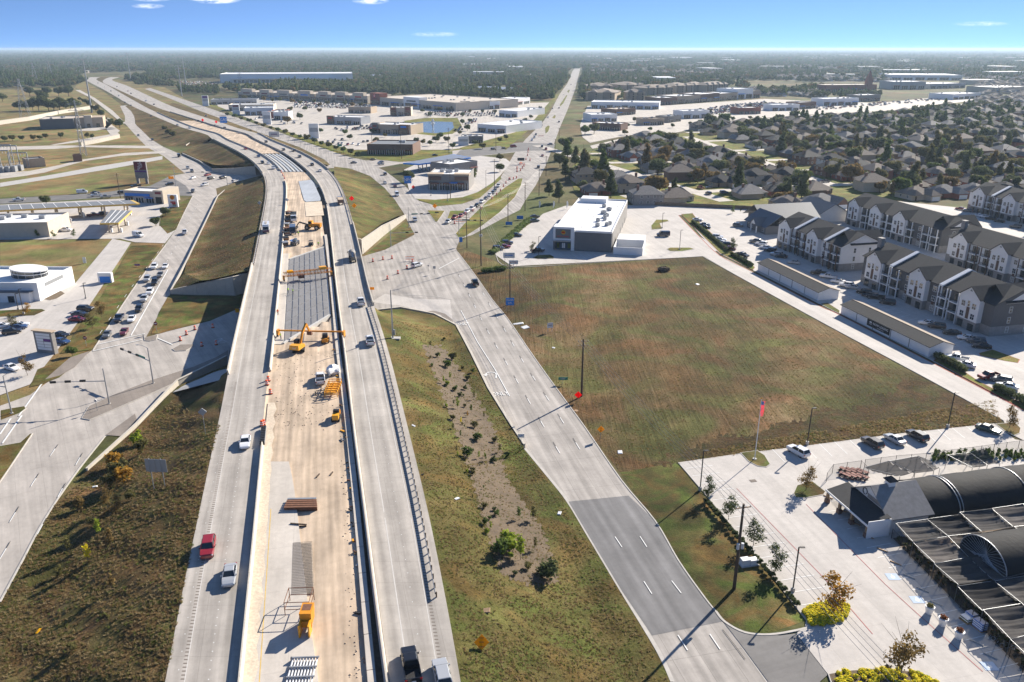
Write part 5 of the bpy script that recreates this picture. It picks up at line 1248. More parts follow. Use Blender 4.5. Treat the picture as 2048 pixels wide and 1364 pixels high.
def span(A,B,label,n=4,sag=1.2,r=.028,sp=.75):
    root=thing('power_line',label,'power line',A,0,'overhead power lines');d=(B-A);nrm=Vector((-d.y,d.x,0)).normalized()
    for i in range(n):
        o=nrm*((i-(n-1)/2)*sp);b=MB();P=[o+d*t-Vector((0,0,sag*4*t*(1-t)))for t in np.linspace(0,1,11)]
        for p,q in zip(P,P[1:]):b.tube(p,q,r,n=4,cap=False)
        b.build('wire','wire',root)
wires('p1','p0','four overhead wires crossing the vacant field to the lawn pole');wires('p2','p1','overhead wires between the blue sign pole and the field pole');wires('p3','p2','overhead wires from the store corner pole to the blue sign pole');wires('p4','p3','short overhead wires at the big road corner',2,.4);wires('p5','p3','overhead wires over the store verge',3,.8);wires('p6','p5','overhead wires from the flag lawn to the store verge',3,.8);wires('p7','p6','overhead wires beside the big road trees',3,.8)
p0=Vector(PO['p0'][0].location)+Vector((0,0,PO['p0'][1]-.4));dd=(p0-(Vector(PO['p1'][0].location)+Vector((0,0,PO['p1'][1]-.4))))
span(p0,p0+dd*.9,'overhead wires passing above the yellow flower beds out of the picture',4,1.4)

def mono(label,bpx,tpx,arms=3):
    b=G(*bpx);h=Hz(tpx[1],b.y);root=thing('transmission_pole',label,'pylon',b,0,'steel transmission poles');top=(G(*tpx,h).x-b.x)*.0
    MB().tube((0,0,0),(top,0,h),h*.018,h*.007,10).build('shaft','galv',root)
    for i in range(arms):
        z=h*(.97-i*.09)
        for sx in(-1,1):MB().beam((0,0,z),(sx*h*.1,0,z+h*.012),.35,.35).build('arm','galv',root)
        for sx in(-1,1):MB().tube((sx*h*.1,0,z),(sx*h*.1,0,z-h*.035),.12,n=6).build('insulator','insulator',root)
    return root,h
mono('tall steel transmission pole behind the dark-walled building',(184,225),(167,117));mono('steel transmission pole where the highway bends away',(262,162),(255,105));mono('steel transmission pole by the far frontage road',(364,192),(356,130));mono('slimmer steel transmission pole beyond the far frontage road',(372,170),(367,113))
def lattice(label,bpx,tpy,w=.12):
    b=G(*bpx);h=Hz(tpy,b.y);root=thing('lattice_tower',label,'pylon',b,.3,'lattice towers');B=h*w
    m=MB();L_=[(1,1),(1,-1),(-1,-1),(-1,1)];zs=[0,.18,.34,.48,.6,.7,.78,.86,.93,1.0]
    def wd(t):return B*(1-t*.85)if t<.8 else B*.32*(1.4-t)
    for(ax,ay)in L_:
        for t0,t1 in zip(zs,zs[1:]):m.beam((ax*wd(t0),ay*wd(t0),h*t0),(ax*wd(t1),ay*wd(t1),h*t1),h*.006)
    m.build('leg_frame','galv',root);m=MB()
    for i,(t0,t1)in enumerate(zip(zs,zs[1:])):
        for j in range(4):
            a,c=L_[j],L_[(j+1)%4]
            m.beam((a[0]*wd(t0),a[1]*wd(t0),h*t0),(c[0]*wd(t1),c[1]*wd(t1),h*t1),h*.0035);m.beam((c[0]*wd(t0),c[1]*wd(t0),h*t0),(a[0]*wd(t1),a[1]*wd(t1),h*t1),h*.0035)
    m.build('bracing','galv',root)
    for t in(.72,.82,.93):MB().beam((-h*.13,0,h*t),(h*.13,0,h*t),h*.008).beam((-h*.13,0,h*t),(0,0,h*(t+.05)),h*.004).beam((h*.13,0,h*t),(0,0,h*(t+.05)),h*.004).build('crossarm','galv',root)
    return root,h
LT=[lattice('lattice pylon standing in the pasture at the left edge',(52,238),157),lattice('lattice pylon beside the dark-walled building',(168,312),200,.05),lattice('distant lattice pylon above the left tree line',(102,157),120),lattice('distant lattice pylon before the long white warehouse',(482,181),145),lattice('distant lattice pylon beyond the pasture trees',(72,168),125)]

def lamp(label,bpx,tpy,arm=.5,base=True,group='lamp posts',mat='dark_metal',dirx=1):
    b=G(*bpx);h=max(4,Hz(tpy,b.y));root=thing('lamp_post',label,'lamp post',b,0,group)
    if base:MB().tube((0,0,0),(0,0,.8),.32,n=12).build('concrete_base','concrete_panel',root)
    MB().beam((0,0,.5),(0,0,h),.16,.16).build('shaft',mat,root);MB().beam((0,0,h-.1),(arm*dirx,0,h),.08,.08).build('bracket',mat,root)
    MB().box(arm*dirx-.35,arm*dirx+.35,-.18,.18,h-.08,h+.05).build('lamp_head',mat,root);return root
for l_,b,t in[('lamp post at the hedge above the golden autumn tree',(1585,1184),1094),('lamp post at the corner of car park and field',(1400,981),901),('lamp post behind the white utility car at the field edge',(1614,890),816),('lamp post behind the empty stalls at the field edge',(1895,856),785),('lamp post before the white store entrance',(1077,512),473),('lamp post on the small island near the lane',(1359,500),460),('lamp post on the triangular store island',(1324,457),426),('lamp post at the bank drive edge',(172,598),566),('lamp post on the bank island beside the golden tree',(48,629),578),('second lamp post near the bank door',(37,620),587),('lamp post on the retail corner curb',(895,402),367),('lamp post before the two-storey retail block',(862,392),355),('lamp post at the retail lot lawn',(972,376),340)]:lamp(l_,b,t)
b=T(786,676);h=Hz(580,b.y)-b.z;r=thing('camera_pole','tall bare galvanized pole with cabinet on the east slope','pole',b,0)
MB().tube((0,0,0),(0,0,h),.22,.13,10).build('shaft','galv',r);MB().box(.2,.6,-.2,.2,.8,2.2).build('cabinet','galv',r);MB().box(-.6,1.8,-.8,.8,-.3,.12).build('pad','concrete_panel',r)
def signal(label,bpx,tpy,arm_z,end_px,n=3,lum=None,sign=False):
    b=G(*bpx);h=Hz(tpy,b.y);za=Hz(arm_z,b.y);e=G(*end_px,za);root=thing('traffic_signal',label,'traffic light',b,0,'mast arm traffic signals')
    MB().tube((0,0,0),(0,0,h),.17,.10,10).build('pole','galv',root);d=Vector((e.x-b.x,e.y-b.y,0));s=Vector((0,0,za));MB().tube(s,s+d+Vector((0,0,.3)),.12,.06,8).build('mast_arm','galv',root)
    MB().tube((0,0,0),(0,0,.3),.35,n=10).build('footing','concrete_panel',root)
    u=d.normalized()
    for i in range(n):
        t=1-i*(.28 if n>2 else .35);p=s+d*(t-.02)+Vector((0,0,.25))
        hd=thing('signal_head',None,None,p,0);del_=hd;hd.parent=root
        hd.rotation_euler=(0,0,math.atan2(u.y,u.x))
        MB().box(-.62,.62,-.14,.14,-.2,.28).build('backplate','black',hd)
        for k in(-.4,0,.4):MB().tube((k,-.22,.04),(k,-.13,.04),.15,n=10).build('lens_hood','dark_metal',hd)
    if sign:MB().beam(s+d*.15+Vector((0,0,.35)),s+d*.45+Vector((0,0,.35)),.05,.5).build('street_name_sign','sign_green',root)
    if lum:MB().tube((0,0,h),(lum*.5,0,h+.7),.06,.05,6).tube((lum*.5,0,h+.7),(lum,0,h+.8),.05,.04,6).box(lum-.1,lum+.6,-.15,.15,h+.72,h+.85).build('street_lamp','galv',root)
    return root
signal('mast arm signal with three heads over the western junction, nearer one',(219,809),737,762,(104,767));signal('mast arm signal with three heads on the western median, farther one',(307,768),696,722,(243,700),lum=-2.5,sign=True);signal('mast arm signal cut by the left picture edge',(24,828),752,774,(-40,770),lum=2.5)
signal('mast arm signal at the foot of the slanting panelled wall',(782,494),448,466,(834,466),2);signal('mast arm signal with green name sign across the eastern junction',(818,455),414,430,(858,428),2,sign=True);signal('mast arm signal at the tip of the big road median',(918,467),427,441,(964,442),3,sign=True);signal('mast arm signal at the farther western junction by the pylon sign',(352,372),332,347,(406,345),2,lum=-1.5);signal('mast arm signal beside the second bridge',(455,371),337,350,(405,345),2)
# ------------------------------------------------------------------ road signs
def sign(label,bpx,w,h,zc,mat,shape='rect',txt=None,tmat='sign_white',posts=1,post='galv',rz=0.0,name='road_sign',tilt=0.0,back=None,group=None,tsize=None,dz=0.0,band=None):
    b=T(*bpx);root=thing(name,label,'sign',b+Vector((0,0,dz)),rz,group,tilt)
    xs_=[0]if posts==1 else[-w*.36,w*.36]
    for x in xs_:MB().tube((x,.06,-.2),(x,.06,zc+(h*.3)),.055,n=6).build('post',post,root)
    m=MB()
    if shape=='rect':m.box(-w/2,w/2,-.03,.03,zc-h/2,zc+h/2)
    elif shape=='diamond':
        P=[(0,zc-h/2),(w/2,zc),(0,zc+h/2),(-w/2,zc)];m.q(*[(x,-.03,z)for x,z in P]);m.q(*[(x,.03,z)for x,z in P[::-1]])
        for i in range(4):a,c=P[i],P[(i+1)%4];m.q((a[0],-.03,a[1]),(a[0],.03,a[1]),(c[0],.03,c[1]),(c[0],-.03,c[1]))
    elif shape=='round':m.tube((0,.03,zc),(0,-.03,zc),w/2,n=20)
    m.build('panel',mat,root)
    if band:MB().box(-w*.32,w*.32,-.045,-.032,zc-h*.08,zc+h*.08).build('bar',band,root)
    if txt:
        n=len(txt)
        for i,t_ in enumerate(txt):text(t_,tsize or h/(n*1.6),tmat,root,(0,-.045,zc+(n-1-2*i)*h*.5/n*.8))
    return root
sign('red diamond warning sign beside the field utility pole',(1156,804),1.75,1.75,1.75,'sign_red','diamond');sign('yellow diamond sign with black lane symbol at the field edge',(1201,878),1.5,1.5,2.2,'sign_yellow','diamond',['| |','H'],'black')
sign('dark green street sign board at the field edge',(1126,768),2.2,.7,1.4,'sign_green','rect',['STREET'],tsize=.4);sign('blue service sign with white lettering beside the field pole',(1020,622),2.5,2.3,3.0,'sign_blue','rect',['FOOD','GAS'],posts=2)
sign('white real estate sign on two posts in the vacant field',(1100,664),1.7,1.5,2.0,'sign_white','rect',None,posts=2,post='sign_white',rz=.3,band='sign_back');sign('small blue and white turn sign at the end of the low wall',(1042,895),1.3,.8,2.6,'sign_white','rect',['UP'],'sign_blue',tsize=.5)
sign('small grey-blue sign on the gore before the frontage road',(869,548),1.0,1.0,2.4,'sign_back','rect',None);sign('small square sign plate standing on the gore pavement',(857,542),.6,.6,2.0,'sign_back')
sign('fallen yellow diamond sign lying on the grass at the bottom',(963,1300),1.9,1.9,.9,'sign_yellow','diamond',['ROAD','WORK','AHEAD'],'black',tilt=R(-38),tsize=.22)
sign('red diamond sign on the grass past the northbound bridge',(704,407),2.4,2.4,2.4,'sign_red','diamond');sign('yellow diamond curve sign on the grass past the northbound bridge',(709,422),2.2,2.2,2.4,'sign_yellow','diamond',['S'],'black',tsize=1.0);sign('red diamond sign on the median barrier near the parked lorries',(649,403),2.3,2.3,2.4,'sign_red','diamond');sign('grey back of a diamond sign by the southbound barrier',(575,410),1.8,1.8,2.4,'sign_back','diamond');sign('grey back of a diamond sign on the western bank',(520,416),1.8,1.8,2.4,'sign_back','diamond')
sign('red diamond sign in front of the two-storey retail block',(827,382),2.2,2.2,2.2,'sign_red','diamond');sign('yellow diamond sign on the triangular corner island',(870,425),2.4,2.4,3.2,'sign_yellow','diamond');sign('bright blue square service sign near the retail block',(816,372),4.2,4.2,3.6,'sign_blue','rect',['INFO'],posts=2);sign('large blue highway sign on the far northbound shoulder',(448,250),7,6,5,'sign_blue','rect',['GAS'],posts=2);sign('white and purple board beside the far northbound lanes',(549,279),9,4.6,4.5,'sign_white','rect',None,posts=2,band='sign_purple')
sign('green street name sign on a tall thin post at the far junction',(682,326),3,1.2,12,'sign_green');sign('red diamond sign far up the northbound shoulder, near one',(433,250),3,3,3,'sign_red','diamond');sign('red diamond sign far up the northbound shoulder, far one',(406,246),3.2,3.2,3,'sign_red','diamond')
sign('do not enter sign on the bank verge',(173,694),1.1,1.1,2.6,'sign_maroon','round',band='sign_white');sign('do not enter sign on the pedestrian island',(314,668-2),1.1,1.1,2.8,'sign_maroon','round',band='sign_white');sign('small yellow sign at the left end of the bridge',(476,634),1.2,1.2,2.0,'sign_yellow');sign('orange-yellow sign on the right end of the bridge parapet',(744,584),1.6,.9,1.2,'sign_yellow');sign('triangular dark sign plate on the western median island',(195,823),.8,.8,2.6,'sign_back','diamond');sign('blue and white sign post on the corner island of the big road',(922,494),1.3,2.0,3.0,'sign_blue')
sign('grey diamond sign back on the western near slope',(411,868),1.6,1.6,4.6,'sign_back','diamond',rz=.2);sign('tiny lilac sign leaning in the frontage verge',(275,534),2.0,.6,.8,'sign_purple');sign('small white sign standing in the tan western field',(170,527),1.2,2.2,1.3,'sign_white',posts=2)
sign('yellow banner sign by the farther western junction',(343,362),3.2,1.6,2,'sign_yellow',posts=2);sign('small dark arrow sign at the corner island tip',(874,440),1.8,.6,3.6,'black')
sign('white yard sign with red lettering under the store pylon',(1027,533),3.4,1.5,1.6,'sign_white','rect',['NOW OPEN'],'sign_red',posts=2,tsize=.5);sign('two-post board with red and blue panels at the store corner',(1018,533),4.2,2.0,4.2,'sign_white','rect',None,'sign_white',posts=2,post='rust',band='sign_blue')
sign('low blue and white sign in the verge by the store drive',(1018,452),3,1.4,1.2,'sign_blue',posts=2);sign('small blue board in the hedge by the store entry',(1040,440),3,1.6,1.2,'sign_blue',posts=2)

b=T(320,974);r=thing('highway_sign','large grey sign board seen from behind on two posts, west slope','sign',b,R(-4));r.scale=(.7,.7,.72)
for x in(-1.6,1.3):MB().tube((x,0,-.5),(x,0,7.6),.13,n=8).build('post','galv',r)
for i in range(12):MB().box(-2.65,2.65,-.22,-.16,4.2+i*.28,4.46+i*.28).build('panel_strip','sign_back',r)
for x in(-1.6,-.1,1.3):MB().box(x-.1,x+.1,-.30,-.23,4.1,7.7).build('stiffener','galv',r)

for i,x in enumerate((1078,1106,1133)):
    r=thing('feather_flag',f'{ORD[i]} white feather flag on the lawn by the big tree, from the road','flag',G(x,419),-.2,'feather flags');MB().tube((0,0,0),(0,0,4.2),.04,n=6).build('mast','galv',r)
    m=MB();m.grid([[(0,0,z),(.15+.75*math.sin(min(1,(z-.8)/3.2)*2.6),.08*math.sin(z*2),z)]for z in np.linspace(.8,4.2,9)]);m.build('banner','sign_white',r)

b=G(1509,920);h=Hz(798,b.y);r=thing('flag_pole','white flagpole with hanging striped flag on the car park island','flagpole',b,0)
MB().tube((0,0,0),(0,0,h),.09,.05,10).build('mast','sign_white',r);MB().lathe([(.02,h),(.12,h+.1),(.12,h+.2),(.02,h+.3)],10).build('finial','cat_yellow',r);MB().tube((0,0,0),(0,0,.35),.4,n=12).build('footing','concrete_panel',r)
fl=thing('flag',None,None,(0,0,h*.22));fl.parent=r;fl.scale=(.62,.8,.78)
for i in range(13):
    m=MB();m.grid([[(.06+.09*i*(1-.25*(h-.6-z)/5)-.02,.12*math.sin(z*1.7+i),z),(.06+.09*(i+1)*(1-.25*(h-.6-z)/5)-.02,.12*math.sin(z*1.7+i+1),z)]for z in np.linspace(h-4.6,h-.6,9)]);m.build('stripe','sign_red' if i%2==0 else 'sign_white',fl)
MB().grid([[(.05,-.14+.1*math.sin(z*1.7),z),(.72,-.16+.1*math.sin(z*1.7+3),z)]for z in np.linspace(h-1.5,h-.58,4)]).build('canton','plastic_blue',fl)

bm_=MB();bm_.lathe([(.30,.06),(.29,.3)],12,mat=0);bm_.lathe([(.29,.3),(.285,.45)],12,mat=1);bm_.lathe([(.285,.45),(.27,.62)],12,mat=0);bm_.lathe([(.27,.62),(.265,.77)],12,mat=1);bm_.lathe([(.265,.77),(.24,1.0),(.1,1.05)],12,mat=0);bm_.lathe([(.42,0),(.42,.06)],12,mat=2)
BARREL=bm_.mesh('traffic_barrel',['barrel_orange','sign_white','rubber'])
cm=MB();cm.lathe([(.17,.04),(.12,.3)],10,mat=0);cm.lathe([(.12,.3),(.09,.45)],10,mat=1);cm.lathe([(.09,.45),(.03,.72)],10,mat=0);cm.box(-.2,.2,-.2,.2,0,.04,0);CONE=cm.mesh('traffic_cone',['barrel_orange','sign_white'])
def put(me,name,pts,phrase,cat,group,tail,s=1.0):
    it=[]
    for p in pts:
        o=link(name,me);q=T(*p);o.location=q+Vector((0,0,LAYER[0]if q.z<.5 else 0));o.scale=(s,s,s);tag(o,None,cat,group);it.append((o,phrase))
    number_labels(it,tail)
put(BARREL,'traffic_barrel',[(537,762),(534,770),(541,788),(528,850),(524,852)],'orange striped barrel by the crash cushion gap','barrel','barrels by the crash cushion','from the near side',1.15)
put(BARREL,'traffic_barrel',[(390,660),(373,670),(361,682),(404,693),(433,690),(426,656)],'orange striped barrel on the street under the southbound bridge','barrel','barrels under the bridge','from the near side',1.15)
put(BARREL,'traffic_barrel',[(746,524),(766,520),(784,518),(825,525),(814,538),(796,548),(775,559)],'orange striped barrel around the broken pavement patch','barrel','barrels round the pavement patch','from the near side',1.2)
put(BARREL,'traffic_barrel',[(655,430),(656,442),(658,450),(563,346),(566,352),(569,358)],'orange striped barrel beside the far median barriers','barrel','barrels at the far median','from the near side',1.4)
put(BARREL,'traffic_barrel',[(909,448),(946,423),(931,430),(963,419),(984,399),(993,391),(1001,383),(1007,374),(1012,367),(1020,360),(1027,359),(1033,357),(1018,360)],'orange striped barrel separating the queue on the big road','barrel','barrels along the big road queue','from the stop line',1.3)
put(BARREL,'traffic_barrel',[(1034,344),(1041,342),(1034,338),(1045,337),(1048,333),(1055,312),(1056,305),(1060,322),(1052,320),(1057,300)],'orange striped barrel by the message board on the big road','barrel','barrels by the message board','from the near side',1.5)
for lab,px,py,w in(('white and orange barricade behind the pavement patch',820,522,3.4),('long barricade at the head of the waiting queue',922,446,5),('barricade in the middle of the big road',1044,331,4),('far barricade past the cross street on the big road',1082,274,5)):
    r=thing('barricade',lab,'barricade',T(px,py)+Vector((0,0,.25)),.1,'barricades')
    for sx in(-1,1):MB().beam((sx*w*.4,0,0),(sx*w*.4,0,1.5),.08).beam((sx*w*.4,-.5,0),(sx*w*.4,.5,0),.08).build('leg','sign_white',r)
    for z in(.5,.95,1.4):MB().box(-w/2,w/2,-.08,-.04,z-.1,z+.1).build('board','barrel_orange' if z!=.95 else 'sign_white',r)
r=thing('message_board','dark portable message board on a trailer on the big road','message board',T(1042,331)+Vector((0,6,.25)),0);MB().box(-2.4,2.4,-.15,.15,2.2,4.2).build('panel','black',r);MB().box(-.1,.1,-.1,.1,.6,2.3).build('mast','sign_orange',r);MB().box(-1,1,-1.4,1.4,.5,.8).build('trailer','sign_orange',r);wheels(r,(0,),.35,x=1.1)
# ------------------------------------------------------------------ window pieces shared by many buildings
def win_mesh(w,h,mull=1,rows=1,fr='white',gl='glass',d=.06):
    """window in the x-z plane facing -y, origin at its lower middle"""
    b=MB();b.box(-w/2+.05,w/2-.05,-d*.4,d*.3,.05,h-.05,1)
    for x0,x1,z0,z1 in((-w/2,w/2,0,.08),(-w/2,w/2,h-.08,h),(-w/2,-w/2+.08,.08,h-.08),(w/2-.08,w/2,.08,h-.08)):b.box(x0,x1,-d,d*.5,z0,z1,0)
    for i in range(1,mull+1):
        x=-w/2+w*i/(mull+1);b.box(x-.03,x+.03,-d*.9,0,.08,h-.08,0)
    for i in range(1,rows):
        z=h*i/rows;b.box(-w/2+.08,w/2-.08,-d*.85,0,z-.03,z+.03,0)
    return b.mesh('window',[fr,gl])
WIN_A=win_mesh(1.5,1.7,1,2);WIN_N=win_mesh(1.0,1.8,0,2);WIN_T=win_mesh(1.1,4.4,0,3,'black','glass');WIN_H=win_mesh(1.3,1.4,1,2);WIN_D=win_mesh(2.0,2.1,1,1,'black','glass')
def put_win(me,root,x,y,z,rz=0.0,name='window'):
    o=link(name,me,root);o.location=(x,y,z);o.rotation_euler=(0,0,rz);return o
def gable(mb,x0,x1,y0,y1,z0,z1,along='x',ov=.4,th=.18):
    """solid gable roof slabs over a rectangle, ridge along x or y"""
    if along=='x':
        ym=(y0+y1)/2;k=(z1-z0)/(ym-y0)
        A=[(x0-ov,y0-ov,z0-ov*k),(x1+ov,y0-ov,z0-ov*k),(x1+ov,ym,z1),(x0-ov,ym,z1),(x1+ov,y1+ov,z0-ov*k),(x0-ov,y1+ov,z0-ov*k)]
    else:
        xm=(x0+x1)/2;k=(z1-z0)/(xm-x0)
        A=[(x0-ov,y1+ov,z0-ov*k),(x0-ov,y0-ov,z0-ov*k),(xm,y0-ov,z1),(xm,y1+ov,z1),(x1+ov,y0-ov,z0-ov*k),(x1+ov,y1+ov,z0-ov*k)]
    up=[(p[0],p[1],p[2]+th)for p in A]
    mb.q(up[0],up[1],up[2],up[3]);mb.q(up[3],up[2],up[4],up[5]);mb.q(*[A[i]for i in(3,2,1,0)]);mb.q(*[A[i]for i in(5,4,2,3)])
    for a,c in((0,1),(4,5),(1,2),(2,4),(5,3),(3,0)):mb.q(A[a],A[c],up[c],up[a])
    return mb
def hip(mb,x0,x1,y0,y1,z0,z1,ov=.5,th=.15):
    w,d=x1-x0+2*ov,y1-y0+2*ov;x0-=ov;x1+=ov;y0-=ov;y1+=ov;m=min(w,d)/2*.98
    if w>=d:r0,r1=(x0+m,(y0+y1)/2,z1),(x1-m,(y0+y1)/2,z1)
    else:r0,r1=((x0+x1)/2,y0+m,z1),((x0+x1)/2,y1-m,z1)
    c=[(x0,y0,z0),(x1,y0,z0),(x1,y1,z0),(x0,y1,z0)]
    if w>=d:mb.q(c[0],c[1],r1,r0);mb.q(c[2],c[3],r0,r1);mb.q(c[1],c[2],r1);mb.q(c[3],c[0],r0)
    else:mb.q(c[0],c[1],r0);mb.q(c[1],c[2],r1,r0);mb.q(c[2],c[3],r1);mb.q(c[3],c[0],r0,r1)
    lo=[(p[0],p[1],p[2]-th)for p in c];mb.q(*lo[::-1])
    for i in range(4):mb.q(lo[i],lo[(i+1)%4],c[(i+1)%4],c[i])
    return mb
AU=Vector((math.sin(GRID),-math.cos(GRID),0));AW=Vector((math.cos(GRID),math.sin(GRID),0));ARZ=math.atan2(AU.y,AU.x)
# ------------------------------------------------------------------ apartments
bal_slab=MB().box(-1.7,1.7,-1.5,0,-.28,0).mesh('balcony','white')
rb=MB()
for x in np.arange(-1.6,1.61,.2):rb.box(x-.02,x+.02,-1.46,-1.42,.04,1.0)
rb.box(-1.65,1.65,-1.48,-1.40,1.0,1.07);RAIL=rb.mesh('railing','dark_metal')
DOORM=MB().box(-1.6,1.6,-.05,.02,0,2.45,0).box(-1.2,.1,-.09,-.051,.05,2.2,1).box(.2,1.2,-.09,-.051,.05,2.2,1).mesh('recess',['siding_grey','glass'])
def apartment(label,org,L_,bays,wall,accent,D=17.0,eave=9.3,ridge=13.2,detail=True,endgable=True,chim=None,parapets=()):
    r=thing('apartment_block',label,'apartment block',org,ARZ,'three-storey apartment blocks')
    MB().box(0,L_,0,D,0,eave).build('wall',wall,r)
    MB().box(-.06,L_+.06,-.06,D+.06,-.1,2.9).build('stone_plinth','stone_grey',r)
    roof=gable(MB(),0,L_,0,D,eave,ridge,'x',.5).build('roof','shingle_black',r)
    for e in(0,L_):MB().q((e,0,eave),(e,D,eave),(e,D/2,ridge)).build('end_gable',wall,r)
    for x in parapets:MB().box(x-.18,x+.18,-.2,.1,0,eave-.3).build('downpipe','white',r);gable(MB(),x-.25,x+.25,0,D,eave+.02,ridge+.02,'x',.52,.5).build('fire_wall_coping','white',roof)
    for bx in bays:
        w=7.4;b=MB();b.box(bx,bx+w,-1.6,.3,2.9,eave+.4);b.q((bx,-1.6,eave+.4),(bx+w,-1.6,eave+.4),(bx+w/2,-1.6,eave+3.2));bay=b.build('gabled_bay','white_siding',r)
        MB().box(bx,bx+w,-1.62,.3,0,2.9).build('bay_plinth','stone_grey',r)
        gable(MB(),bx,bx+w,-1.6,D/2-.4,eave+.4,eave+3.2,'y',.35).build('bay_roof','shingle_black',r)
        MB().q((bx+w/2-.5,-1.64,eave+1.9),(bx+w/2+.5,-1.64,eave+1.9),(bx+w/2,-1.64,eave+2.5)).build('attic_vent','grey_wall',bay)
        for fz in(3.4,6.4):
            put_win(WIN_A,r,bx+1.7,-1.62,fz);put_win(WIN_A,r,bx+w-1.7,-1.62,fz)
        put_win(WIN_D,r,bx+1.7,-1.66,.4);put_win(WIN_D,r,bx+w-1.7,-1.66,.1,name='door')
        MB().box(bx+w/2-.55,bx+w/2+.55,-1.66,-1.58,3.2,6.6).build('brown_panel','brown_panel',r);put_win(WIN_N,r,bx+w/2,-1.64,6.7)

    xs_=[0]+sum([[b,b+7.4]for b in bays],[])+[L_]
    for i in range(0,len(xs_),2):
        a,c=xs_[i],xs_[i+1];n=int((c-a)/3.9)
        for k in range(n):
            x=a+(c-a)*(k+.5)/n
            if(k+i)%3!=1 or n<3:
                for fz in(.15,3.15,6.15):
                    o=put_win(DOORM,r,x,-.02,fz,name='balcony_recess')
                    if fz>1:
                        s=put_win(bal_slab,r,x,0,fz,name='balcony');link('railing',RAIL,s)
                for sx in(-1.75,1.75):MB().box(x+sx-.12,x+sx+.12,-1.5,-1.2,0,eave).build('balcony_post',accent,r)
            else:
                for fz in(.5,3.5,6.5):put_win(WIN_A,r,x,-.03,fz)
                MB().box(x-.5,x+.5,-.07,.0,2.5,3.4).build('brown_panel','brown_panel',r)

    if endgable:
        gable(MB(),L_-9.5,L_+.3,3.5,D+.2,eave+.5,ridge+.3,'y',.3).build('cross_roof','shingle_black',r)
        MB().q((L_+.06,3.6,eave),(L_+.06,D-2.4,eave),(L_+.06,(D+1.2)/2,ridge-.9)).build('cross_gable','white_siding',r)
    for fz in(.8,3.6,6.6):
        for y in(5.5,11.5):put_win(WIN_N,r,L_+.03,y,fz,R(90))
    if chim is not None:
        MB().box(chim-.9,chim+.9,D*.3,D*.3+1.4,eave,ridge+1.6).box(chim-1.05,chim+1.05,D*.3-.15,D*.3+1.55,ridge+1.6,ridge+1.85).build('chimney','stone_grey',r)
    return r
apartment('white three-storey apartment block nearest the leasing office, first in the front row',G(1553,491),42,(3.5,22.5),'white_siding','brown_panel',parapets=(12.5,32.5))
apartment('grey three-storey apartment block with white gables, near one of the front row',G(1721,564),57,(3.5,24.5,46),'siding_grey','white',parapets=(14.5,37.0),chim=-.2)
apartment('grey apartment block with four white gables in the second row behind the first one',G(1696,405,9.3)-Vector((0,0,9.3)),60,(3,18,33.5),'siding_grey','white',parapets=())
apartment('white apartment block in the second row cut by the picture edge',G(1899,473,9.3)-Vector((0,0,9.3)),57,(3.5,22,42),'white_siding','brown_panel',parapets=(),chim=-.2)
apartment('white apartment block standing farthest back at the picture edge',G(1941,382,9.3)-Vector((0,0,9.3)),57,(3.5,22,42),'white_siding','brown_panel',parapets=(14.5,))
apartment('grey apartment block hidden behind the farthest one',G(2070,420,9.3)-Vector((0,0,9.3)),50,(3.5,22),'white_siding','brown_panel')

r=thing('leasing_office','low leasing office with broad slate grey roof planes','office',G(1530,470),ARZ)
MB().box(-16,0,0,12,0,3.6).box(-30,-14,8,30,0,3.6).build('wall','grey_wall',r);gable(MB(),-17,.3,0,13,3.6,8.0,'x',.8).build('roof','roof_blue',r);gable(MB(),-31,-14,7,34,3.6,8.6,'y',.8).build('roof_wing','roof_blue',r)
gable(MB(),-9,-4,-2.2,6,3.7,6.2,'y',.5).build('porch_roof','roof_blue',r);MB().q((-9,-2.2,3.7),(-4,-2.2,3.7),(-6.5,-2.2,6.0)).build('porch_gable','white',r)
for x in(-14,-11.5,-2):put_win(WIN_A,r,x,-.02,1.0)
for x in(-8.8,-4.2):MB().box(x-.2,x+.2,-2.2,-1.8,0,3.6).build('post','white',r)
r2=thing('club_house','second grey-roofed clubhouse behind the leasing office','office',G(1620,440),ARZ)
MB().box(-14,6,0,16,0,3.6).build('wall','white_siding',r2);gable(MB(),-14,6,0,16,3.6,8.2,'x',.8).build('roof','roof_blue',r2);MB().q((6.02,0,3.6),(6.02,16,3.6),(6.02,8,8.0)).build('end_gable','white_siding',r2)

def garage(label,pa,pb,D=7.2,doors=10):
    A,B=G(*pa),G(*pb);L_=(B-A).length;r=thing('garage_block',label,'garage',A,math.atan2((B-A).y,(B-A).x),'long white garage blocks')
    n=5
    for i in range(n):MB().box(L_*i/n+.02,L_*(i+1)/n-.02,0,.2,.15,2.9).build('wall_panel','white',r)
    MB().box(0,L_,.2,D,.0,2.88).build('wall','white',r);MB().box(-.1,L_+.1,-.06,D+.06,0,.16).build('footing','concrete_panel',r)
    gable(MB(),0,L_,0,D,2.9,4.1,'x',.35,.14).build('roof','shingle_black',r)
    for e in(0,L_):MB().q((e,0,2.9),(e,D,2.9),(e,D/2,4.1)).build('end_gable','white',r)
    for i in range(1,n):MB().box(L_*i/n-.06,L_*i/n+.06,-.1,0,.15,2.8).build('downpipe','grey_wall',r)
    for i in range(doors):MB().box(L_*(i+.1)/doors,L_*(i+.9)/doors,D,D+.05,.1,2.5).build('garage_door','cream',r)
    MB().q((-.3,D/2-.05,4.29),(L_+.3,D/2-.05,4.29),(L_+.3,D+.35,2.98),(-.3,D+.35,2.98)).build('roof_back','shingle_tan',r)
    return r,L_
g1,_=garage('long white garage block nearer the leasing office',(1515,541),(1635,602));g2,gl=garage('long white garage block carrying the black banner',(1681,628),(1856,715))
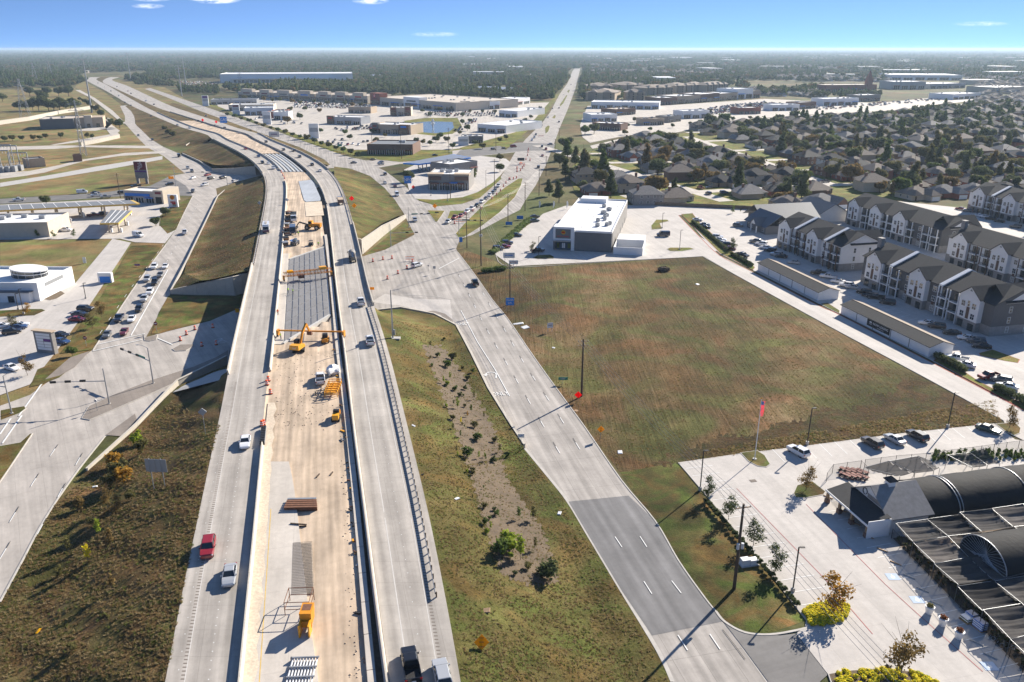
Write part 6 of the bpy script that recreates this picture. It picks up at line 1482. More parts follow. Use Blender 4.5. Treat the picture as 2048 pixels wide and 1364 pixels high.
bn=thing('leasing_banner','black banner reading now leasing hung on the garage wall','banner',g2.location+Vector((0,0,0)),g2.rotation_euler[2])
MB().box(gl*.33,gl*.59,-.1,-.04,.7,2.6).build('fabric','black',bn);text('NOW LEASING',.95,'sign_white',bn,(gl*.487,-.12,1.85));text('OAKS',.42,'sign_white',bn,(gl*.372,-.12,1.45));text('APARTMENT HOMES',.3,'sign_white',bn,(gl*.487,-.12,1.1));MB().q((gl*.352,-.115,1.8),(gl*.392,-.115,1.8),(gl*.372,-.115,2.3)).build('emblem','sign_white',bn)
# ------------------------------------------------------------------ the white store
so=G(1106,500);r=thing('white_store','large flat-roofed store with white roof and grey side wall','store',so,GRID*0+math.atan2((G(1222,506)-so).y,(G(1222,506)-so).x))
SW,SD,SH_=23.0,72.0,7.6
MB().box(8.5,SW,.2,SD,0,SH_).build('grey_wall','grey_wall',r)
for i in range(9):MB().box(SW,SW+.12,3+i*7.6,3+i*7.6+7.4,.05,SH_-.1).build('wall_panel','stone_grey',r)
for i in range(10):MB().box(8.5+i*1.45+.04,8.5+(i+1)*1.45-.02,.12,.2,.1,SH_-.1).build('cladding_panel','grey_wall',r)
MB().box(0,8.4,6,SD,0,SH_).build('wall','white',r)
MB().box(.1,SW-.1,.3,SD-.1,SH_,SH_+.12).build('roof','roof_white',r)
for x0,x1,y0,y1 in((0,.3,6,SD),(SW-.3,SW,.2,SD),(8.5,SW,.1,.4),(0,SW,SD-.3,SD)):MB().box(x0,x1,y0,y1,SH_+.01,SH_+.75).build('parapet','white',r)
MB().box(2,14,SD-8,SD-.3,SH_+.13,SH_+2.0).build('roof_step','white',r)

MB().box(0,8.4,0,6,4.2,9.4).build('tower','white',r);MB().box(.9,6.9,-.06,0,4.9,8.6).build('sign_panel','grey_wall',r);MB().box(7.1,8.4,-.05,6,0,4.2).build('tower_leg','white',r);MB().box(0,.8,.3,6,0,4.2).build('tower_leg','grey_wall',r)
MB().box(-.8,7.1,-1.6,.1,3.9,4.2).build('canopy','galv',r);gl_=MB().box(.9,7.0,1.0,1.2,0,3.9).build('shopfront_glass','glass_blue',r)
for i in range(5):MB().box(.9+i*1.5,1.0+i*1.5,.85,1.0,0,3.9).build('mullion','dark_metal',r)
for i,(x,c)in enumerate(((1.3,'leaf_green'),(3.4,'sign_white'),(5.6,'leaf_green'))):MB().box(x,x+1.2,.94,.99,.8,2.8).build('window_poster',c,r)
MB().tube((4,-.05,7.3),(4,-.16,7.3),.85,n=24).build('round_emblem','sign_yellow',r);MB().box(3.4,4.6,-.22,-.17,7.05,7.55).build('emblem_bar','sign_red',r);text('SPORTS MART',.75,'sign_red',r,(3.9,-.12,5.6))
for i,(x,y,s)in enumerate([(16,12,1.4),(19.5,14,1.3),(20.5,16.5,1.2),(15,22,1.3),(17.5,25,1.2),(17,30,1.3),(17.5,33,1.4),(15.5,39,2.0),(17,47,1.8),(14,54,1.4)]):
    a=thing('roof_unit',None,None,(x,y,SH_+.12));a.parent=r;MB().box(-s/2*1.3,s/2*1.3,-s/2,s/2,.2,1.3).build('casing','galv',a);MB().tube((0,0,1.3),(0,0,1.4),s*.35,n=12).build('fan','dark_metal',a)
for x,y in((10,8),(18,7),(12,30),(8,45),(20,55),(9,62)):MB().tube((x,y,SH_+.1),(x,y,SH_+.7),.12,n=8).build('vent_pipe','galv',r)
MB().box(SW+1,SW+1.25,-2,20,0,3).box(SW+1,SW+12,-2.25,-2,0,3.0).box(SW+12,SW+12.25,-2.2,10,0,3).box(SW+1.25,SW+12,10,20,0,3.4).build('service_yard_wall','white',r)
for i in range(5):MB().box(SW+.13,SW+.2,14+i*11,16+i*11,0,2.4).build('service_door','grey_wall',r)

def fence(label,pa,pb,h=1.9,n=40,mat='fence_wood'):
    A,B=G(*pa),G(*pb);L_=(B-A).length;r=thing('board_fence',label,'fence',A,math.atan2((B-A).y,(B-A).x),'board fences');k=n
    me=MB().box(0,L_/k-.04,-.03,.03,0,h).mesh('fence_panel',mat);pm=MB().box(-.08,.08,.03,.18,0,h+.1).mesh('post',mat)
    for i in range(k):o=link('fence_panel',me,r);o.location=(i*L_/k,0,.04*(i%2));o=link('post',pm,r);o.location=(i*L_/k,0,0)
    return r
fence('brown board fence behind the white store lot',(1283,410),(1490,419),n=32);fence('brown board fence behind the clubhouse roofs',(1490,419),(1690,440),n=34);fence('pale board fence behind the far apartment block',(1900,395),(2100,405),n=30)
# ------------------------------------------------------------------ garden centre
O=Vector((59.3,122.2,0));r=thing('garden_shop','white barn-like garden shop with grey shingled roof and cupola','shop',O,ARZ)

BW,BD,BE,BRg=9.8,7.6,3.1,6.2
MB().box(0,BW,0,BD,0,BE).build('wall','white',r);roof=gable(MB(),0,BW,0,BD+.2,BE,BRg,'y',.5).build('roof','stone_grey',r)
MB().q((0,-.02,BE),(BW,-.02,BE),(BW/2,-.02,BRg-.05)).build('front_gable','white',r);MB().q((0,BD,BE),(BW,BD,BE),(BW/2,BD,BRg-.05)).build('rear_gable','white',r)
cu=thing('cupola',None,None,(BW/2,3.3,BRg-.4));cu.parent=r;MB().box(-.6,.6,-.6,.6,0,1.3).build('lantern','white',cu);hip(MB(),-.6,.6,-.6,.6,1.3,2.0,.25).build('cupola_roof','shingle_black',cu)
MB().q((-1.2,-4.2,2.6),(BW+.6,-4.2,2.6),(BW+.6,-.05,3.6),(-1.2,-.05,3.6)).q((-1.2,-4.2,2.45),(-1.2,-.05,3.45),(BW+.6,-.05,3.45),(BW+.6,-4.2,2.45)).build('porch_roof','shingle_black',r)  # shade on the porch roof is put into its black colour
MB().box(-1.3,BW+.7,-4.3,-4.2,2.3,2.65).build('porch_fascia','white',r);MB().box(BW+.55,BW+.65,-4.2,0,0,3.3).build('porch_side_wall','white',r)
for x in(-.9,2.6,6.0,BW+.2):MB().box(x-.22,x+.22,-4.1,-3.7,.9,2.5).build('porch_post','timber',r);MB().box(x-.35,x+.35,-4.25,-3.55,0,.95).build('post_pier','brick_brown',r)
ring=MB();
for k in range(16):
    a0,a1=k*math.pi/8,(k+1)*math.pi/8;ring.beam((BW/2-1.5+.55*math.cos(a0),-.08,4.45+.55*math.sin(a0)),(BW/2-1.5+.55*math.cos(a1),-.08,4.45+.55*math.sin(a1)),.14,.06)
ring.build('round_emblem','black',r);MB().box(BW/2-.7,BW/2+3.0,-.1,-.03,3.75,4.5).build('sign_board','stone_grey',r)
for x in(1.5,4.9,8.2):put_win(WIN_D,r,x,-.04,.1,name='door')

def hoop(label,base,length,rad,zl,ribs,front_open=False,group='hoop houses'):
    r=thing('hoop_house',label,'greenhouse',base,ARZ,group);n=20
    m=MB();rows=[]
    for y in np.linspace(0,length,30):
        rows.append([(-rad*math.cos(math.pi*k/n)*(1+.012*math.sin(y*2.3+k)),y,zl+rad*.78*math.sin(math.pi*k/n)*(1+.02*math.sin(y*1.1+k*.4)))for k in range(n+1)])
    m.grid(rows);o=m.build('cover','tarp_black',r)
    for p in o.data.polygons:p.use_smooth=True
    for y in ribs:
        m=MB();P=[(-rad*1.015*math.cos(math.pi*k/n),y,zl+rad*.79*math.sin(math.pi*k/n))for k in range(n+1)]
        for a,c in zip(P,P[1:]):m.tube(a,c,.09,n=6,cap=False)
        m.build('rib','galv',r)
    m=MB()
    for sx in(-1,1):m.box(sx*rad-.06,sx*rad+.06,0,length,0,zl)
    m.build('side_wall','net_grey' if front_open else 'tarp_black',r)
    if front_open:
        m=MB()
        for k in range(1,n):m.tube((-rad*math.cos(math.pi*k/n),-.02,zl+rad*.78*math.sin(math.pi*k/n)),(rad*.9*math.cos(math.pi*k*.9/n),-.02,zl),.035,n=4,cap=False)
        m.beam((-rad,0,zl),(rad,0,zl),.12);m.build('end_truss','galv',r)
    else:MB().q(*[(-rad*math.cos(math.pi*k/n),0.02,zl+rad*.78*math.sin(math.pi*k/n))for k in range(n+1)]).build('end_wall','tarp_black',r)
    return r
hoop('long black hoop house behind the garden shop',O+AU*4.6+AW*7.9,55,4.9,1.5,(6.2,6.8,20,34,48))
hoop('second black hoop house with open truss end over the shade nets',Vector((70.9,101.8,0)),45,4.4,2.6,(0.0,15,30),True)

F0,F1=Vector((61.6,111.2,0)),Vector((65.4,79.0,0));ND=AW
def net(label,A,B,C,D_,z,sag,mat='net_black',posts=True,nx=22,seed=0,name='shade_net',group=None):
    r=thing(name,label,'shade net',A,0,group);m=MB();rows=[];rs=random.Random(seed)
    ph=[rs.random()*6 for _ in range(4)]
    zz=z if isinstance(z,(list,tuple))else(z,)*4
    for i in range(nx+1):
        s=i/nx;row=[]
        for j in range(nx+1):
            t=j/nx;p=A.lerp(B,s).lerp(D_.lerp(C,s),t);h=(zz[0]*(1-s)+zz[1]*s)*(1-t)+(zz[3]*(1-s)+zz[2]*s)*t
            h-=sag*4*s*(1-s)*(.5+2*t*(1-t))+.17*sag*math.sin(s*19+ph[0]+t*2.5*math.sin(ph[1]))*(.35+t)+.12*sag*math.sin(s*41+ph[2]-t*3);row.append((p.x-A.x,p.y-A.y,h))
        rows.append(row)
    m.grid(rows);o=m.build('net',mat,r)
    for p in o.data.polygons:p.use_smooth=True
    if posts:
        for q,h in zip((A,B,C,D_),zz):MB().tube((q.x-A.x,q.y-A.y,0),(q.x-A.x,q.y-A.y,h),.05,n=6).build('post','galv',r)
        for q,q2,h,h2 in((A,B,zz[0],zz[1]),(A,D_,zz[0],zz[3])):MB().tube((q.x-A.x,q.y-A.y,h+.02),(q2.x-A.x,q2.y-A.y,h2+.02),.03,n=6).build('top_rail','galv',r)
    return r
NR,NC=6,6;items=[]
for i in range(NR):
    for j in range(NC):
        a=F0.lerp(F1,i/NR);c=F0.lerp(F1,(i+1)/NR);w0,w1=ND*(j*6.2),ND*((j+1)*6.2)
        if i in(2,3)and j>=2:continue
        if i==0 and j==0:a=a+AW*.5
        items.append((net(None,a+w0,c+w0,c+w1,a+w1,[3.1+rng.uniform(-.25,.25)for _ in range(4)],.75,['net_black','net_dark','net_black','net_pale'][(i*3+j*5)%4],seed=i*7+j,group='black shade nets of the garden centre'),f'black shade net panel in the {ORD[j]} column behind garden front'))
number_labels(items,'from the bottom')

sheet('weed_cloth_ground',[tuple((F0+AW*.4)[:2]),tuple((F1+AW*.4)[:2]),tuple((F1+AW*60)[:2]),tuple((F0+AW*60)[:2])],'soil_dark',world=True)
m=MB();rs=np.random.default_rng(3);lob=[]
for i in range(260):
    s,t=rs.random(),rs.random()**1.6;p=F0.lerp(F1,s)+AW*(1.0+14*t);lob.append((p.x,p.y,.5,.3+.3*rs.random(),.3+.3*rs.random(),.35+.4*rs.random()))
o=link('nursery_plants',crown_mesh('nursery_plants',lob,6000,.13,'leaf_dark',77,.6,.4));struct(o,'stuff');o.data.materials.append(MATS['leaf_red']);o.data.materials.append(MATS['leaf_olive']);o.data.polygons.foreach_set('material_index',rs.choice(3,len(o.data.polygons),p=[.6,.12,.28]).astype('i4'))

def mesh_fence(label,P,h=2.0,step=2.4):
    P=[Vector(p)for p in P];r=thing('mesh_fence',label,'fence',P[0],0,'black mesh fences');b0=P[0]
    for a,c in zip(P,P[1:]):
        a,c=a-b0,c-b0;MB().q(a,c,c+Vector((0,0,h)),a+Vector((0,0,h))).build('mesh_panel','mesh_fence',r)
        n=max(1,int((c-a).length/step))
        for i in range(n+1):p=a.lerp(c,i/n);MB().tube(p,p+Vector((0,0,h+.1)),.045,n=6).build('post','dark_metal',r)
        for z in(.1,h):MB().tube(a+Vector((0,0,z)),c+Vector((0,0,z)),.03,n=4).build('rail','dark_metal',r)
mesh_fence('black mesh fence under the front edge of the shade nets',[F0+AW*.1,F1+AW*.1],1.9);mesh_fence('black mesh fence round the bench yard beside the shop',[G(1652,965),G(1664,948),G(1720,940),G(1735,955)],2.0)
mesh_fence('black mesh fence along the far side of the plant yards',[G(1728,938),G(1790,930),G(1850,925),G(1900,918),G(1960,910),G(2060,896)],2.0)
mesh_fence('low black rail along the shop front walk',[G(1668,996),G(1700,1030),G(1762,1072)],1.0)
for i in range(8):
    p=G(1690+(i%4)*11,955-(i//4)*10+(i%4));t=thing('garden_bench',f'{ORD[i]} reddish picnic table in the fenced yard, from the shop side','bench',p,ARZ+.5,'picnic tables in the yard')
    MB().box(-1.1,1.1,-.4,.4,.72,.78).build('table_top','timber_red',t);MB().box(-1.1,1.1,-.95,-.65,.42,.47).box(-1.1,1.1,.65,.95,.42,.47).build('seat','timber_red',t);MB().box(-.9,-.8,-.8,.8,0,.72).box(.8,.9,-.8,.8,0,.72).build('leg_frame','dark_metal',t)
YN=[((1728,935),(1800,952),(1830,946),(1778,922),(2.6,2.2,2.2,4.2)),((1778,922),(1830,946),(1868,940),(1835,912),(4.2,2.2,2.2,4.3)),((1835,912),(1868,940),(1880,936),(1860,920),(4.3,2.2,2.0,2.2)),((1895,910),(1945,935),(1975,930),(1940,905),(3,2.4,2.4,3)),((1940,905),(1975,930),(2000,926),(1968,895),(3,2.4,2.4,4.4))]
for i,(a,b_,c,d,z)in enumerate(YN):net(f'{ORD[i]} peaked grey shade net over the plant yards, from the shop',*[Vector((*G(*q,k)[:2],0))for q,k in zip((a,b_,c,d),z)],z,.7,'net_grey',seed=50+i,name='peaked_net',group='peaked grey nets')
lob=[]
for i in range(90):
    p=G(1865+190*rs.random(),925-20*rs.random()+(0));lob.append((p.x,p.y,.6,.4,.4,.5+.5*rs.random()))
o=link('yard_plants',crown_mesh('yard_plants',lob,2600,.14,'leaf_green',78,.6,.4));struct(o,'stuff')

for i,(px,py)in enumerate(((1857,1228),(1884,1252),(1916,1278))):
    r=thing('white_planter',f'white tapered planter on the car park, {ORD[i]} from the shop','planter',G(px,py)+Vector((0,0,LAYER[0])),i,'white planters');MB().lathe([(.42,0),(.62,1.1),(.66,1.1),(.66,1.2),(.56,1.2)],16).build('pot','white',r);link('plant',crown_mesh('plant',[(0,0,1.35,.5,.5,.3)],220,.1,'leaf_olive' if i==0 else 'leaf_red',400+i,.6,.5),r)
for i,(px,py,w,h)in enumerate(((1932,1243,1.3,.7),(1941,1238,1.3,.8),(1958,1258,1.6,1.2))):
    r=thing('bagged_pallet',['pallet of green and white bags beside the walk','pallet of white bags next to the green ones','taller pallet of blue bagged soil near the kerb'][i],'pallet',G(px,py)+Vector((0,0,LAYER[0])),ARZ+.1);MB().box(-w/2-.1,w/2+.1,-.6,.6,0,.15).build('base','timber',r)
    for k in range(int(h/.16)):MB().taper(-w/2+.03*(k%2),w/2,-.55,.55,.16+k*.16,-w/2+.06,w/2-.05,-.5,.5,.30+k*.16).build('bag_layer',['plastic_blue','sign_white'][k%2]if i else['leaf_green','sign_white'][k%2],r)
items=[]
for t in range(13):
    p=G(1656+t*27,996+t*26.5)
    if t in(9,10):continue
    o=MB().box(-.85,.85,-.09,.09,0,.14).build('wheel_stop','timber' if t<6 else 'kerb');o.location=p+Vector((0,0,LAYER[0]));o.rotation_euler=(0,0,R(-45));tag(o,None,'wheel stop','wheel stops before the shop walk');items.append((o,'concrete wheel stop before the garden shop walk'))
number_labels(items,'from the bottom edge')
r=thing('utility_cabinet','pale green-white utility cabinets on the lawn by the pole','cabinet',G(1497,1128),GRID);MB().box(-1.3,0,-.5,.5,0,1.1).build('body','white',r);MB().box(.1,1.3,-.6,.4,0,.95).build('second_body','white',r);MB().box(-1.5,1.5,-.8,.7,0,.1).build('pad','concrete_panel',r)
o=struct(MB().box(-.6,.6,-.45,.45,0,.012).build('drain_grate_marking','rumble'));o.location=G(1506,963)+Vector((0,0,LAYER[0]+.012));o.rotation_euler=(0,0,.2)
# ------------------------------------------------------------------ flat-roofed commercial buildings
SGRP='shops and commercial buildings'
def flat_building(label,pL,pR,depth,h,wall='cream',roof='roof_white',name='shop_building',cat='building',bays=4,glass=True,units=3,band=None,towers=(),sign_txt=None,side=None,seed=0,far=False,z=0.0):
    A,B=G(*pL),G(*pR);L_=(B-A).length;rz=math.atan2((B-A).y,(B-A).x);rs=random.Random(seed+int(pL[0]))
    r=thing(name,label,cat,A,rz,SGRP);MB().box(0,L_,0,depth,0,h).build('wall',wall,r)
    MB().box(.4,L_-.4,.4,depth-.4,h-.05,h+.08).build('roof',roof,r);pm=MB()
    for x0,x1,y0,y1 in((0,L_,-.05,.35),(0,L_,depth-.35,depth+.05),(-.05,.35,.35,depth-.35),(L_-.35,L_+.05,.35,depth-.35)):pm.box(x0,x1,y0,y1,h-.04,h+.8)
    pm.build('parapet',band or wall,r)
    if glass:
        bw=L_/bays
        for i in range(bays):
            w=MB();w.box(bw*i+bw*.12,bw*(i+1)-bw*.12,-.12,0,.2,h*.48,0)
            for k in range(4):xx=bw*i+bw*(.12+.76*k/3);w.box(xx-.1,xx+.1,-.2,-.12,.2,h*.48,1)
            w.build('shopfront',['glass','white'],r)
            if i%2==0:MB().box(bw*i+bw*.1,bw*(i+1)-bw*.1,-1.6,-.1,h*.5,h*.56).build('awning',rs.choice(['brick_brown','grey_wall','sign_blue','brick_red']),r)
    for t0,t1,th,m in towers:MB().box(L_*t0,L_*t1,-.9,depth*.12,0,h+th).build('raised_facade',m,r);MB().box(L_*t0+.1*L_*(t1-t0),L_*t1-.1*L_*(t1-t0),-1.0,-.91,h*.2,h*.62).build('entrance','glass',r);MB().box(L_*(t0+.2*(t1-t0)),L_*(t1-.2*(t1-t0)),-1.05,-.91,h*.78,h*.98).build('sign_panel',rs.choice(['sign_red','sign_blue','grey_wall','sign_maroon']),r)
    for i in range(units):
        x,y=L_*(.15+.7*rs.random()),depth*(.25+.6*rs.random());MB().box(x-1.2,x+1.2,y-.9,y+.9,h+.05,h+1.5).build('roof_unit','galv',r)
    if sign_txt:text(sign_txt,h*.16,'sign_white',r,(L_/2,-.2,h*.75))
    return r,L_
FB=flat_building
# --- corner retail and fuel store across the junction
r,L_=FB('grey stone two-storey retail block on the corner lot',(857,380),(938,381),24,8.2,'stone_grey','roof_white',bays=4,band='stone_grey',units=6,seed=1)
for x0,x1 in((-.3,8),(14.5,L_+.3)):MB().box(x0,x1,-.6,6,8.2,9.1).build('cornice','tan_wall',r);MB().box(x0+.5,x1-.5,-.3,0,5.6,7.6).build('brick_panel','brick_brown',r)
for x in(4,11,18):MB().box(x-2.2,x+2.2,-1.4,-.1,3.6,4.2).build('brown_awning','brick_red',r);put_win(WIN_D,r,x,-.2,.2)
FB('low store wing with white roof behind the retail block',(900,352),(955,344),18,6.5,'stone_grey','roof_white',bays=3,seed=2)
def canopy(label,cs,z,fascia,top,n=3,th=1.1,stripes=True):
    P=[G(*c,z)for c in cs];c0=P[0].copy();r=thing('fuel_canopy',label,'canopy',(c0.x,c0.y,0),0,'fuel station canopies');Q=[(p.x-c0.x,p.y-c0.y)for p in P]
    MB().prism(Q,z-th,z).build('fascia',fascia,r);cx=sum(q[0]for q in Q)/4;cy=sum(q[1]for q in Q)/4
    I=[(cx+(q[0]-cx)*.96,cy+(q[1]-cy)*.96)for q in Q];MB().prism(I,z+.001,z+.06).build('roof',top,r)
    A,B,C,D_=[Vector((*q,0))for q in Q]
    for i in range(n):
        for t in(.25,.75):
            p=A.lerp(B,(i+.5)/n).lerp(D_.lerp(C,(i+.5)/n),t);MB().box(p.x-.3,p.x+.3,p.y-.3,p.y+.3,0,z-th).build('column','cream',r);MB().box(p.x+.6,p.x+1.4,p.y-.35,p.y+.35,0,2.0).build('fuel_pump','sign_white',r);MB().box(p.x-.9,p.x+1.8,p.y-.6,p.y+.6,0,.15).build('pump_island','kerb',r)
    if stripes:
        for i in range(1,n*2):a=Vector((*I[0],0)).lerp(Vector((*I[1],0)),i/(n*2));b=Vector((*I[3],0)).lerp(Vector((*I[2],0)),i/(n*2));MB().beam(a+Vector((0,0,z+.1)),b+Vector((0,0,z+.1)),.25,.08).build('roof_seam','white',r)
    return r
canopy('long blue-edged fuel canopy on the corner lot',[(806,326),(838,328),(942,315),(905,308)],6.0,'sign_blue','roof_metal',4,stripes=False,th=.8)
canopy('long yellow-edged fuel canopy along the cross street',[(-60,424),(280,407),(266,400),(-60,413)],5.8,'paint_yellow','roof_grey',7,th=.7)
canopy('small yellow-edged fuel canopy over the near pumps',[(199,447),(237,446),(264,421),(222,419)],5.6,'paint_yellow','roof_grey',2,th=.7)
FB('cream fuel station shop with white parapet roof',(-70,478),(100,474),22,5.6,'cream','roof_white',bays=3,glass=False,units=5,seed=4)
r,L_=FB('car wash with blue striped canopy band',(250,404),(312,407),12,5.4,'cream','roof_white',bays=3,seed=5,units=0);MB().box(1,L_-3,-.4,0,3.4,4.8).build('blue_band','sign_blue',r);MB().box(L_-.2,L_+5.5,-1,12.5,0,7.0).build('end_tower','cream',r);MB().box(L_+1,L_+4.5,-1.1,-1,0,3.6).build('wash_opening','black',r);MB().box(L_+1,L_+4.5,-1.1,-1,5,6.2).build('sign_panel','sign_maroon',r)
sheet('fuel_parking_lot',[(-60,500),(0,480),(225,478),(240,478),(270,485),(330,487),(350,462),(318,452),(320,432),(345,412),(322,400),(240,398),(0,410),(-60,412)],'concrete_lot')
sheet('bank_parking_lot',[(-80,660),(-80,610),(100,560),(150,568),(225,478),(262,486),(240,520),(160,640),(112,705),(60,770),(-80,820)],'concrete_lot')
kerb_line('drive_kerb',[(229,480),(190,525),(150,568),(132,569)],mat='kerb_red')
island('bank_island',[(0,622),(60,619),(85,619),(92,622),(70,632),(20,634),(0,635),(-60,645),(-60,628)],'grass_verge');island('bank_bed_island',[(88,600),(100,584),(122,582),(131,588),(115,598),(100,602)],'mulch')
sheet('verge_ground',[(165,645),(205,590),(262,492),(325,490),(275,563),(215,653),(185,700),(120,708),(135,690)],'grass_verge',label=None)
sheet('verge_ground',[(320,452),(325,430),(347,413),(380,396),(383,393),(352,460),(335,468)],'grass_verge')
sheet('corner_walk_path',[(60,775),(75,740),(150,710),(185,700),(120,755),(82,770)],'grass_verge');sheet('corner_walk_path',[(90,760),(140,716),(180,703),(150,735),(120,752)],'concrete_dark')
# --- the bank with its round drum
A=G(81,603);r=thing('bank_building','white bank building with slanted glazed round drum on the roof','bank',A,GRID*0+R(-2));BL=28
MB().box(-BL,0,0,20,0,5.2).build('wall','white',r);MB().box(-BL+.4,-.4,.4,19.6,5.2,5.3).build('roof','roof_white',r)
for x0,x1,y0,y1 in((-BL,0,0,.35),(-BL,0,19.65,20),(-.35,0,.35,19.65)):MB().box(x0,x1,y0,y1,5.21,6.1).build('parapet','white',r)
MB().box(-12,-2,-1.8,0,0,3.4).build('entry_block','white',r);MB().box(-12.5,-1.5,-2.3,.1,3.4,3.6).build('entry_canopy','grey_wall',r);put_win(WIN_D,r,-8,-1.84,.1,name='door');MB().box(.0,.1,4,14,3.9,5.0).build('sign_panel','galv',r)
d=thing('roof_drum',None,None,(-9,11,5.3));d.parent=r;n=28;pr=[(5.4*math.cos(2*math.pi*k/n),4.2*math.sin(2*math.pi*k/n))for k in range(n)]
m=MB();m.grid([[(x,y,z+(0 if z<.1 else-.10*x))for x,y in pr+pr[:1]]for z in(0,2.6)]);m.build('drum_glass','glass',d);m=MB();m.q(*[(x*1.06,y*1.06,2.6-.10*x)for x,y in pr]);m.grid([[(x*1.06,y*1.06,z-.10*x)for x,y in pr+pr[:1]]for z in(2.3,2.6)]);m.build('drum_roof','roof_white',d)
for k in range(0,n,2):x,y=pr[k];MB().beam((x*1.01,y*1.01,0),(x*1.01,y*1.01,2.5-.1*x),.12).build('mullion','galv',d)
m=MB();m.grid([[(x*1.02,y*1.02,z-.05*x)for x,y in pr+pr[:1]]for z in(1.2,1.4)]);m.build('drum_band','white',d)
# --- monument and pylon signs
def pylon(label,px,py_base,w,h,panels,mat='stone_grey',capm=None,rz=0.0,leg=0.0,th=1.0,name='pylon_sign'):
    r=thing(name,label,'sign',T(px,py_base),rz,'pylon signs')
    if leg:
        for sx in(-1,1):MB().box(sx*w*.36-w*.1,sx*w*.36+w*.1,-th/2,th/2,0,leg).build('leg',mat,r)
    MB().box(-w/2,w/2,-th/2,th/2,leg,h).build('frame',mat,r)
    if capm:MB().box(-w*.56,w*.56,-th*.7,th*.7,h,h*1.04).build('cap',capm,r)
    for x0,x1,z0,z1,m in panels:MB().box(x0*w/2,x1*w/2,-th/2-.06,-th/2,z0*h,z1*h).build('panel',m,r)
    return r
b=T(96,706);hh=Hz(662,b.y,96)
r=pylon('white-panelled shopping monument sign with tan cap by the western junction',96,706,5.6,hh,[(-.78,.78,.83,.93,'sign_white'),(-.78,.78,.70,.81,'sign_white'),(-.78,-.03,.57,.68,'sign_white'),(.03,.78,.57,.68,'sign_purple'),(-.78,-.03,.44,.55,'sign_white'),(.03,.78,.44,.55,'sign_white'),(-.78,-.03,.31,.42,'sign_white'),(.03,.78,.31,.42,'sign_white'),(-.78,.78,.18,.29,'sign_white')],'stone_grey','tan_wall',R(-14),th=1.2,name='monument_sign')
b=T(286,367);hh=Hz(323,b.y,286)
r=pylon('tall dark red store pylon sign in the tan field',286,367,7.6,hh,[(-.95,.95,.63,.99,'sign_maroon'),(-.95,.95,.52,.60,'sign_purple')],'stone_grey',None,R(-6),leg=hh*.25,name='store_pylon')
for i,t_ in enumerate(('THE','HOME','DEPOT')):text(t_,hh*.10,'sign_white',r,(0,-.62,hh*(.92-.1*i)),(R(90),R(-35),0))
b=T(348,414);hh=Hz(389,b.y,348)
r=pylon('white fuel price pylon with shell emblem',348,414,5.0,hh,[(-.5,.6,.36,.46,'sign_red'),(-.2,.6,.24,.34,'sign_red'),(-.1,.6,.14,.22,'leaf_lime')],'sign_white',None,R(-8),name='price_sign')
m=MB();m.q(*[(1.3*math.cos(a)*(1 if math.sin(a)>-.5 else .8),-.58,hh*.78+1.15*math.sin(a))for a in np.linspace(0,2*math.pi,22)[:-1]]);m.build('shell_emblem','sign_yellow',r)
m=MB()
for k in range(7):a=R(30+k*20);m.beam((0,-.6,hh*.78-.95),(1.2*math.cos(a),-.6,hh*.78+1.05*math.sin(a)),.09,.04)
m.build('shell_ribs','sign_red',r)
b=T(213,565);hh=max(3.5,Hz(545,b.y,213));pylon('squat white monument sign with blue panel by the drive',213,565,4.6,hh,[(-.75,.8,.05,.66,'sign_blue')],'sign_white',None,0,th=1.4,name='kiosk_sign')
for i,(px,py,top)in enumerate([(535,249,223),(629,277,247),(473,229,209),(412,212,191),(927,291,273)]):bb=T(px,py);pylon(['white tenant pylon beside the far frontage road, middle one','white tenant pylon nearest the far fuel canopy','tall tenant pylon by the low blue roofs','purple-topped tenant pylon farthest up the frontage road','small pylon sign before the dark kiosk shop'][i],px,py,8.5,Hz(top,bb.y),[(-.85,.85,.75,.95,['sign_white','sign_white','sign_maroon','sign_purple','sign_white'][i]),(-.85,.85,.45,.72,'sign_back'),(-.85,.85,.2,.42,'sign_white')],'white',None,0)
# --- western buildings
r,L_=FB('dark-walled building with tan gabled front beside the levee',(82,259),(150,257),42,9,'grey_wall','roof_tan',bays=2,glass=False,units=3,seed=8)
MB().box(L_,L_+26,4,30,0,10).build('front_block','tan_wall',r);MB().box(L_+9,L_+16,3,8,0,12).build('entrance_tower','cream',r)
for x in(4,12.5,21):MB().box(L_+x-1.5,L_+x+1.5,2.9 if 9<x<16 else 3.9,4.05 if not 9<x<16 else 3.05,.5,4).build('window','glass',r)
sheet('west_office_lot',[(150,262),(195,252),(230,243),(215,235),(200,232),(240,262),(225,275),(212,258),(190,262)],'concrete_far')
FB('small brown brick hut by the gravel track',(149,324),(165,323),8,4,'brick_brown','roof_tan',glass=False,units=0,seed=9);FB('tan brick control house at the substation',(55,336),(92,333),12,5,'tan_wall','roof_grey',glass=False,units=0,seed=10)

wall_run('levee_wall',[G(-60,258),G(60,241),G(120,228),G(190,217)],4.0,'long pale concrete levee wall below the pasture',panel=24,cap=.3)
wall_run('culvert_wall',[G(163,292),G(200,285),G(240,276)],3.2,'pale culvert wall beside the access road',panel=12)

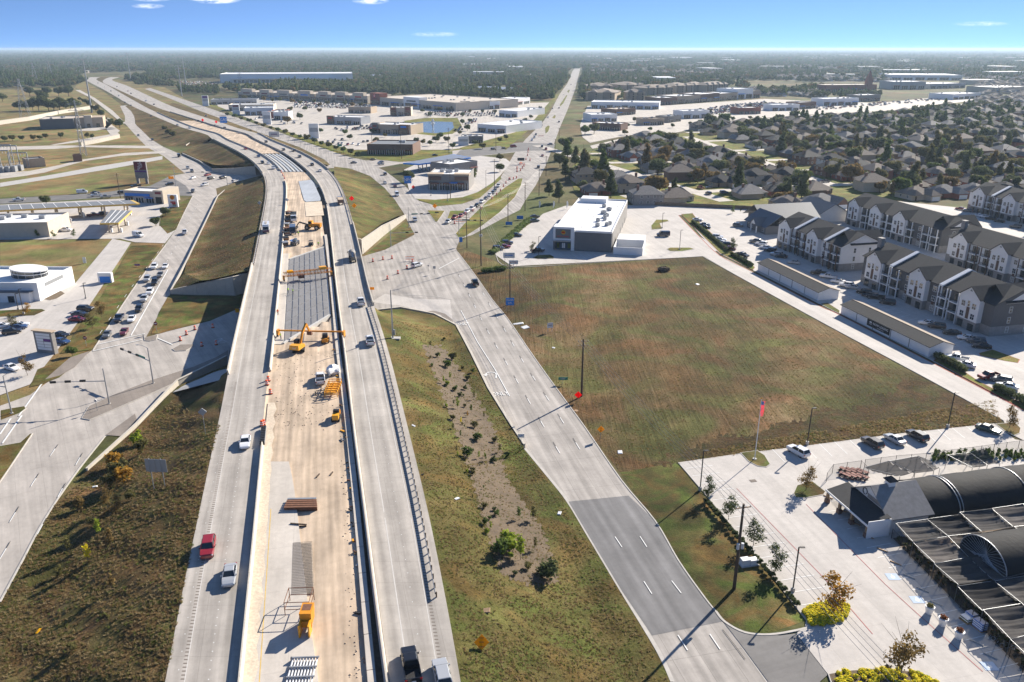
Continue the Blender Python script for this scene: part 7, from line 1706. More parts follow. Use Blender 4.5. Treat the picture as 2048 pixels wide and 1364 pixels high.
items=[]
for i,(px,py)in enumerate(((4,345),(16,344),(28,343),(40,341))):
    r=thing('power_transformer',None,'transformer',G(px,py),0,'substation transformers');MB().box(-2,2,-1.6,1.6,0,3.6).build('tank','galv',r)
    for k in range(5):MB().box(-2.6,-2.05,-1.4+k*.6,-1.1+k*.6,.6,3.2).build('radiator_fin','galv',r)
    for k in(-1,0,1):MB().tube((k,0,3.6),(k,0,5.4),.18,.1,8).build('bushing','insulator',r)
    r['label']=f'{ORD[i]} grey transformer in the substation from the left edge'
for i,(px,py,h)in enumerate(((5,338,12),(22,334,14),(40,336,10),(10,328,13))):
    r=thing('substation_gantry',f'{ORD[i]} steel gantry of the substation, from the near side','gantry',G(px,py),.1,'substation gantries')
    for sx in(-6,6):MB().beam((sx,0,0),(sx,0,h),.5).build('leg','galv',r)
    MB().beam((-6,0,h),(6,0,h),.6).build('beam','galv',r)
    for k in range(5):MB().tube((-4+2*k,0,h),(-4+2*k,0,h-2),.15,n=6).build('insulator','insulator',r)
# --- far shopping centre west of the big road
sheet('shopping_parking_lot',[(436,213),(520,246),(640,284),(705,300),(900,300),(1030,280),(1052,262),(1085,230),(1100,205),(1060,206),(912,222),(740,209),(480,196),(430,202)],'concrete_far')
sheet('retail_parking_lot',[(830,398),(818,380),(808,340),(830,330),(960,312),(1012,318),(1022,326),(1000,352),(985,366),(955,385),(925,395),(870,400)],'concrete_lot')
sheet('verge_ground',[(842,402),(830,398),(870,400),(925,395),(955,385),(985,366),(1000,352),(1003,358),(985,374),(960,396),(925,408),(875,413)],'grass_lawn')
lawn=[(590,268),(640,286),(705,302),(800,305),(905,303),(905,318),(800,324),(740,318),(690,308),(600,280)]
sheet('verge_ground',lawn,'grass_lawn');sheet('verge_ground',[(1012,300),(1052,265),(1086,240),(1102,212),(1118,190),(1122,185),(1112,190),(1092,212),(1070,238),(1040,262),(920,296),(925,300),(1000,292)],'grass_lawn')
FB('dark brown low restaurant at the shopping centre corner',(735,309),(826,310),30,7,'brick_brown','roof_grey',bays=5,seed=11);FB('restaurant with tan and dark walls by the pond',(745,267),(822,270),26,8,'tan_wall','roof_white',bays=4,towers=((.0,.16,2,'grey_wall'),(.7,.95,1,'brick_brown')),seed=12)
FB('grey and brick shop between the pylons',(655,248),(722,250),22,7,'roof_metal','roof_white',bays=4,towers=((0,.2,1.5,'brick_brown'),),seed=13);FB('low tan shop in the middle of the parking',(697,226),(742,227),18,7,'tan_wall','roof_grey',bays=4,seed=14);FB('brown-towered small shop above the pond',(781,232),(822,232),20,9,'cream','roof_white',bays=3,towers=((.0,.3,1,'brick_brown'),(.7,1.0,1.5,'brick_brown')),seed=15)
FB('low blue-grey shop row farthest up the frontage',(422,209),(514,208),30,6,'roof_metal','roof_grey',bays=8,seed=16);FB('white shop row behind the tall tenant pylon',(458,222),(548,221),30,7,'cream','roof_white',bays=6,seed=17);FB('white shop with brick side at the frontage bend',(490,231),(548,230),24,8,'white','roof_white',bays=5,seed=18);FB('white and grey kiosk next to the white tenant pylon',(548,240),(578,240),18,8,'white','roof_white',bays=2,seed=19);FB('low brick shop by the leafy islands',(560,236),(580,230),16,6,'brick_red','roof_grey',bays=2,seed=20)
xs_=[(477,196),(515,197.5),(548,199),(590,200.5),(632,202),(665,203.5),(700,205),(737,206.5)]
for i in range(7):FB(f'{ORD[i]} cream big-box store in the long row, from the highway side',xs_[i],(xs_[i+1][0]-1.5,xs_[i+1][1]),55,9.5,'tan_wall' if i%2 else 'cream','roof_tan',bays=3,towers=((.2,.8,5,'cream'),),seed=30+i)
r,L_=FB('large tan department store with red round emblem at the end of the row',(742,209),(912,223),110,10,'cream','roof_tan',bays=8,towers=((.0,.12,6,'brick_red'),(.42,.6,4,'white')),units=12,seed=40)
m=MB();c=(L_*.06,-1.2,12.5)
for rr,mt in((2.4,0),(1.5,1),(.8,0)):m.cur=mt;m.q(*[(c[0]+rr*math.cos(a),c[1]-.05*(3-rr),c[2]+rr*math.sin(a))for a in np.linspace(0,6.28,20)[:-1]])
m.build('round_emblem',['sign_red','sign_white'],r)
FB('pale shop row continuing toward the big road',(914,220),(1000,218),40,9,'white','roof_white',bays=7,towers=((.1,.3,2,'cream'),(.55,.75,2,'cream')),seed=41);FB('white shop at the big road end of the row',(1003,215),(1060,207),30,8,'white','roof_white',bays=4,seed=42)
FB('white-roofed strip shop with storefronts facing the big road',(955,263),(1012,267),62,6.5,'white','roof_white',bays=3,seed=43);FB('second strip shop behind the first along the big road',(998,233),(1035,235),60,6.5,'white','roof_white',bays=3,seed=44);FB('dark kiosk shop with flat roof on the cross street',(922,286),(966,286),14,5,'grey_wall','roof_white',bays=3,seed=45)

sheet('lawn_ground',[(808,242),(850,236),(915,236),(925,255),(905,268),(870,272),(815,266)],'grass_lawn');sheet('pond_water',[(816,246),(860,243),(905,244),(908,256),(898,264),(870,267),(822,263)],'water')
r=thing('pond_fountain','white jet fountain in the shopping centre pond','fountain',G(866,258));m=MB()
for k in range(26):
    a=k*2.4;rr=1.2+2.2*(k%5)/5;P=[Vector((rr*math.cos(a)*t,rr*math.sin(a)*t,(4+5*(1-(k%5)/5))*4*t*(1-t*.75)*.8))for t in(0,.3,.6,.9)]
    for p,q in zip(P,P[1:]):m.tube(p,q,.22,.3,5)
m.build('jet','spray',r);MB().lathe([(1.2,0),(1.0,.3)],12).build('base','galv',r)
# --- far shopping centre east of the big road
sheet('shopping_parking_lot',[(1165,275),(1160,250),(1175,212),(1320,212),(1530,198),(1640,203),(1760,206),(1900,192),(1960,200),(1780,222),(1640,228),(1520,237),(1430,244),(1320,264),(1240,274),(1180,286)],'concrete_far')
sheet('boulevard_road',[(1180,292),(1240,278),(1330,262),(1420,246),(1520,238),(1640,229),(1790,222),(1960,204),(1964,208),(1800,226),(1640,234),(1520,243),(1420,252),(1330,270),(1240,286),(1185,298)],'concrete_far')
for i,a in enumerate([((1184,259),(1241,262),18,6,'brick_brown','roof_white',3,'dark brown shop nearest the houses east of the big road'),((1182,244),(1234,243),30,7,'white','roof_white',4,'white shop behind the dark brown one'),((1231,232),(1271,229),24,7,'brick_brown','roof_tan',3,'brick shop beside the white one'),((1182,217),(1318,219),40,8,'white','roof_white',9,'long white shop row before the tan apartments'),((1318,210),(1354,209),40,9,'brick_brown','roof_white',3,'brown-cornered shop at the start of the big eastern row'),((1354,208),(1400,205),40,10,'tan_wall','roof_white',3,'tan shop in the big eastern row'),((1400,205),(1438,202),40,11,'brick_brown','roof_white',3,'brown panelled shop in the big eastern row'),((1438,202),(1474,199),40,10,'tan_wall','roof_white',3,'pale brown shop next to the white pediment store'),((1474,199),(1505,197),40,15,'white','roof_white',2,'white pediment store rising above its row'),((1505,197),(1520,196),40,11,'tan_wall','roof_white',1,'end shop of the big eastern row'),((1285,251),(1328,250),18,6,'tan_wall','shingle_brown',3,'tan house-like clinic on the boulevard'),((1335,246),(1362,243),16,6,'stone_grey','roof_grey',2,'low grey shop on the boulevard'),((1365,238),(1418,236),20,8,'white','roof_white',3,'white and blue shop on the boulevard'),((1477,229),(1521,228),20,7,'brick_red','roof_white',4,'red and white striped restaurant'),((1543,222),(1598,221),22,7,'white','roof_white',4,'glass-fronted white shop on the boulevard'),((1598,219),(1631,217),22,8,'brick_brown','roof_grey',3,'brown shop beside the glass-fronted one'),((1646,212),(1716,210),26,9,'white','roof_white',5,'white shop row farther along the boulevard'),((1719,204),(1760,202),24,9,'stone_grey','roof_white',3,'grey and white shop at the boulevard bend'),((1649,186),(1752,185),50,13,'brick_red','roof_tan',8,'red brick school building with tower'),((1784,179),(1850,179),60,14,'roof_metal','roof_white',4,'pale grey big-box store behind the brick school'),((1780,160),(1924,161),140,12,'white','roof_white',6,'very long white-roofed store near the horizon'),((1905,200),(1960,197),40,8,'white','roof_white',5,'bright shop row at the far boulevard end'),((1990,186),(2060,184),60,9,'cream','roof_white',5,'cream store at the far picture edge'),((1860,178),(1930,176),60,9,'roof_metal','roof_white',6,'low grey shop row beyond the big-box store')]):
    FB(a[7],a[0],a[1],a[2],a[3],a[4],a[5],bays=a[6],seed=60+i)
r=[o for o in COL.objects if o.get('label')=='red brick school building with tower'][0];hip(MB().box(80,90,-3,6,0,20),80,90,-3,6,20,38,.5).build('tower','brick_red',r)

r,L_=FB('very long pale warehouse below the tree line',(441,166),(706,164),130,Hz(148,G(500,165).y),'white','roof_white',bays=10,glass=False,units=0,seed=90,name='warehouse');MB().box(L_*.08,L_*.88,-9,-.1,8,10).build('dock_canopy','white',r)
for i in range(26):MB().box(L_*(.1+i*.03),L_*(.118+i*.03),-.3,-.05,.5,6).build('dock_door','grey_wall',r)
for i,(a,b_,d,h,l)in enumerate([((842,187),(922,188),60,8,'low metal-roofed school hall behind the department store'),((938,184),(1012,187),60,9,'second metal-roofed school hall near the big road'),((862,182),(905,183),90,10,'metal roof rising behind the low school hall'),((1060,190),(1105,190),40,7,'small metal shed in the trees by the big road'),((740,158),(760,158),60,10,'white shed beside the long warehouse')]):
    A,B=G(*a),G(*b_);L_=(B-A).length;r=thing('metal_hall',l,'hall',A,math.atan2((B-A).y,(B-A).x),SGRP);MB().box(0,L_,0,d,0,h*.7).build('wall','roof_metal',r);gable(MB(),0,L_,0,d,h*.7,h,'x',1,.4).build('roof','roof_metal',r)

for i,(a,b_,d)in enumerate([((1171,201),(1229,202),60),((1252,201),(1289,201),30),((1292,191),(1346,189),40),((1350,186),(1385,184),40),((1385,184),(1412,182),30),((1412,184),(1455,181),30),((1175,186),(1225,186),60),((1250,184),(1290,183),60)]):
    A,B=G(*a),G(*b_);L_=(B-A).length;r=thing('tan_apartment',f'tan hip-roofed apartment block beyond the white shop row, {ORD[i]} counted along the row','apartment block',A,math.atan2((B-A).y,(B-A).x),'tan apartment blocks');MB().box(0,L_,0,d,0,12).build('wall','tan_wall',r);k=max(2,int(L_/18))
    hip(MB(),0,L_,0,d,12,17,1).build('roof','shingle_tan',r)
    for q in range(k):hip(MB().box(L_*(q+.2)/k,L_*(q+.8)/k,-2.5,4,0,12.4),L_*(q+.2)/k,L_*(q+.8)/k,-2.5,12,12.4,16,.6).build('bay','shingle_tan',r)
    for q in range(k*2):
        for fz in(1,4.6,8.4):put_win(WIN_D,r,L_*(q+.5)/(k*2),-.06 if q%2==0 else-2.56,fz)
# ------------------------------------------------------------------ the housing estate
HV=[]
def house_variant(i):
    rs=random.Random(500+i);P={};w,d=13+rs.random()*3,12+rs.random()*2;two=i in(1,4,6);h=5.6 if two else 2.9;rg=h+3.6
    b=MB().box(0,w,0,d,0,h);gw=6.2;gx=0 if i%2 else w-gw;b.box(gx,gx+gw,-4.5,0,0,2.9);P['wall']=b
    rf=hip(MB(),0,w,0,d,h,rg,.55)
    if i%3==0:gable(rf,gx,gx+gw,-4.5,d*.5,2.9,5.6,'y',.45);b.q((gx,-4.5,2.9),(gx+gw,-4.5,2.9),(gx+gw/2,-4.5,5.5))
    else:hip(rf,gx,gx+gw,-4.5,d*.6,2.9,5.6,.5)
    ox=w-gx-gw if gx==0 else 1.0
    ox=gx+gw+.6 if gx==0 else .6
    hip(rf,ox,ox+4.6,-1.6,d*.55,h*.98,h+2.4,.4)
    if i%2:hip(rf,w*.3,w+2.5,d*.45,d+3.5,h-.05,h+2.9,.5);b.box(w*.35,w+2.4,d*.5,d+3.4,0,h-.1)
    P['roof']=rf;P['garage_door']=MB().box(gx+.7,gx+gw-.7,-4.58,-4.5,0,2.2);P['chimney']=MB().box(w*.8,w*.8+1.1,d*.6,d*.6+1.1,h,rg+.6)
    P['door']=MB().box(ox+1.6,ox+2.6,-.08,0,0,2.2)
    W_=[]
    for x in np.arange(1.6,w-1,3.4):W_.append((x,d+.02,1.0,math.pi))
    for y in(3,8):W_+=[(-.02,y,1.0,R(-90)),(w+.02,y,1.0,R(90))]
    if two:W_+=[(x,y,z+2.9,a)for x,y,z,a in W_]+[(w*.3,-.02,3.9,0),(w*.7,-.02,3.9,0)]
    return P,W_
for i in range(8):
    P,W_=house_variant(i);M_={k:m.mesh(k,{'wall':'cream','roof':'shingle_brown','garage_door':'white','chimney':'brick_brown','door':'brown_panel'}[k])for k,m in P.items()}
    al=MB();sl_={'wall':0,'roof':1,'garage_door':2,'chimney':0,'door':1}
    for k,m in P.items():
        i0=len(al.v);al.v+=m.v;al.f+=[tuple(i0+q for q in f)for f in m.f];al.m+=[sl_[k]]*len(m.f)
    HV.append((M_,W_,al))
def slot(o,m,k=0):o.material_slots[k].link='OBJECT';o.material_slots[k].material=MATS[m]
WALLS=['brick_brown','cream','white_siding','tan_wall','brick_brown','cream','stone_grey','brick_red'];ROOFS=['shingle_brown','shingle_black','shingle_grey','shingle_brown','shingle_tan','shingle_black','shingle_grey','shingle_brown']
WN={'brick_brown':'brown brick','cream':'cream','white_siding':'white','tan_wall':'tan','stone_grey':'grey stone','brick_red':'red brick'};RN={'shingle_brown':'brown','shingle_black':'black','shingle_grey':'grey','shingle_tan':'tan','shingle_red':'red'}
def poly_in(P,x,y):
    c=False
    for i in range(len(P)):
        a,b=P[i],P[i-1]
        if(a[1]>y)!=(b[1]>y)and x<(b[0]-a[0])*(y-a[1])/(b[1]-a[1])+a[0]:c=not c
    return c
EST=[tuple(G(*p)[:2])for p in[(1135,345),(1150,385),(1200,404),(1290,408),(1480,416),(1600,420),(1700,408),(1940,392),(2080,402),(2330,420),(2330,205),(2048,214),(1960,210),(1800,228),(1640,237),(1520,246),(1420,256),(1330,274),(1240,290),(1170,306)]]
sheet('estate_ground',EST,'grass_lawn',world=True)
FO=G(1283,412);ST1,ST2=G(1256,345),G(1512,320)
def cross_d(p,s):return abs((p-s).dot(AW)+.12*(p-s).dot(-AU)*(1 if s is ST1 else-1))
rs=random.Random(21);spots=[]
for row in range(-1,22):
    per,k=divmod(row,2);dist=11+per*62+(0 if k==0 else 30);face=1 if k==0 else-1
    a=-140+rs.random()*12
    while a<900:
        p=FO+AW*a-AU*(dist+rs.uniform(-3,3)+10*math.sin(a/90+per));a+=18.5+rs.random()*4
        if poly_in(EST,p.x,p.y)and cross_d(p,ST1)>15 and cross_d(p,ST2)>15:spots.append((p,face))
spots.sort(key=lambda q:q[0].length)
def in_view(p,m=60):
    d=p.y*CP+CH*SP;u=1024+FPX*p.x/d;return-m<u<2048+m
spots=[s for s in spots if in_view(s[0])]
print('houses',len(spots));rest=MB();items=[]
for i,(p,face)in enumerate(spots):
    v=rs.choice([0,1,2,3,4,5,6,7]);wl_,rf_=rs.choice(WALLS),rs.choice(ROOFS);rz=GRID+(math.pi if face>0 else 0)+rs.uniform(-.14,.14);M_,W_,al=HV[v]
    off=Matrix.Rotation(rz,3,'Z')@Vector((-7,-4,0));loc=p+off
    if i<285:
        r=thing('estate_house',None,'house',loc,rz,'houses of the estate')
        for k,me in M_.items():
            if i>90 and k in('door','chimney'):continue
            o=link(k,me,r)
            if k=='wall':slot(o,wl_)
            if k=='roof':slot(o,rf_)
        if i<60:
            for x,y,z,a_ in W_:put_win(WIN_H,r,x,y,z,a_)
        sto='two-storey' if v in(1,4,6)else 'single-storey'
        rown=int((-(p-FO).dot(AU))//30)
        items.append((r,f"{WN[wl_]} {sto} house with {RN[rf_]} roof, row {['one','two','three','four','five','six','seven','eight','nine','ten','eleven','twelve'][max(0, min(11, rown))]} behind the fence"))
    else:
        c,s=math.cos(rz),math.sin(rz);i0=len(rest.v);rest.v+=[(x*c-y*s+loc.x,x*s+y*c+loc.y,z)for x,y,z in al.v];rest.f+=[tuple(i0+q for q in f)for f in al.f];rest.m+=[(0 if m_==0 else 1+i%2 if m_==1 else 3)for m_ in al.m]
by={}
for o,ph in items:by.setdefault(ph,[]).append(o)
for ph,os_ in by.items():
    os_.sort(key=lambda o:o.location.x)
    for k,o in enumerate(os_):o['label']=ph if len(os_)==1 else f'{ph}, {ORD[min(k, 19)]} along it'
if rest.v:struct(rest.build('distant_houses',['cream','shingle_brown','shingle_grey','white']),'stuff')

def street(pts,w=8.5):
    m=MB();LAYER[0]+=.004;ribbon(m,smooth_path(pts,5),w,LAYER[0]);return struct(m.build('estate_road','concrete_far'))
for per in range(-1,8):
    pts=[FO+AW*a-AU*(27+per*62+10*math.sin(a/90+per))for a in range(-40,620,20)];pts=[p for p in pts if poly_in(EST,p.x,p.y)]
    if len(pts)>3:street(pts)
for s,sg in((ST1,1),(ST2,-1)):street([s-AU*t+AW*(-.12*sg*t)for t in range(-110,180,30)],9)
it=[]
for i in range(46):
    per=rs.choice([0,0,1,1,2,3]);a=rs.uniform(-10,420);p=FO+AW*a-AU*(27+per*62+10*math.sin(a/90+per)+rs.choice([-3,3,9,-9]))
    if not poly_in(EST,p.x,p.y):continue
    t=rs.choice(['sedan','suv','suv','pickup']);colr=rs.choice(['white','silver','grey','black','white','red','blue']);o=place_car(t,colr,p+Vector((0,0,LAYER[0])),GRID+rs.choice([math.pi/2,-math.pi/2,0]),False,'cars in the estate streets');it.append((o,f'{colr} {KNAME[t]} parked in estate street {["one", "two", "three", "four"][per]}'))
number_labels(it,'from its near end')

tr=[];k=0;rs=random.Random(33)
for i,(p,face)in enumerate(spots):
    for q in range(2 if i<60 or rs.random()<.55 else 1):
        pp=p+AW*rs.uniform(-10,10)-AU*(rs.choice([-1,1])*rs.uniform(10,14));tr.append(pp)
tr=[p for p in tr if poly_in(EST,p.x,p.y)and cross_d(p,ST1)>6 and cross_d(p,ST2)>6];tr.sort(key=lambda p:p.length);print('trees',len(tr));items=[]
for i,p in enumerate(tr[:230]):
    kd=rs.choice(['oak0','oak1','oak2','oak3','oak4','oak1','oak3','tall0','tall2']);lf=rs.choice(['leaf_oak','leaf_oak','leaf_dark','leaf_olive','leaf_olive','leaf_green','leaf_bronze']);s=rs.uniform(.6,1.35)
    rown=int((-(p-FO).dot(AU))//30)
    items.append((tree('estate_tree',kd,p,s,None,'trees of the estate',lf),f"{ {'leaf_oak': 'grey-green', 'leaf_dark': 'dark', 'leaf_olive': 'olive', 'leaf_green': 'green', 'leaf_bronze': 'bronze'}[lf]} {'tall' if kd[0] == 't' else 'round'} estate tree by house row {['one','two','three','four','five','six','seven','eight','nine','ten'][max(0, min(9, rown))]}"))
by={}
for o,ph in items:by.setdefault(ph,[]).append(o)
for ph,os_ in by.items():
    os_.sort(key=lambda o:o.location.x)
    for k,o in enumerate(os_):o['label']=ph if len(os_)==1 else f'{ph}, {ORD[min(k, 19)]} along it'
FAR_TREES=[(p.x,p.y,rs.uniform(.8,1.2))for p in tr[230:]]
for i,(px,py,s,k)in enumerate([(1420,255,1.5,'oak0'),(1447,252,1.5,'oak1'),(1340,285,1.0,'oak2'),(1130,300,1.2,'oak3'),(1135,320,1.2,'tall0'),(1150,335,1.1,'tall1'),(1165,350,1.1,'tall2'),(1185,345,1.1,'oak4'),(1120,335,1.1,'oak1'),(1130,360,1.0,'tall2'),(1170,270,1.1,'oak0'),(1188,268,1.0,'oak3')]):tree('estate_tree',k,G(px,py),s,f'large tree at the estate edge by the big road, {ORD[i]} of twelve listed outward','trees at the estate edge',['leaf_dark','leaf_green','leaf_oak'][i%3])
# ------------------------------------------------------------------ works in the median
def dk(name,label,cat,px,py,rz=0.0,group=None,dz=0.0):
    p=T(px,py);return thing(name,label,cat,p+Vector((0,0,dz)),rz,group)
HD=lambda px,py:heading(road_dir('N',T(px,py).y))

r=dk('excavator','yellow tracked excavator with raised boom at the bridge end','excavator',598,701,R(12));r.scale=(.86,)*3
for sx in(-1,1):
    m=MB();ring_loft(m,[[(sx*1.25+dx,y,z)for y,z in((-2.0,.12),(-2.2,.5),(-1.9,.88),(1.9,.88),(2.2,.5),(2.0,.12))]for dx in(-.32,.32)]);t=m.build('track','rubber',r)
    for y in(-1.7,-.6,.6,1.7):MB().tube((sx*1.25-.36,y,.45),(sx*1.25+.36,y,.45),.3,n=10).build('track_wheel','dark_metal',t)
MB().box(-.9,.9,-1.2,1.2,.5,1.0).build('undercarriage','dark_metal',r)
up=thing('upper_house',None,None,(0,0,0),R(-25));up.parent=r
MB().taper(-1.45,1.45,-2.7,1.2,1.05,-1.4,1.4,-2.6,.9,1.9).taper(-1.45,1.45,-2.8,-.9,1.1,-1.35,1.35,-2.6,-1.0,2.35).build('body','cat_yellow',up);MB().box(-1.45,-.4,.1,1.7,1.1,2.9).build('cab','black',up);MB().box(-1.5,-.35,.3,1.74,1.7,2.75).build('cab_glass','glass',up);text('CAT',.62,'sign_white',up,(.1,-2.80,1.6))
bo=MB();P=[(.2,1.0,1.8),(.2,2.6,4.6),(.2,5.0,6.2)]
for a,b_ in zip(P,P[1:]):bo.beam(a,b_,.5,.65)
bo.build('boom','cat_orange',up);MB().beam((.2,5.0,6.2),(.2,6.6,3.4),.4,.5).build('stick','cat_orange',up);MB().taper(-.5,.9,6.2,7.1,2.4,-.45,.85,6.3,6.9,3.5).build('bucket','rust',up)
for x in(-.25,.65):MB().tube((x,1.4,1.6),(x,2.8,4.2),.1,n=8).build('ram','steel',up)

r=dk('skid_steer','small black and yellow skid steer loader right of the excavator','loader',651,684,R(8));MB().box(-.75,.75,-1.4,1.0,.4,1.3).build('body','cat_orange',r);MB().taper(-.65,.65,-.7,.8,1.3,-.6,.6,-.6,.6,2.2).build('cab','black',r);MB().box(-.9,.9,1.2,1.7,.1,.7).build('bucket','dark_metal',r);wheels(r,(-.8,.6),.4,.3,.95)
for sx in(-1,1):MB().beam((sx*.85,-1.3,1.5),(sx*.85,1.3,.6),.15,.2).build('lift_arm','black',r)

r=dk('wheel_loader','large yellow wheel loader with pipe boom across the median','loader',625,459,R(84));MB().box(-1.2,1.2,-3.6,.2,1.1,2.6).build('engine_body','cat_orange',r);MB().box(-.9,.9,-.3,1.2,1.6,3.6).build('cab','cat_yellow',r);MB().box(-.95,.95,-.1,1.25,2.3,3.3).build('cab_glass','glass',r);MB().box(-.8,.8,1.0,2.8,1.0,1.8).build('front_frame','cat_orange',r);wheels(r,(-2.2,1.8),.95,.6,1.5)
MB().beam((0,1.6,1.9),(0,5.2,2.9),.5,.5).beam((0,5.2,2.9),(0,6.6,.9),.35,.35).build('boom','dark_metal',r);MB().box(-1.2,1.2,6.2,6.9,.3,1.0).build('attachment','dark_metal',r)

def screed(label,a,b_,h,mat,truss=True):
    A,B=Vector(on_deck(*a)),Vector(on_deck(*b_));d=B-A;r=thing('deck_finisher',label,'paving machine',A,math.atan2(d.y,d.x),'deck finishing machines');L_=d.length
    if truss:
        for z in(h,h+1.2):
            for y in(-.6,.6):MB().beam((0,y,z),(L_,y,z),.16).build('chord',mat,r)
        m=MB();n=14
        for i in range(n):
            for y in(-.6,.6):x0,x1=L_*i/n,L_*(i+1)/n;m.beam((x0,y,h),(x1,y,h+1.2),.08).beam((x1,y,h),(x1,y,h+1.2),.08)
        m.build('web_bracing',mat,r);MB().box(L_*.3,L_*.42,-.9,.9,h-.9,h+.1).build('roller_carriage','rust',r);MB().box(L_*.75,L_*.9,-.8,.8,h+1.2,h+2.0).build('engine_box','cat_yellow',r);MB().box(L_*.08,L_*.2,-.8,.8,h+1.1,h+1.7).build('fuel_tank','sign_yellow',r)
    else:MB().beam((0,0,h),(L_,0,h),.28,.35).build('bridge_beam',mat,r)
    for x in(0,L_):
        MB().box(x-.25,x+.25,-.7,.7,.35,h+.2).build('end_tower',mat,r)
        for y in(-.6,.6):MB().tube((x-.2,y,.3),(x+.2,y,.3),.3,n=10).build('wheel','rubber',r)
    return r
screed('yellow truss paving machine spanning the deck panels',(568,562),(663,552),1.4,'cat_orange');screed('plain yellow work bridge spanning the median by the excavator',(557,672),(688,675),1.5,'cat_orange',False)
r=dk('lift_machine','small blue telehandler parked south of the wheel loader','telehandler',590,490,R(170));MB().box(-1,1,-2,1.6,.7,1.5).build('body',PAINT['navy'],r);MB().box(-.9,0,-.4,.9,1.5,2.5).build('cab','glass_blue',r);MB().beam((.5,-1.8,1.8),(.5,2.6,2.2),.4,.4).build('boom','plastic_blue',r);wheels(r,(-1.3,1.1),.55,.4,1.1)
r=dk('utility_buggy','dark site buggy with roof beside the blue telehandler','buggy',622,491,R(185));MB().taper(-.75,.75,-1.4,1.4,.4,-.7,.7,-1.3,.9,1.0).build('body','black',r);MB().box(-.7,.7,-.8,.6,1.75,1.82).build('roof','dark_metal',r);wheels(r,(-.9,.9),.35,.25,.8)
for sx in(-.65,.65):
    for y in(-.75,.55):MB().beam((sx,y,1.0),(sx,y,1.75),.06).build('post','dark_metal',r)
p=T(641,762);o=place_car('pickup','white',p,heading(road_dir('N',p.y)),True,'site vehicles');o['label']='white pickup with open tool bed parked on the sand'
p=T(641,785);r=thing('flat_trailer','small dark trailer frame hitched behind the white site pickup','trailer',p,.1);MB().box(-.9,.9,-.05,.05,.4,.5).box(-.9,-.8,-1.8,0,.4,.5).box(.8,.9,-1.8,0,.4,.5).box(-.9,.9,-1.85,-1.75,.4,.5).beam((0,0,.45),(0,1.4,.45),.1).build('frame','dark_metal',r);wheels(r,(-1,),.33,.2,1.0)

def frame_rack(name,label,px,py,w,l,h,mat,n=5,tarp=False,rz=.05):
    r=dk(name,label,'formwork',px,py,rz,'formwork and site gear')
    for i in range(n):
        y=l*i/(n-1)-l/2
        for x in(-w/2,w/2):MB().beam((x,y,0),(x,y,h),.12).build('upright',mat,r)
        MB().beam((-w/2,y,h),(w/2,y,h),.14).beam((-w/2,y,h*.4),(w/2,y,h*.4),.1).build('crossbar',mat,r)
    for x in(-w/2,0,w/2):MB().beam((x,-l/2,h*.7),(x,l/2,h*.7),.12).build('rail',mat,r)
    for i in range(n-1):MB().box(-w*.4,w*.4,-l/2+l*i/(n-1)+.2,-l/2+l*(i+.7)/(n-1),h*.45,h*.6).build('tray',mat,r)
    return r
frame_rack('formwork_rack','yellow paving frame beside the white site pickup',667,783,2.6,6,1.6,'cat_yellow',6)
r=dk('tarp_bundle','white tarpaulin bundle heaped on the yellow frame','tarpaulin',666,748);V,F=blob((0,0,.9,1.5,1.7,1.1),np.random.default_rng(4),1.0);me=bpy.data.meshes.new('tarp');me.from_pydata([tuple(v)for v in V],[],F);me.materials.append(MATS['tarp_white']);link('sheet',me,r)
frame_rack('formwork_rack','small yellow frame over the trench by the tarpaulin',687,780,1.4,3,1.6,'cat_yellow',4);frame_rack('formwork_rack','small yellow frame above the portable toilet',694,799,1.4,3,1.5,'cat_yellow',4)
r=dk('portable_toilet','maroon portable toilet with white roof beside the northbound barrier','toilet',699,826);MB().box(-.6,.6,-.6,.6,0,2.1).build('cabin','sign_maroon',r);MB().taper(-.65,.65,-.65,.65,2.1,-.45,.45,-.45,.45,2.35).build('roof','tarp_white',r);MB().box(-.4,.4,-.63,-.6,.1,1.9).build('door','brick_red',r)
frame_rack('light_tower','pale blue pump frame just below the portable toilet',690,834,1.1,1.6,1.3,'insulator',3);frame_rack('generator_frame','pale blue generator frame at the trench corner',698,848,1.5,1.4,1.2,'plastic_blue',3)
r=dk('mini_excavator','compact yellow machine with black roof left of the trench','excavator',673,838,.05);MB().box(-.6,.6,-1.4,-.1,.4,1.4).build('body','cat_yellow',r);MB().box(-.55,.55,-.1,.7,.4,1.9).build('cab','black',r);MB().box(-.55,.55,.7,1.9,.5,1.2).build('front_body','cat_orange',r);MB().box(-.8,-.5,-1.4,1.5,0,.5).box(.5,.8,-1.4,1.5,0,.5).build('track','rubber',r)
for i,(px,py,c)in enumerate(((703,860,'brick_red'),(716,940,'brick_red'),(700,885,'cat_yellow'),(709,937,'cat_yellow'))):
    o=MB().lathe([(.3,0),(.32,.7),(.15,.8)],10).build('fuel_drum',c);o.location=T(px,py);tag(o,['red fuel drum below the generator frame','red fuel drum halfway down the trench','yellow drum beside the trench wall','yellow drum next to the lower red one'][i],'drum')
for i,(px,py)in enumerate(((714,953),(716,1005),(719,1033))):
    r=dk('tool_box',f'{ORD[i]} grey site tool box over the trench, from the bridge','tool box',px,py,.05,'grey tool boxes');MB().box(-.75,.75,-.9,.9,0,1.0).build('body','galv',r);MB().box(-.7,.7,-.85,.85,1.0,1.06).build('lid','stone_grey',r)

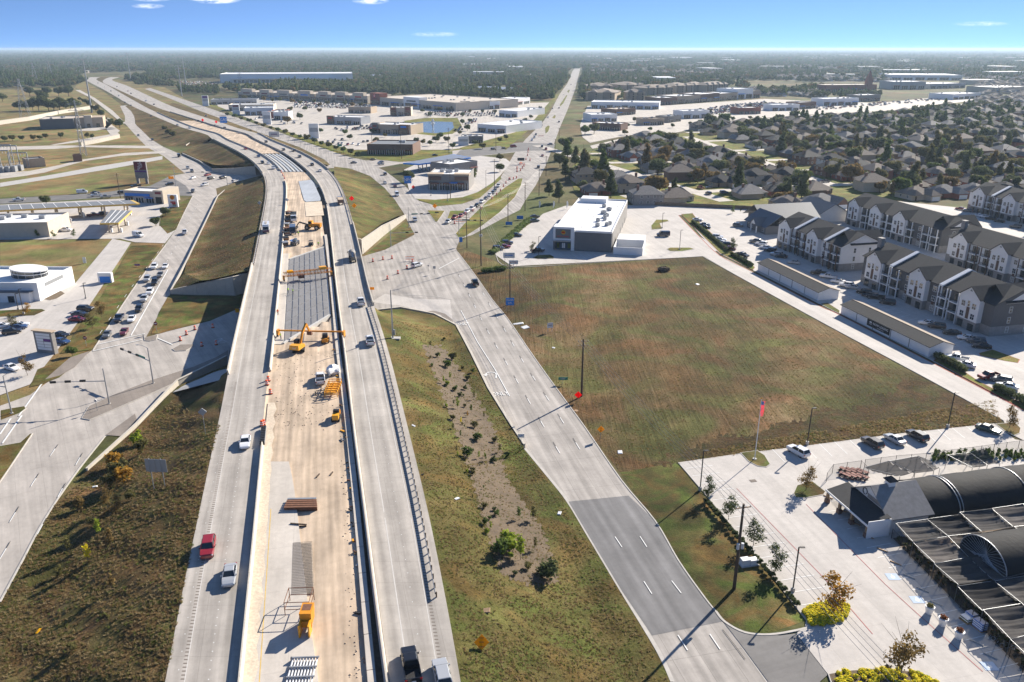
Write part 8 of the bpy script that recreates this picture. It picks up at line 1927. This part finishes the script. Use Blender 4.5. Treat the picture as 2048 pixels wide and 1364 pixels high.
r=dk('steel_beam_stack','stack of rusty steel beams on the sand','beam stack',605,1014,R(2))
for i in range(5):MB().box(-2.6,2.6-.15*i,-1.4+i*.62,-.95+i*.62,.05,.12).box(-2.6,2.6-.15*i,-1.22+i*.62,-1.12+i*.62,.12,.75).box(-2.6,2.6-.15*i,-1.4+i*.62,-.95+i*.62,.75,.82).build('beam','rust' if i<4 else 'galv',r)
for i,(px,py,a,l)in enumerate(((597,1049,-8,2.6),(600,1054,3,2.0),(636,952,78,1.2),(663,948,80,1.2))):
    o=MB().box(-l/2,l/2,-.1,.1,0,.18).build('loose_timber','wood_pole');o.location=T(px,py);o.rotation_euler=(0,0,R(a));tag(o,['longer dark timber below the steel beams','shorter dark timber touching the longer one','short timber lying on the sand left of the other','short timber lying on the sand nearer the trench'][i],'timber')

A,B,C,D_=[Vector(on_deck(*p))+Vector((0,0,-.05))for p in((583,1188),(628,1184),(624,1082),(586,1085))];m=MB()
for i in range(27):t=i/26;m.tube(A.lerp(B,t),D_.lerp(C,t),.022,n=4,cap=False)
for i in range(34):t=i/33;m.tube(A.lerp(D_,t),B.lerp(C,t),.018,n=4,cap=False)
c0=A.copy();m.v=[(v[0]-c0.x,v[1]-c0.y,v[2]-c0.z)for v in m.v];r=thing('rebar_mat','rusty reinforcing bar mat tied on the new roadbed','rebar mat',c0);b=struct(m.build('bars','rebar',r),'stuff')
m=MB();m.q(*[p-Vector((0,0,.12))for p in(A,B,C,D_)]);struct(m.build('roadbed_path','sand_pale'))

r=dk('scaffold_frame','rusty scaffold frame standing on the new slab','scaffold',600,1215,R(3))
for x in(-1.6,1.6):
    for y in(-1.5,1.5):MB().tube((x,y,0),(x,y,2.0),.05,n=6).build('upright','rust',r)
for z in(.9,2.0):
    for y in(-1.5,1.5):MB().tube((-1.6,y,z),(1.6,y,z),.05,n=6).build('ledger','rust',r)
    for x in(-1.6,1.6):MB().tube((x,-1.5,z),(x,1.5,z),.05,n=6).build('transom','rust',r)
r=dk('slipform_hopper','orange-yellow steel hopper standing on the slab edge','hopper',615,1255,R(2));MB().taper(-.65,.65,-.4,1.5,.5,-.75,.75,-.6,1.6,2.6).build('hopper','cat_orange',r);MB().box(-.7,-.5,-1.9,-.4,0,1.7).box(.5,.7,-1.9,-.4,0,1.7).build('fork_leg','cat_yellow',r);MB().box(-.55,.55,.1,1.3,2.6,2.62).build('opening','rust',r);MB().box(-.75,.75,-.75,-.4,.6,1.5).build('brace','cat_orange',r)
r=dk('tube_rack','grey rack of parallel steel tubes at the bottom edge','rack',603,1352,R(3))
for i in range(9):MB().tube((-1.45+i*.36,-2.8,.35),(-1.45+i*.36,2.6,.35),.11,n=8).build('tube','insulator',r)
for y in(-2.4,-.7,.9,2.5):MB().box(-1.7,1.7,y-.09,y+.09,.46,.62).build('crossbar','galv',r);MB().box(-1.75,-1.6,y-.1,y+.1,0,.62).build('foot','galv',r)
r=dk('yellow_trough','long yellow steel trough hanging over the trench','trough',740,1240,HD(740,1240),None,.5);MB().box(-.65,-.5,-2.6,2.2,.3,1.3).box(.5,.65,-2.6,2.2,.3,1.3).box(-.65,.65,2.2,2.4,.3,1.3).build('side','cat_yellow',r);MB().box(-.5,.5,-2.6,2.2,.3,.4).build('floor','steel',r);MB().box(-.7,.7,-4.0,-2.6,.2,1.5).build('end_box','cat_yellow',r)
r=dk('yellow_chest','narrow yellow chest on the trench wall near the bottom','chest',745,1310,HD(745,1310),None,.4);MB().box(-.35,.35,-1.2,1.2,.2,1.0).build('body','cat_yellow',r);MB().box(-.36,.36,-1.25,-1.2,.5,.7).build('latch','steel',r)

ya=deck_y(524,892);r=thing('crash_cushion','black ribbed crash cushion at the end of the median barrier','crash cushion',(HL1(ya)+.35,ya,HZ(ya)),heading(road_dir('N',ya)))
for i in range(9):MB().box(-.42,.42,.2+i*.75,.75+i*.75,.1,.9).build('cell','black',r)
for sx in(-1,1):MB().box(sx*.45-.03,sx*.45+.03,0,7,.3,.75).build('side_rail','galv',r)

for i,(px,py)in enumerate(((577,428),(576,436),(575,444),(574,452),(573,461),(572,470),(571,480),(570,490))):
    r=dk('formwork_stack',f'dark heap of formwork by the southbound barrier, {ORD[i]} from the far end','formwork',px,py,random.random(),'formwork heaps')
    for k in range(4):MB().box(-1.1+.2*random.random(),1.1-.2*random.random(),-1.6,1.6-random.random(),k*.35,k*.35+.28).build('panel',['timber','black','galv','rust'][(k+i)%4],r)

m=MB();rs=np.random.default_rng(9)
for i in range(520):
    px,py=rs.uniform(552,690),rs.uniform(700,860)if i<380 else rs.uniform(860,1364)
    if i>=380:px=690+(py-860)*.055+rs.normal()*9
    p=T(px,py)
    if p.z<3 or p.x>medR(p.y)-.3 or p.x<HL1(p.y)+1 or(py>915 and p.x<sl(p.y)):continue
    s=rs.uniform(.04,.17);m.taper(p.x-s,p.x+s,p.y-s*rs.uniform(.4,1.6),p.y+s,p.z-.1,p.x-s*.4,p.x+s*.5,p.y-s*.4,p.y+s*.3,p.z+s*.7)
struct(m.build('sand_clods','sand'),'stuff')
m=MB()
for i in range(130):
    t=rs.random();py=700+660*t**1.3;p=T(676+(py-700)*.098+rs.normal()*5,py)
    if p.z<3 or p.x>HR0(p.y)-.8:continue
    l,w,h=rs.uniform(.2,1.3),rs.uniform(.06,.3),rs.uniform(.05,.3);a=rs.uniform(0,3.14);m.cur=int(rs.choice(5));m.beam((p.x,p.y,p.z+h),(p.x+l*math.cos(a),p.y+l*math.sin(a),p.z+h),w,h)
struct(m.build('site_debris',['timber','black','galv','cat_yellow','rust']),'stuff')
# ---- workers: one continuous skinned body each
def make_person():
    J=[(0,0,.95),(0,0,1.2),(0,0,1.42),(0,0,1.52),(0,.02,1.68),(.1,0,.92),(.12,.04,.5),(.13,0,.08),(.13,.13,.05),(-.1,0,.92),(-.12,-.02,.5),(-.13,-.08,.08),(-.13,.06,.05),(.19,0,1.40),(.27,.02,1.13),(.25,.2,.93),(.24,.28,.88),(-.19,0,1.40),(-.27,.02,1.13),(-.25,.16,.92),(-.24,.24,.87)]
    Ed=[(0,1),(1,2),(2,3),(3,4),(0,5),(5,6),(6,7),(7,8),(0,9),(9,10),(10,11),(11,12),(2,13),(13,14),(14,15),(15,16),(2,17),(17,18),(18,19),(19,20)]
    Ra=[.15,.15,.15,.065,.105,.10,.075,.055,.05,.10,.075,.055,.05,.07,.05,.04,.045,.07,.05,.04,.045]
    me=bpy.data.meshes.new('body');me.from_pydata(J,Ed,[]);o=bpy.data.objects.new('tmp',me);COL.objects.link(o);md=o.modifiers.new('s','SKIN');md.use_smooth_shade=True
    for v,q in zip(me.skin_vertices[0].data,Ra):v.radius=(q,q)
    me.skin_vertices[0].data[0].use_root=True;sb=o.modifiers.new('u','SUBSURF');sb.levels=1
    bpy.context.view_layer.update();ev=o.evaluated_get(bpy.context.evaluated_depsgraph_get());out=bpy.data.meshes.new_from_object(ev);bpy.data.objects.remove(o)
    for mt in('denim','vest','skin','rubber'):out.materials.append(MATS[mt])
    for p in out.polygons:
        z=sum(out.vertices[i].co.z for i in p.vertices)/len(p.vertices);ax=abs(sum(out.vertices[i].co.x for i in p.vertices)/len(p.vertices));p.material_index=2 if z>1.52 or(ax>.2 and z<.99 and z>.8)else 1 if z>.97 else 3 if z<.12 else 0
    return out
PB=make_person();HAT=MB().lathe([(.17,1.73),(.15,1.74),(.125,1.82),(.05,1.87)],12).mesh('hard_hat','hard_hat')
for i,(px,py,a,vs_,lab)in enumerate([(597,471,20,'vest','person in lime vest standing beside the dark blue truck'),(637,492,190,'vest','person in lime vest near the site buggy'),(577,586,80,'vest','person in lime vest and white hat on the deck panels'),(586,588,-60,'vest','second person on the deck panels bending toward the first'),(556,630,200,'vest_orange','person in orange shirt on the concrete shoulder'),(562,678,120,'vest','person in lime vest under the work bridge end')]):
    r=thing('person',lab,'person',T(px,py),R(a),'site workers');b=link('body',PB,r)
    if vs_!='vest':slot(b,vs_,1)
    link('hard_hat',HAT,r)
# ---- litter on the verges
for i,(px,py,w,l,lab)in enumerate([(973,1222,.5,.9,'torn cardboard sheet lying on the east slope'),(1119,1027,.5,.6,'white and blue paper square beside the kerb'),(827,852,.4,.4,'white plastic scrap by the guardrail'),(914,998,.5,.6,'pale board scrap on the upper slope'),(1050,655,1.1,2.2,'white flattened sheet at the field edge'),(1036,648,1.6,1.0,'pale broken concrete scraps by the field drive'),(1240,905,.6,.9,'white litter bag at the roadside below the yellow sign'),(1107,696,.4,.6,'white scrap in the field weeds'),(1152,822,.5,.8,'tan scraps near the red diamond sign'),(1395,569,.6,1.4,'white bag far in the vacant field'),(845,950,.25,.25,'black tyre scrap beside the guardrail'),(190,974,.2,.9,'white strip of litter on the west slope'),(77,1263,.15,1.0,'yellow post stub at the foot of the west slope')]):
    z=T(px,py);o=MB().taper(-w,w,-l/2,l/2,0,-w*.8,w*.9,-l*.4,l*.45,.12).build('roadside_litter',{10:'rubber',12:'sign_yellow',0:'timber',8:'timber'}.get(i,'sign_white'));o.location=z+Vector((0,0,.05));o.rotation_euler=(random.uniform(-.2,.2),random.uniform(-.2,.2),i*1.3);tag(o,lab,'litter')
# ------------------------------------------------------------------ far car parks: small cars and trees
def lot_cars(poly,n,where,rowgap=15,seed=0):
    P=[tuple(G(*p)[:2])for p in poly];rs=random.Random(seed);xs=[p[0]for p in P];ys=[p[1]for p in P];cand=[]
    y=min(ys)
    while y<max(ys):
        x=min(xs)
        while x<max(xs):
            if poly_in(P,x,y):cand.append((x,y))
            x+=3.0
        y+=rowgap/2 if int((y-min(ys))/(rowgap/2))%2==0 else rowgap/2
    rs.shuffle(cand);it=[]
    for x,y in cand[:n]:
        colr=rs.choice(['white','white','silver','grey','black','black','navy','red']);t=rs.choice(['sedan','suv','suv','pickup']);o=place_car(t,colr,(x,y,LAYER[0]),rs.choice([0,math.pi])+rs.uniform(-.05,.05),False,f'cars parked {where}');it.append((o,f'small {colr} {KNAME[t]} parked {where}'))
    number_labels(it,'by nearness')
for i,(poly,n,w)in enumerate([([(905,262),(950,238),(958,242),(918,265)],20,'beside the pond'),([(670,264),(745,258),(745,252),(670,256)],12,'by the tenant pylons'),([(640,288),(730,293),(735,284),(640,276)],10,'near the dark restaurant'),([(1012,258),(1040,240),(1047,243),(1024,264)],14,'along the strip shops'),([(500,238),(600,258),(610,250),(520,230)],14,'by the frontage kiosks')]):lot_cars(poly,n,w,seed=i)
CARLOTS=[([(590,216),(735,218),(735,209),(590,204)],170),([(845,233),(1000,234),(992,223),(850,226)],90),([(1340,228),(1480,208),(1530,204),(1580,213),(1500,222),(1400,232)],300),([(330,170),(438,171),(438,164),(330,162)],110),([(1290,246),(1360,238),(1360,232),(1290,238)],24),([(700,262),(830,255),(830,246),(720,250)],40),([(1620,222),(1760,212),(1900,200),(1900,196),(1740,206),(1620,214)],90)]
def lot_trees(pts,phrase,s,lf,kinds=('oak0','oak1','oak2','oak3')):
    number_labels([(tree('lot_tree',kinds[i%len(kinds)],G(*p),s*random.uniform(.8,1.2),None,phrase.replace(' tree ',' trees '),lf[i%len(lf)]),phrase)for i,p in enumerate(pts)],'by nearness')
lot_trees([(455+i*14.5,232+i*4.6)for i in range(19)],'small dark tree in the row along the far frontage lawn',.55,['leaf_dark','leaf_green','leaf_olive'])
lot_trees([(489,200),(505,203),(528,203),(545,205),(560,204),(585,207),(600,210),(628,208),(640,214),(655,210),(690,211),(705,214),(722,214),(610,222),(640,226),(580,224),(600,240),(575,248)],'small parking tree before the big-box row',.8,['leaf_olive','leaf_oak','leaf_bronze'])
lot_trees([(700,280),(752,287),(690,270),(745,268),(770,275),(642,266),(832,286),(846,290),(860,292),(872,285),(895,285),(905,298),(950,290),(965,298),(1000,285),(1012,280),(815,268),(880,278),(935,262),(920,270),(925,250),(940,245),(1020,262),(1030,250),(1050,245),(1062,238),(1072,228),(1080,220)],'young parking tree between the shopping centre and the cross street',.6,['leaf_dark','leaf_olive','leaf_green'])
lot_trees([(803,221),(845,225),(880,223),(905,222),(940,227),(965,226),(990,227),(860,234),(895,236),(925,234)],'small tree along the department store front',.6,['leaf_olive','leaf_oak'])
lot_trees([(1255,255),(1270,244),(1305,246),(1340,236),(1375,228),(1400,222),(1420,226),(1450,224),(1470,221),(1500,214),(1530,212),(1560,210),(1590,208),(1250,270),(1300,262),(1345,256),(1380,250),(1400,248),(1465,243),(1500,240)],'small tree on the eastern shopping boulevard',.55,['leaf_dark','leaf_olive','leaf_green'])
lot_trees([(60,192),(78,192),(95,192),(118,193),(138,193)],'dark oak in the row across the pasture',1.7,['leaf_dark']);lot_trees([(40,222),(52,221),(66,221),(78,222),(98,222),(108,222),(120,221),(132,221),(142,220),(150,219),(88,206),(5,203)],'dark oak in the clump before the levee wall',1.8,['leaf_dark','leaf_oak']);lot_trees([(160,202),(170,208),(180,214),(192,225),(203,235),(210,242),(222,250),(232,255),(240,257)],'bushy tree along the side road hedge',.9,['leaf_dark','leaf_olive']);lot_trees([(10,284),(25,282),(45,281),(68,282),(80,280),(92,278),(122,277),(175,277),(185,278)],'low bush on the overgrown bank above the access road',.6,['leaf_dark','leaf_olive']);lot_trees([(330,262),(338,270),(347,275)],'low bush on the brown bank below the highway',.6,['leaf_olive'])
lot_trees([(480,262),(490,266),(500,269),(515,275),(540,283)],'low scrub on the far northbound bank',.4,['leaf_olive'])
# ------------------------------------------------------------------ woods out to the horizon
PROTO=bpy.data.collections.new('woods_library')
for i in range(6):
    lf=['leaf_dark','leaf_green','leaf_oak','leaf_olive','leaf_dark','leaf_bronze'][i]
    L_=lobes_round(600+i,4.6,5.6,5,.95)if i!=1 else[(0,0,3+2*k,3.6-.6*k,3.6-.6*k,1.6)for k in range(5)]
    o=bpy.data.objects.new('wood_clump',crown_mesh('wood_clump',L_,110,1.0,lf,610+i,.82,.75));PROTO.objects.link(o)
def scatter(name,pts,scl,idx,rots,coll,label):
    me=bpy.data.meshes.new(name);me.from_pydata([tuple(p)for p in pts],[],[]);n=len(pts)
    a=me.attributes.new('scl','FLOAT_VECTOR','POINT');a.data.foreach_set('vector',np.asarray(scl,'f4').ravel());a=me.attributes.new('idx','INT','POINT');a.data.foreach_set('value',np.asarray(idx,'i4'));a=me.attributes.new('rotv','FLOAT_VECTOR','POINT');rv=np.zeros((n,3),'f4');rv[:,2]=rots;a.data.foreach_set('vector',rv.ravel())
    o=link(name,me);ng=bpy.data.node_groups.new(name,'GeometryNodeTree');ng.interface.new_socket('Geometry',in_out='INPUT',socket_type='NodeSocketGeometry');ng.interface.new_socket('Geometry',in_out='OUTPUT',socket_type='NodeSocketGeometry')
    N,L2=ng.nodes,ng.links.new;gi,go=N.new('NodeGroupInput'),N.new('NodeGroupOutput');ip=N.new('GeometryNodeInstanceOnPoints');ci=N.new('GeometryNodeCollectionInfo');ci.inputs['Collection'].default_value=coll;ci.inputs['Separate Children'].default_value=True;ci.inputs['Reset Children'].default_value=True
    def attr(nm,ty):q=N.new('GeometryNodeInputNamedAttribute');q.data_type=ty;q.inputs['Name'].default_value=nm;return q.outputs['Attribute']
    L2(gi.outputs[0],ip.inputs['Points']);L2(ci.outputs[0],ip.inputs['Instance']);ip.inputs['Pick Instance'].default_value=True;L2(attr('idx','INT'),ip.inputs['Instance Index']);L2(attr('scl','FLOAT_VECTOR'),ip.inputs['Scale']);L2(attr('rotv','FLOAT_VECTOR'),ip.inputs['Rotation']);L2(ip.outputs[0],go.inputs[0])
    o.modifiers.new('scatter','NODES').node_group=ng;struct(o,'stuff');o['label']=label;return o
def to_px(x,y):
    d=y*CP+CH*SP;return 1024+FPX*x/d,682-FPX*(y*SP-CH*CP)/d
def polys_mask(px,py,polys):
    m=np.zeros(len(px),bool)
    for P in polys:
        c=np.zeros(len(px),bool)
        for i in range(len(P)):
            (ax,ay),(bx,by_)=P[i],P[i-1]
            with np.errstate(divide='ignore',invalid='ignore'):c^=((ay>py)!=(by_>py))&(px<(bx-ax)*(py-ay)/(by_-ay)+ax)
        m|=c
    return m
CLEAR=[[(-400,300),(-400,178),(120,176),(150,172),(175,165),(150,152),(180,146),(290,143),(300,150),(240,160),(330,170),(330,160),(440,158),(720,160),(720,168),(545,172),(545,180),(440,176),(480,190),(740,188),(760,184),(840,180),(1010,178),(1060,198),(1100,200),(1128,165),(1140,138),(1168,138),(1158,190),(1165,200),(1240,178),(1300,176),(1460,172),(1530,192),(1640,196),(1640,178),(1760,176),(1780,152),(1930,152),(1950,170),(2050,170),(2100,200),(2400,205),(2400,500),(-400,500)],[(1490,168),(1700,162),(1790,166),(1760,176),(1500,184)]]
rs=np.random.default_rng(77);pts,scl,idx=[],[],[]
for y0,y1,sp,s0,sz in((1080,2700,13.5,1.15,1.1),(2700,6000,27,2.1,1.25),(6000,15000,62,4.6,1.5),(15000,34000,170,12,2.0)):
    n=int(.74*(y1**2-y0**2)/sp**2);y=np.sqrt(rs.uniform(y0**2,y1**2,n));x=y*rs.uniform(-.74,.74,n);px,py=to_px(x,y)

    cl=np.sin(x/170+1.3*np.sin(y/230))*np.sin(y/210+1.7*np.sin(x/260))+.5*np.sin(x/61+y/83)
    keep=~polys_mask(px,py,CLEAR)&(cl<np.where(px>1170,.55,1.15))&((px<1170)|(rs.random(n)<.75))
    x,y=x[keep],y[keep];k=len(x);pts+=list(zip(x,y,np.zeros(k)));q=rs.uniform(.75,1.3,k);scl+=[(s0*a,s0*a,sz*a*b)for a,b in zip(q,rs.uniform(.8,1.25,k))];idx+=list(rs.choice(6,k,p=[.13,.21,.24,.26,.08,.08]))
for x,y,s in FAR_TREES:pts.append((x,y,0));scl.append((s*1.05,s*1.05,s));idx.append(int(rs.choice(4)))

for P,n,s in(([(548,186),(560,170),(860,178),(1050,195),(1045,205),(900,195),(700,188)],900,1.1),([(1060,202),(1100,175),(1130,152),(1138,160),(1118,185),(1105,200)],260,1.1),([(1165,200),(1160,160),(1175,150),(1182,200)],140,1.1),([(355,186),(440,190),(436,176),(360,178)],160,.7),([(270,170),(360,176),(350,168),(275,163)],120,.7),([(1640,196),(1760,194),(1760,188),(1640,190)],60,.8),([(1228,200),(1250,200),(1250,180),(1228,182)],60,.8)):
    W_=[tuple(G(*p)[:2])for p in P];xs=[p[0]for p in W_];ys=[p[1]for p in W_];c=0
    for _ in range(n*12):
        x,y=rs.uniform(min(xs),max(xs)),rs.uniform(min(ys),max(ys))
        if poly_in(W_,x,y):pts.append((x,y,0));q=s*rs.uniform(.8,1.25);scl.append((q,q,q*rs.uniform(.9,1.3)));idx.append(int(rs.choice(5)));c+=1
        if c>=n:break
print('woods',len(pts));scatter('distant_woods',pts,scl,idx,rs.uniform(0,6.28,len(pts)),PROTO,'woodland stretching to the horizon')
CP_=bpy.data.collections.new('car_library');pts,scl,idx=[],[],[]
for i,c in enumerate(('white','silver','grey','black','navy','red','white','black')):o=bpy.data.objects.new('far_car',CAR1[('suv','sedan','pickup')[i%3]].copy());o.data.materials[0]=PAINT[c];CP_.objects.link(o)
for poly,n in CARLOTS:
    W_=[tuple(G(*p)[:2])for p in poly];xs=[p[0]for p in W_];ys=[p[1]for p in W_];cd=[(x,y)for y in np.arange(min(ys),max(ys),9)for x in np.arange(min(xs),max(xs),3.1)if poly_in(W_,x,y)];rs.shuffle(cd)
    for x,y in cd[:n]:pts.append((x,y,LAYER[0]));scl.append((1,1,1));idx.append(int(rs.choice(8)))
scatter('distant_parked_cars',pts,scl,idx,rs.choice([0,3.14],len(pts)),CP_,'rows of cars filling the far shopping lots')

HP=bpy.data.collections.new('roof_library')
for i in range(3):o=bpy.data.objects.new('far_house',HV[i*2][2].mesh('far_house',['cream',['shingle_brown','shingle_grey','shingle_tan'][i],'white']));HP.objects.link(o)
for i in range(2):o=bpy.data.objects.new('far_shed',MB().box(-30,30,-14,14,0,7,0).box(-30.2,30.2,-14.2,14.2,7,7.6,1).mesh('far_shed',['cream','roof_white']));HP.objects.link(o)
pts,scl,idx=[],[],[]
y=np.sqrt(rs.uniform(1000**2,4000**2,13000));x=y*rs.uniform(.09,.74,13000);px,py=to_px(x,y);ok=(~polys_mask(px,py,CLEAR)|((px>1960)&(py<216)))&(px>1172)&(np.sin(x/190+2)*np.sin(y/240)>-.35)&(rs.random(13000)<.7)
for a,b in zip(x[ok],y[ok]):pts.append((a,b,0));q=rs.uniform(.9,1.15);scl.append((q,q,q));idx.append(int(rs.choice(3)))
for _ in range(150):
    y=math.sqrt(rs.uniform(1800**2,9000**2));x=y*rs.uniform(-.2,.7);px,py=to_px(x,y)
    if polys_mask(np.array([px]),np.array([py]),CLEAR)[0]or px<900:continue
    pts.append((x,y,0));q=rs.uniform(.6,1.8);scl.append((q,q,q*1.2));idx.append(3)
for px,py,q in((60,103,6),(110,103,7),(130,104,5),(95,104,4),(700,104,3),(1100,110,2),(115,142,1.2),(150,146,1.4),(270,137,1.2),(1300,122,3),(1360,120,4),(1460,124,3)):p=G(px,py);pts.append(tuple(p));scl.append((q,q,max(1,q*.6)));idx.append(3)
print('far roofs',len(pts));scatter('distant_roofs',pts,scl,idx,rs.choice([0,.3,1.57,1.8,-.4],len(pts)),HP,'roofs of distant estates and sheds among trees')
# ------------------------------------------------------------------ rough grass on the near slopes
GP=bpy.data.collections.new('tuft_library')
def tuft(mat,n,h,seed):
    q=np.random.default_rng(seed);m=MB()
    for i in range(n):
        a=q.uniform(0,6.28);r_=q.uniform(0,.22);x,y=r_*math.cos(a),r_*math.sin(a);dx,dy=q.normal()*.1,q.normal()*.1;w=.03+.03*q.random();hh=h*q.uniform(.5,1.1);t=q.uniform(0,6.28);m.q((x-w*math.cos(t),y-w*math.sin(t),0),(x+w*math.cos(t),y+w*math.sin(t),0),(x+dx,y+dy,hh))
    return m.mesh('grass_tuft',mat)
mkleaf('blade_tan',(0.36,0.28,0.15),.5);mkleaf('blade_brown',(0.26,0.18,0.085),.5);mkleaf('blade_olive',(0.21,0.19,0.065),.5);mkleaf('blade_green',(0.15,0.18,0.045),.5)
for i,(mt,h)in enumerate((('blade_tan',.32),('blade_brown',.30),('blade_olive',.30),('blade_green',.28))):GP.objects.link(bpy.data.objects.new('grass_tuft',tuft(mt,16,h,800+i)))
pts,scl,idx=[],[],[]
def tufts(poly,n,pr,s0,clump=True,zf=None):
    xs=[p[0]for p in poly];ys=[p[1]for p in poly];c=t=0
    while c<n and t<n*6:
        t+=1;px,py=rs.uniform(min(xs),max(xs)),rs.uniform(min(ys),max(ys))

        if rs.random()>((682+585*1.0-682+0)/max(py-97,60))**1.2*.9 and py>700:continue
        if not poly_in(poly,px,py):continue
        p=T(px,py)
        if clump and math.sin(p.x*.35+2*math.sin(p.y*.21))*math.sin(p.y*.3+p.x*.1)<rs.uniform(-1.2,.4):continue
        s=s0*rs.uniform(.6,1.5);pts.append((p.x,p.y,p.z-.02));scl.append((s*1.3,s*1.3,s));idx.append(int(rs.choice(4,p=pr)));c+=1
tufts([(0,1364),(330,1364),(415,940),(440,850),(345,800),(175,950),(110,1010),(0,1210)],9000,[.3,.4,.22,.08],.75)
tufts([(925,1364),(1335,1364),(1245,1190),(1100,965),(1040,890),(935,710),(900,660),(780,640),(800,760),(865,1040),(905,1220)],10000,[.26,.3,.28,.16],.6)
tufts([(1245,945),(1065,715),(925,520),(1395,520),(2000,845),(1360,922)],9000,[.34,.42,.18,.06],.6)
tufts([(1365,925),(1420,900),(1990,800),(2000,845),(1800,866)],5000,[.35,.45,.15,.05],.9)
tufts([(350,570),(400,470),(440,395),(525,360),(530,400),(495,555)],2500,[.3,.5,.2,0],.7)
scatter('grass_tufts',pts,scl,idx,rs.uniform(0,6.28,len(pts)),GP,'rough dry grass tufts on the slopes and field');print('tufts',len(pts))
b=T(1327,542);o=link('dead_bush',crown_mesh('dead_bush',[(0,0,.7,2.2,1.6,.9)],700,.22,'soil_dark',900,.8,.5));o.location=G(1327,542);tag(o,'dark round thicket alone in the green part of the field','bush')
# ------------------------------------------------------------------ the air
m=MB().box(-29900,29900,-390,74900,-1.0,82.0);hz=m.build('haze','black');hz.data.materials.clear();hm=bpy.data.materials.new('haze_air');hm.use_nodes=True;nt=hm.node_tree;nt.nodes.remove(nt.nodes['Principled BSDF']);pv=nt.nodes.new('ShaderNodeVolumePrincipled');pv.inputs['Color'].default_value=(0.62,0.81,1.0,1);pv.inputs['Density'].default_value=7.2e-5;pv.inputs['Anisotropy'].default_value=0.2
nt.links.new(pv.outputs[0],nt.nodes['Material Output'].inputs['Volume']);hz.data.materials.append(hm);struct(hz,'stuff');hz['label']='thin blue haze over the whole plain'
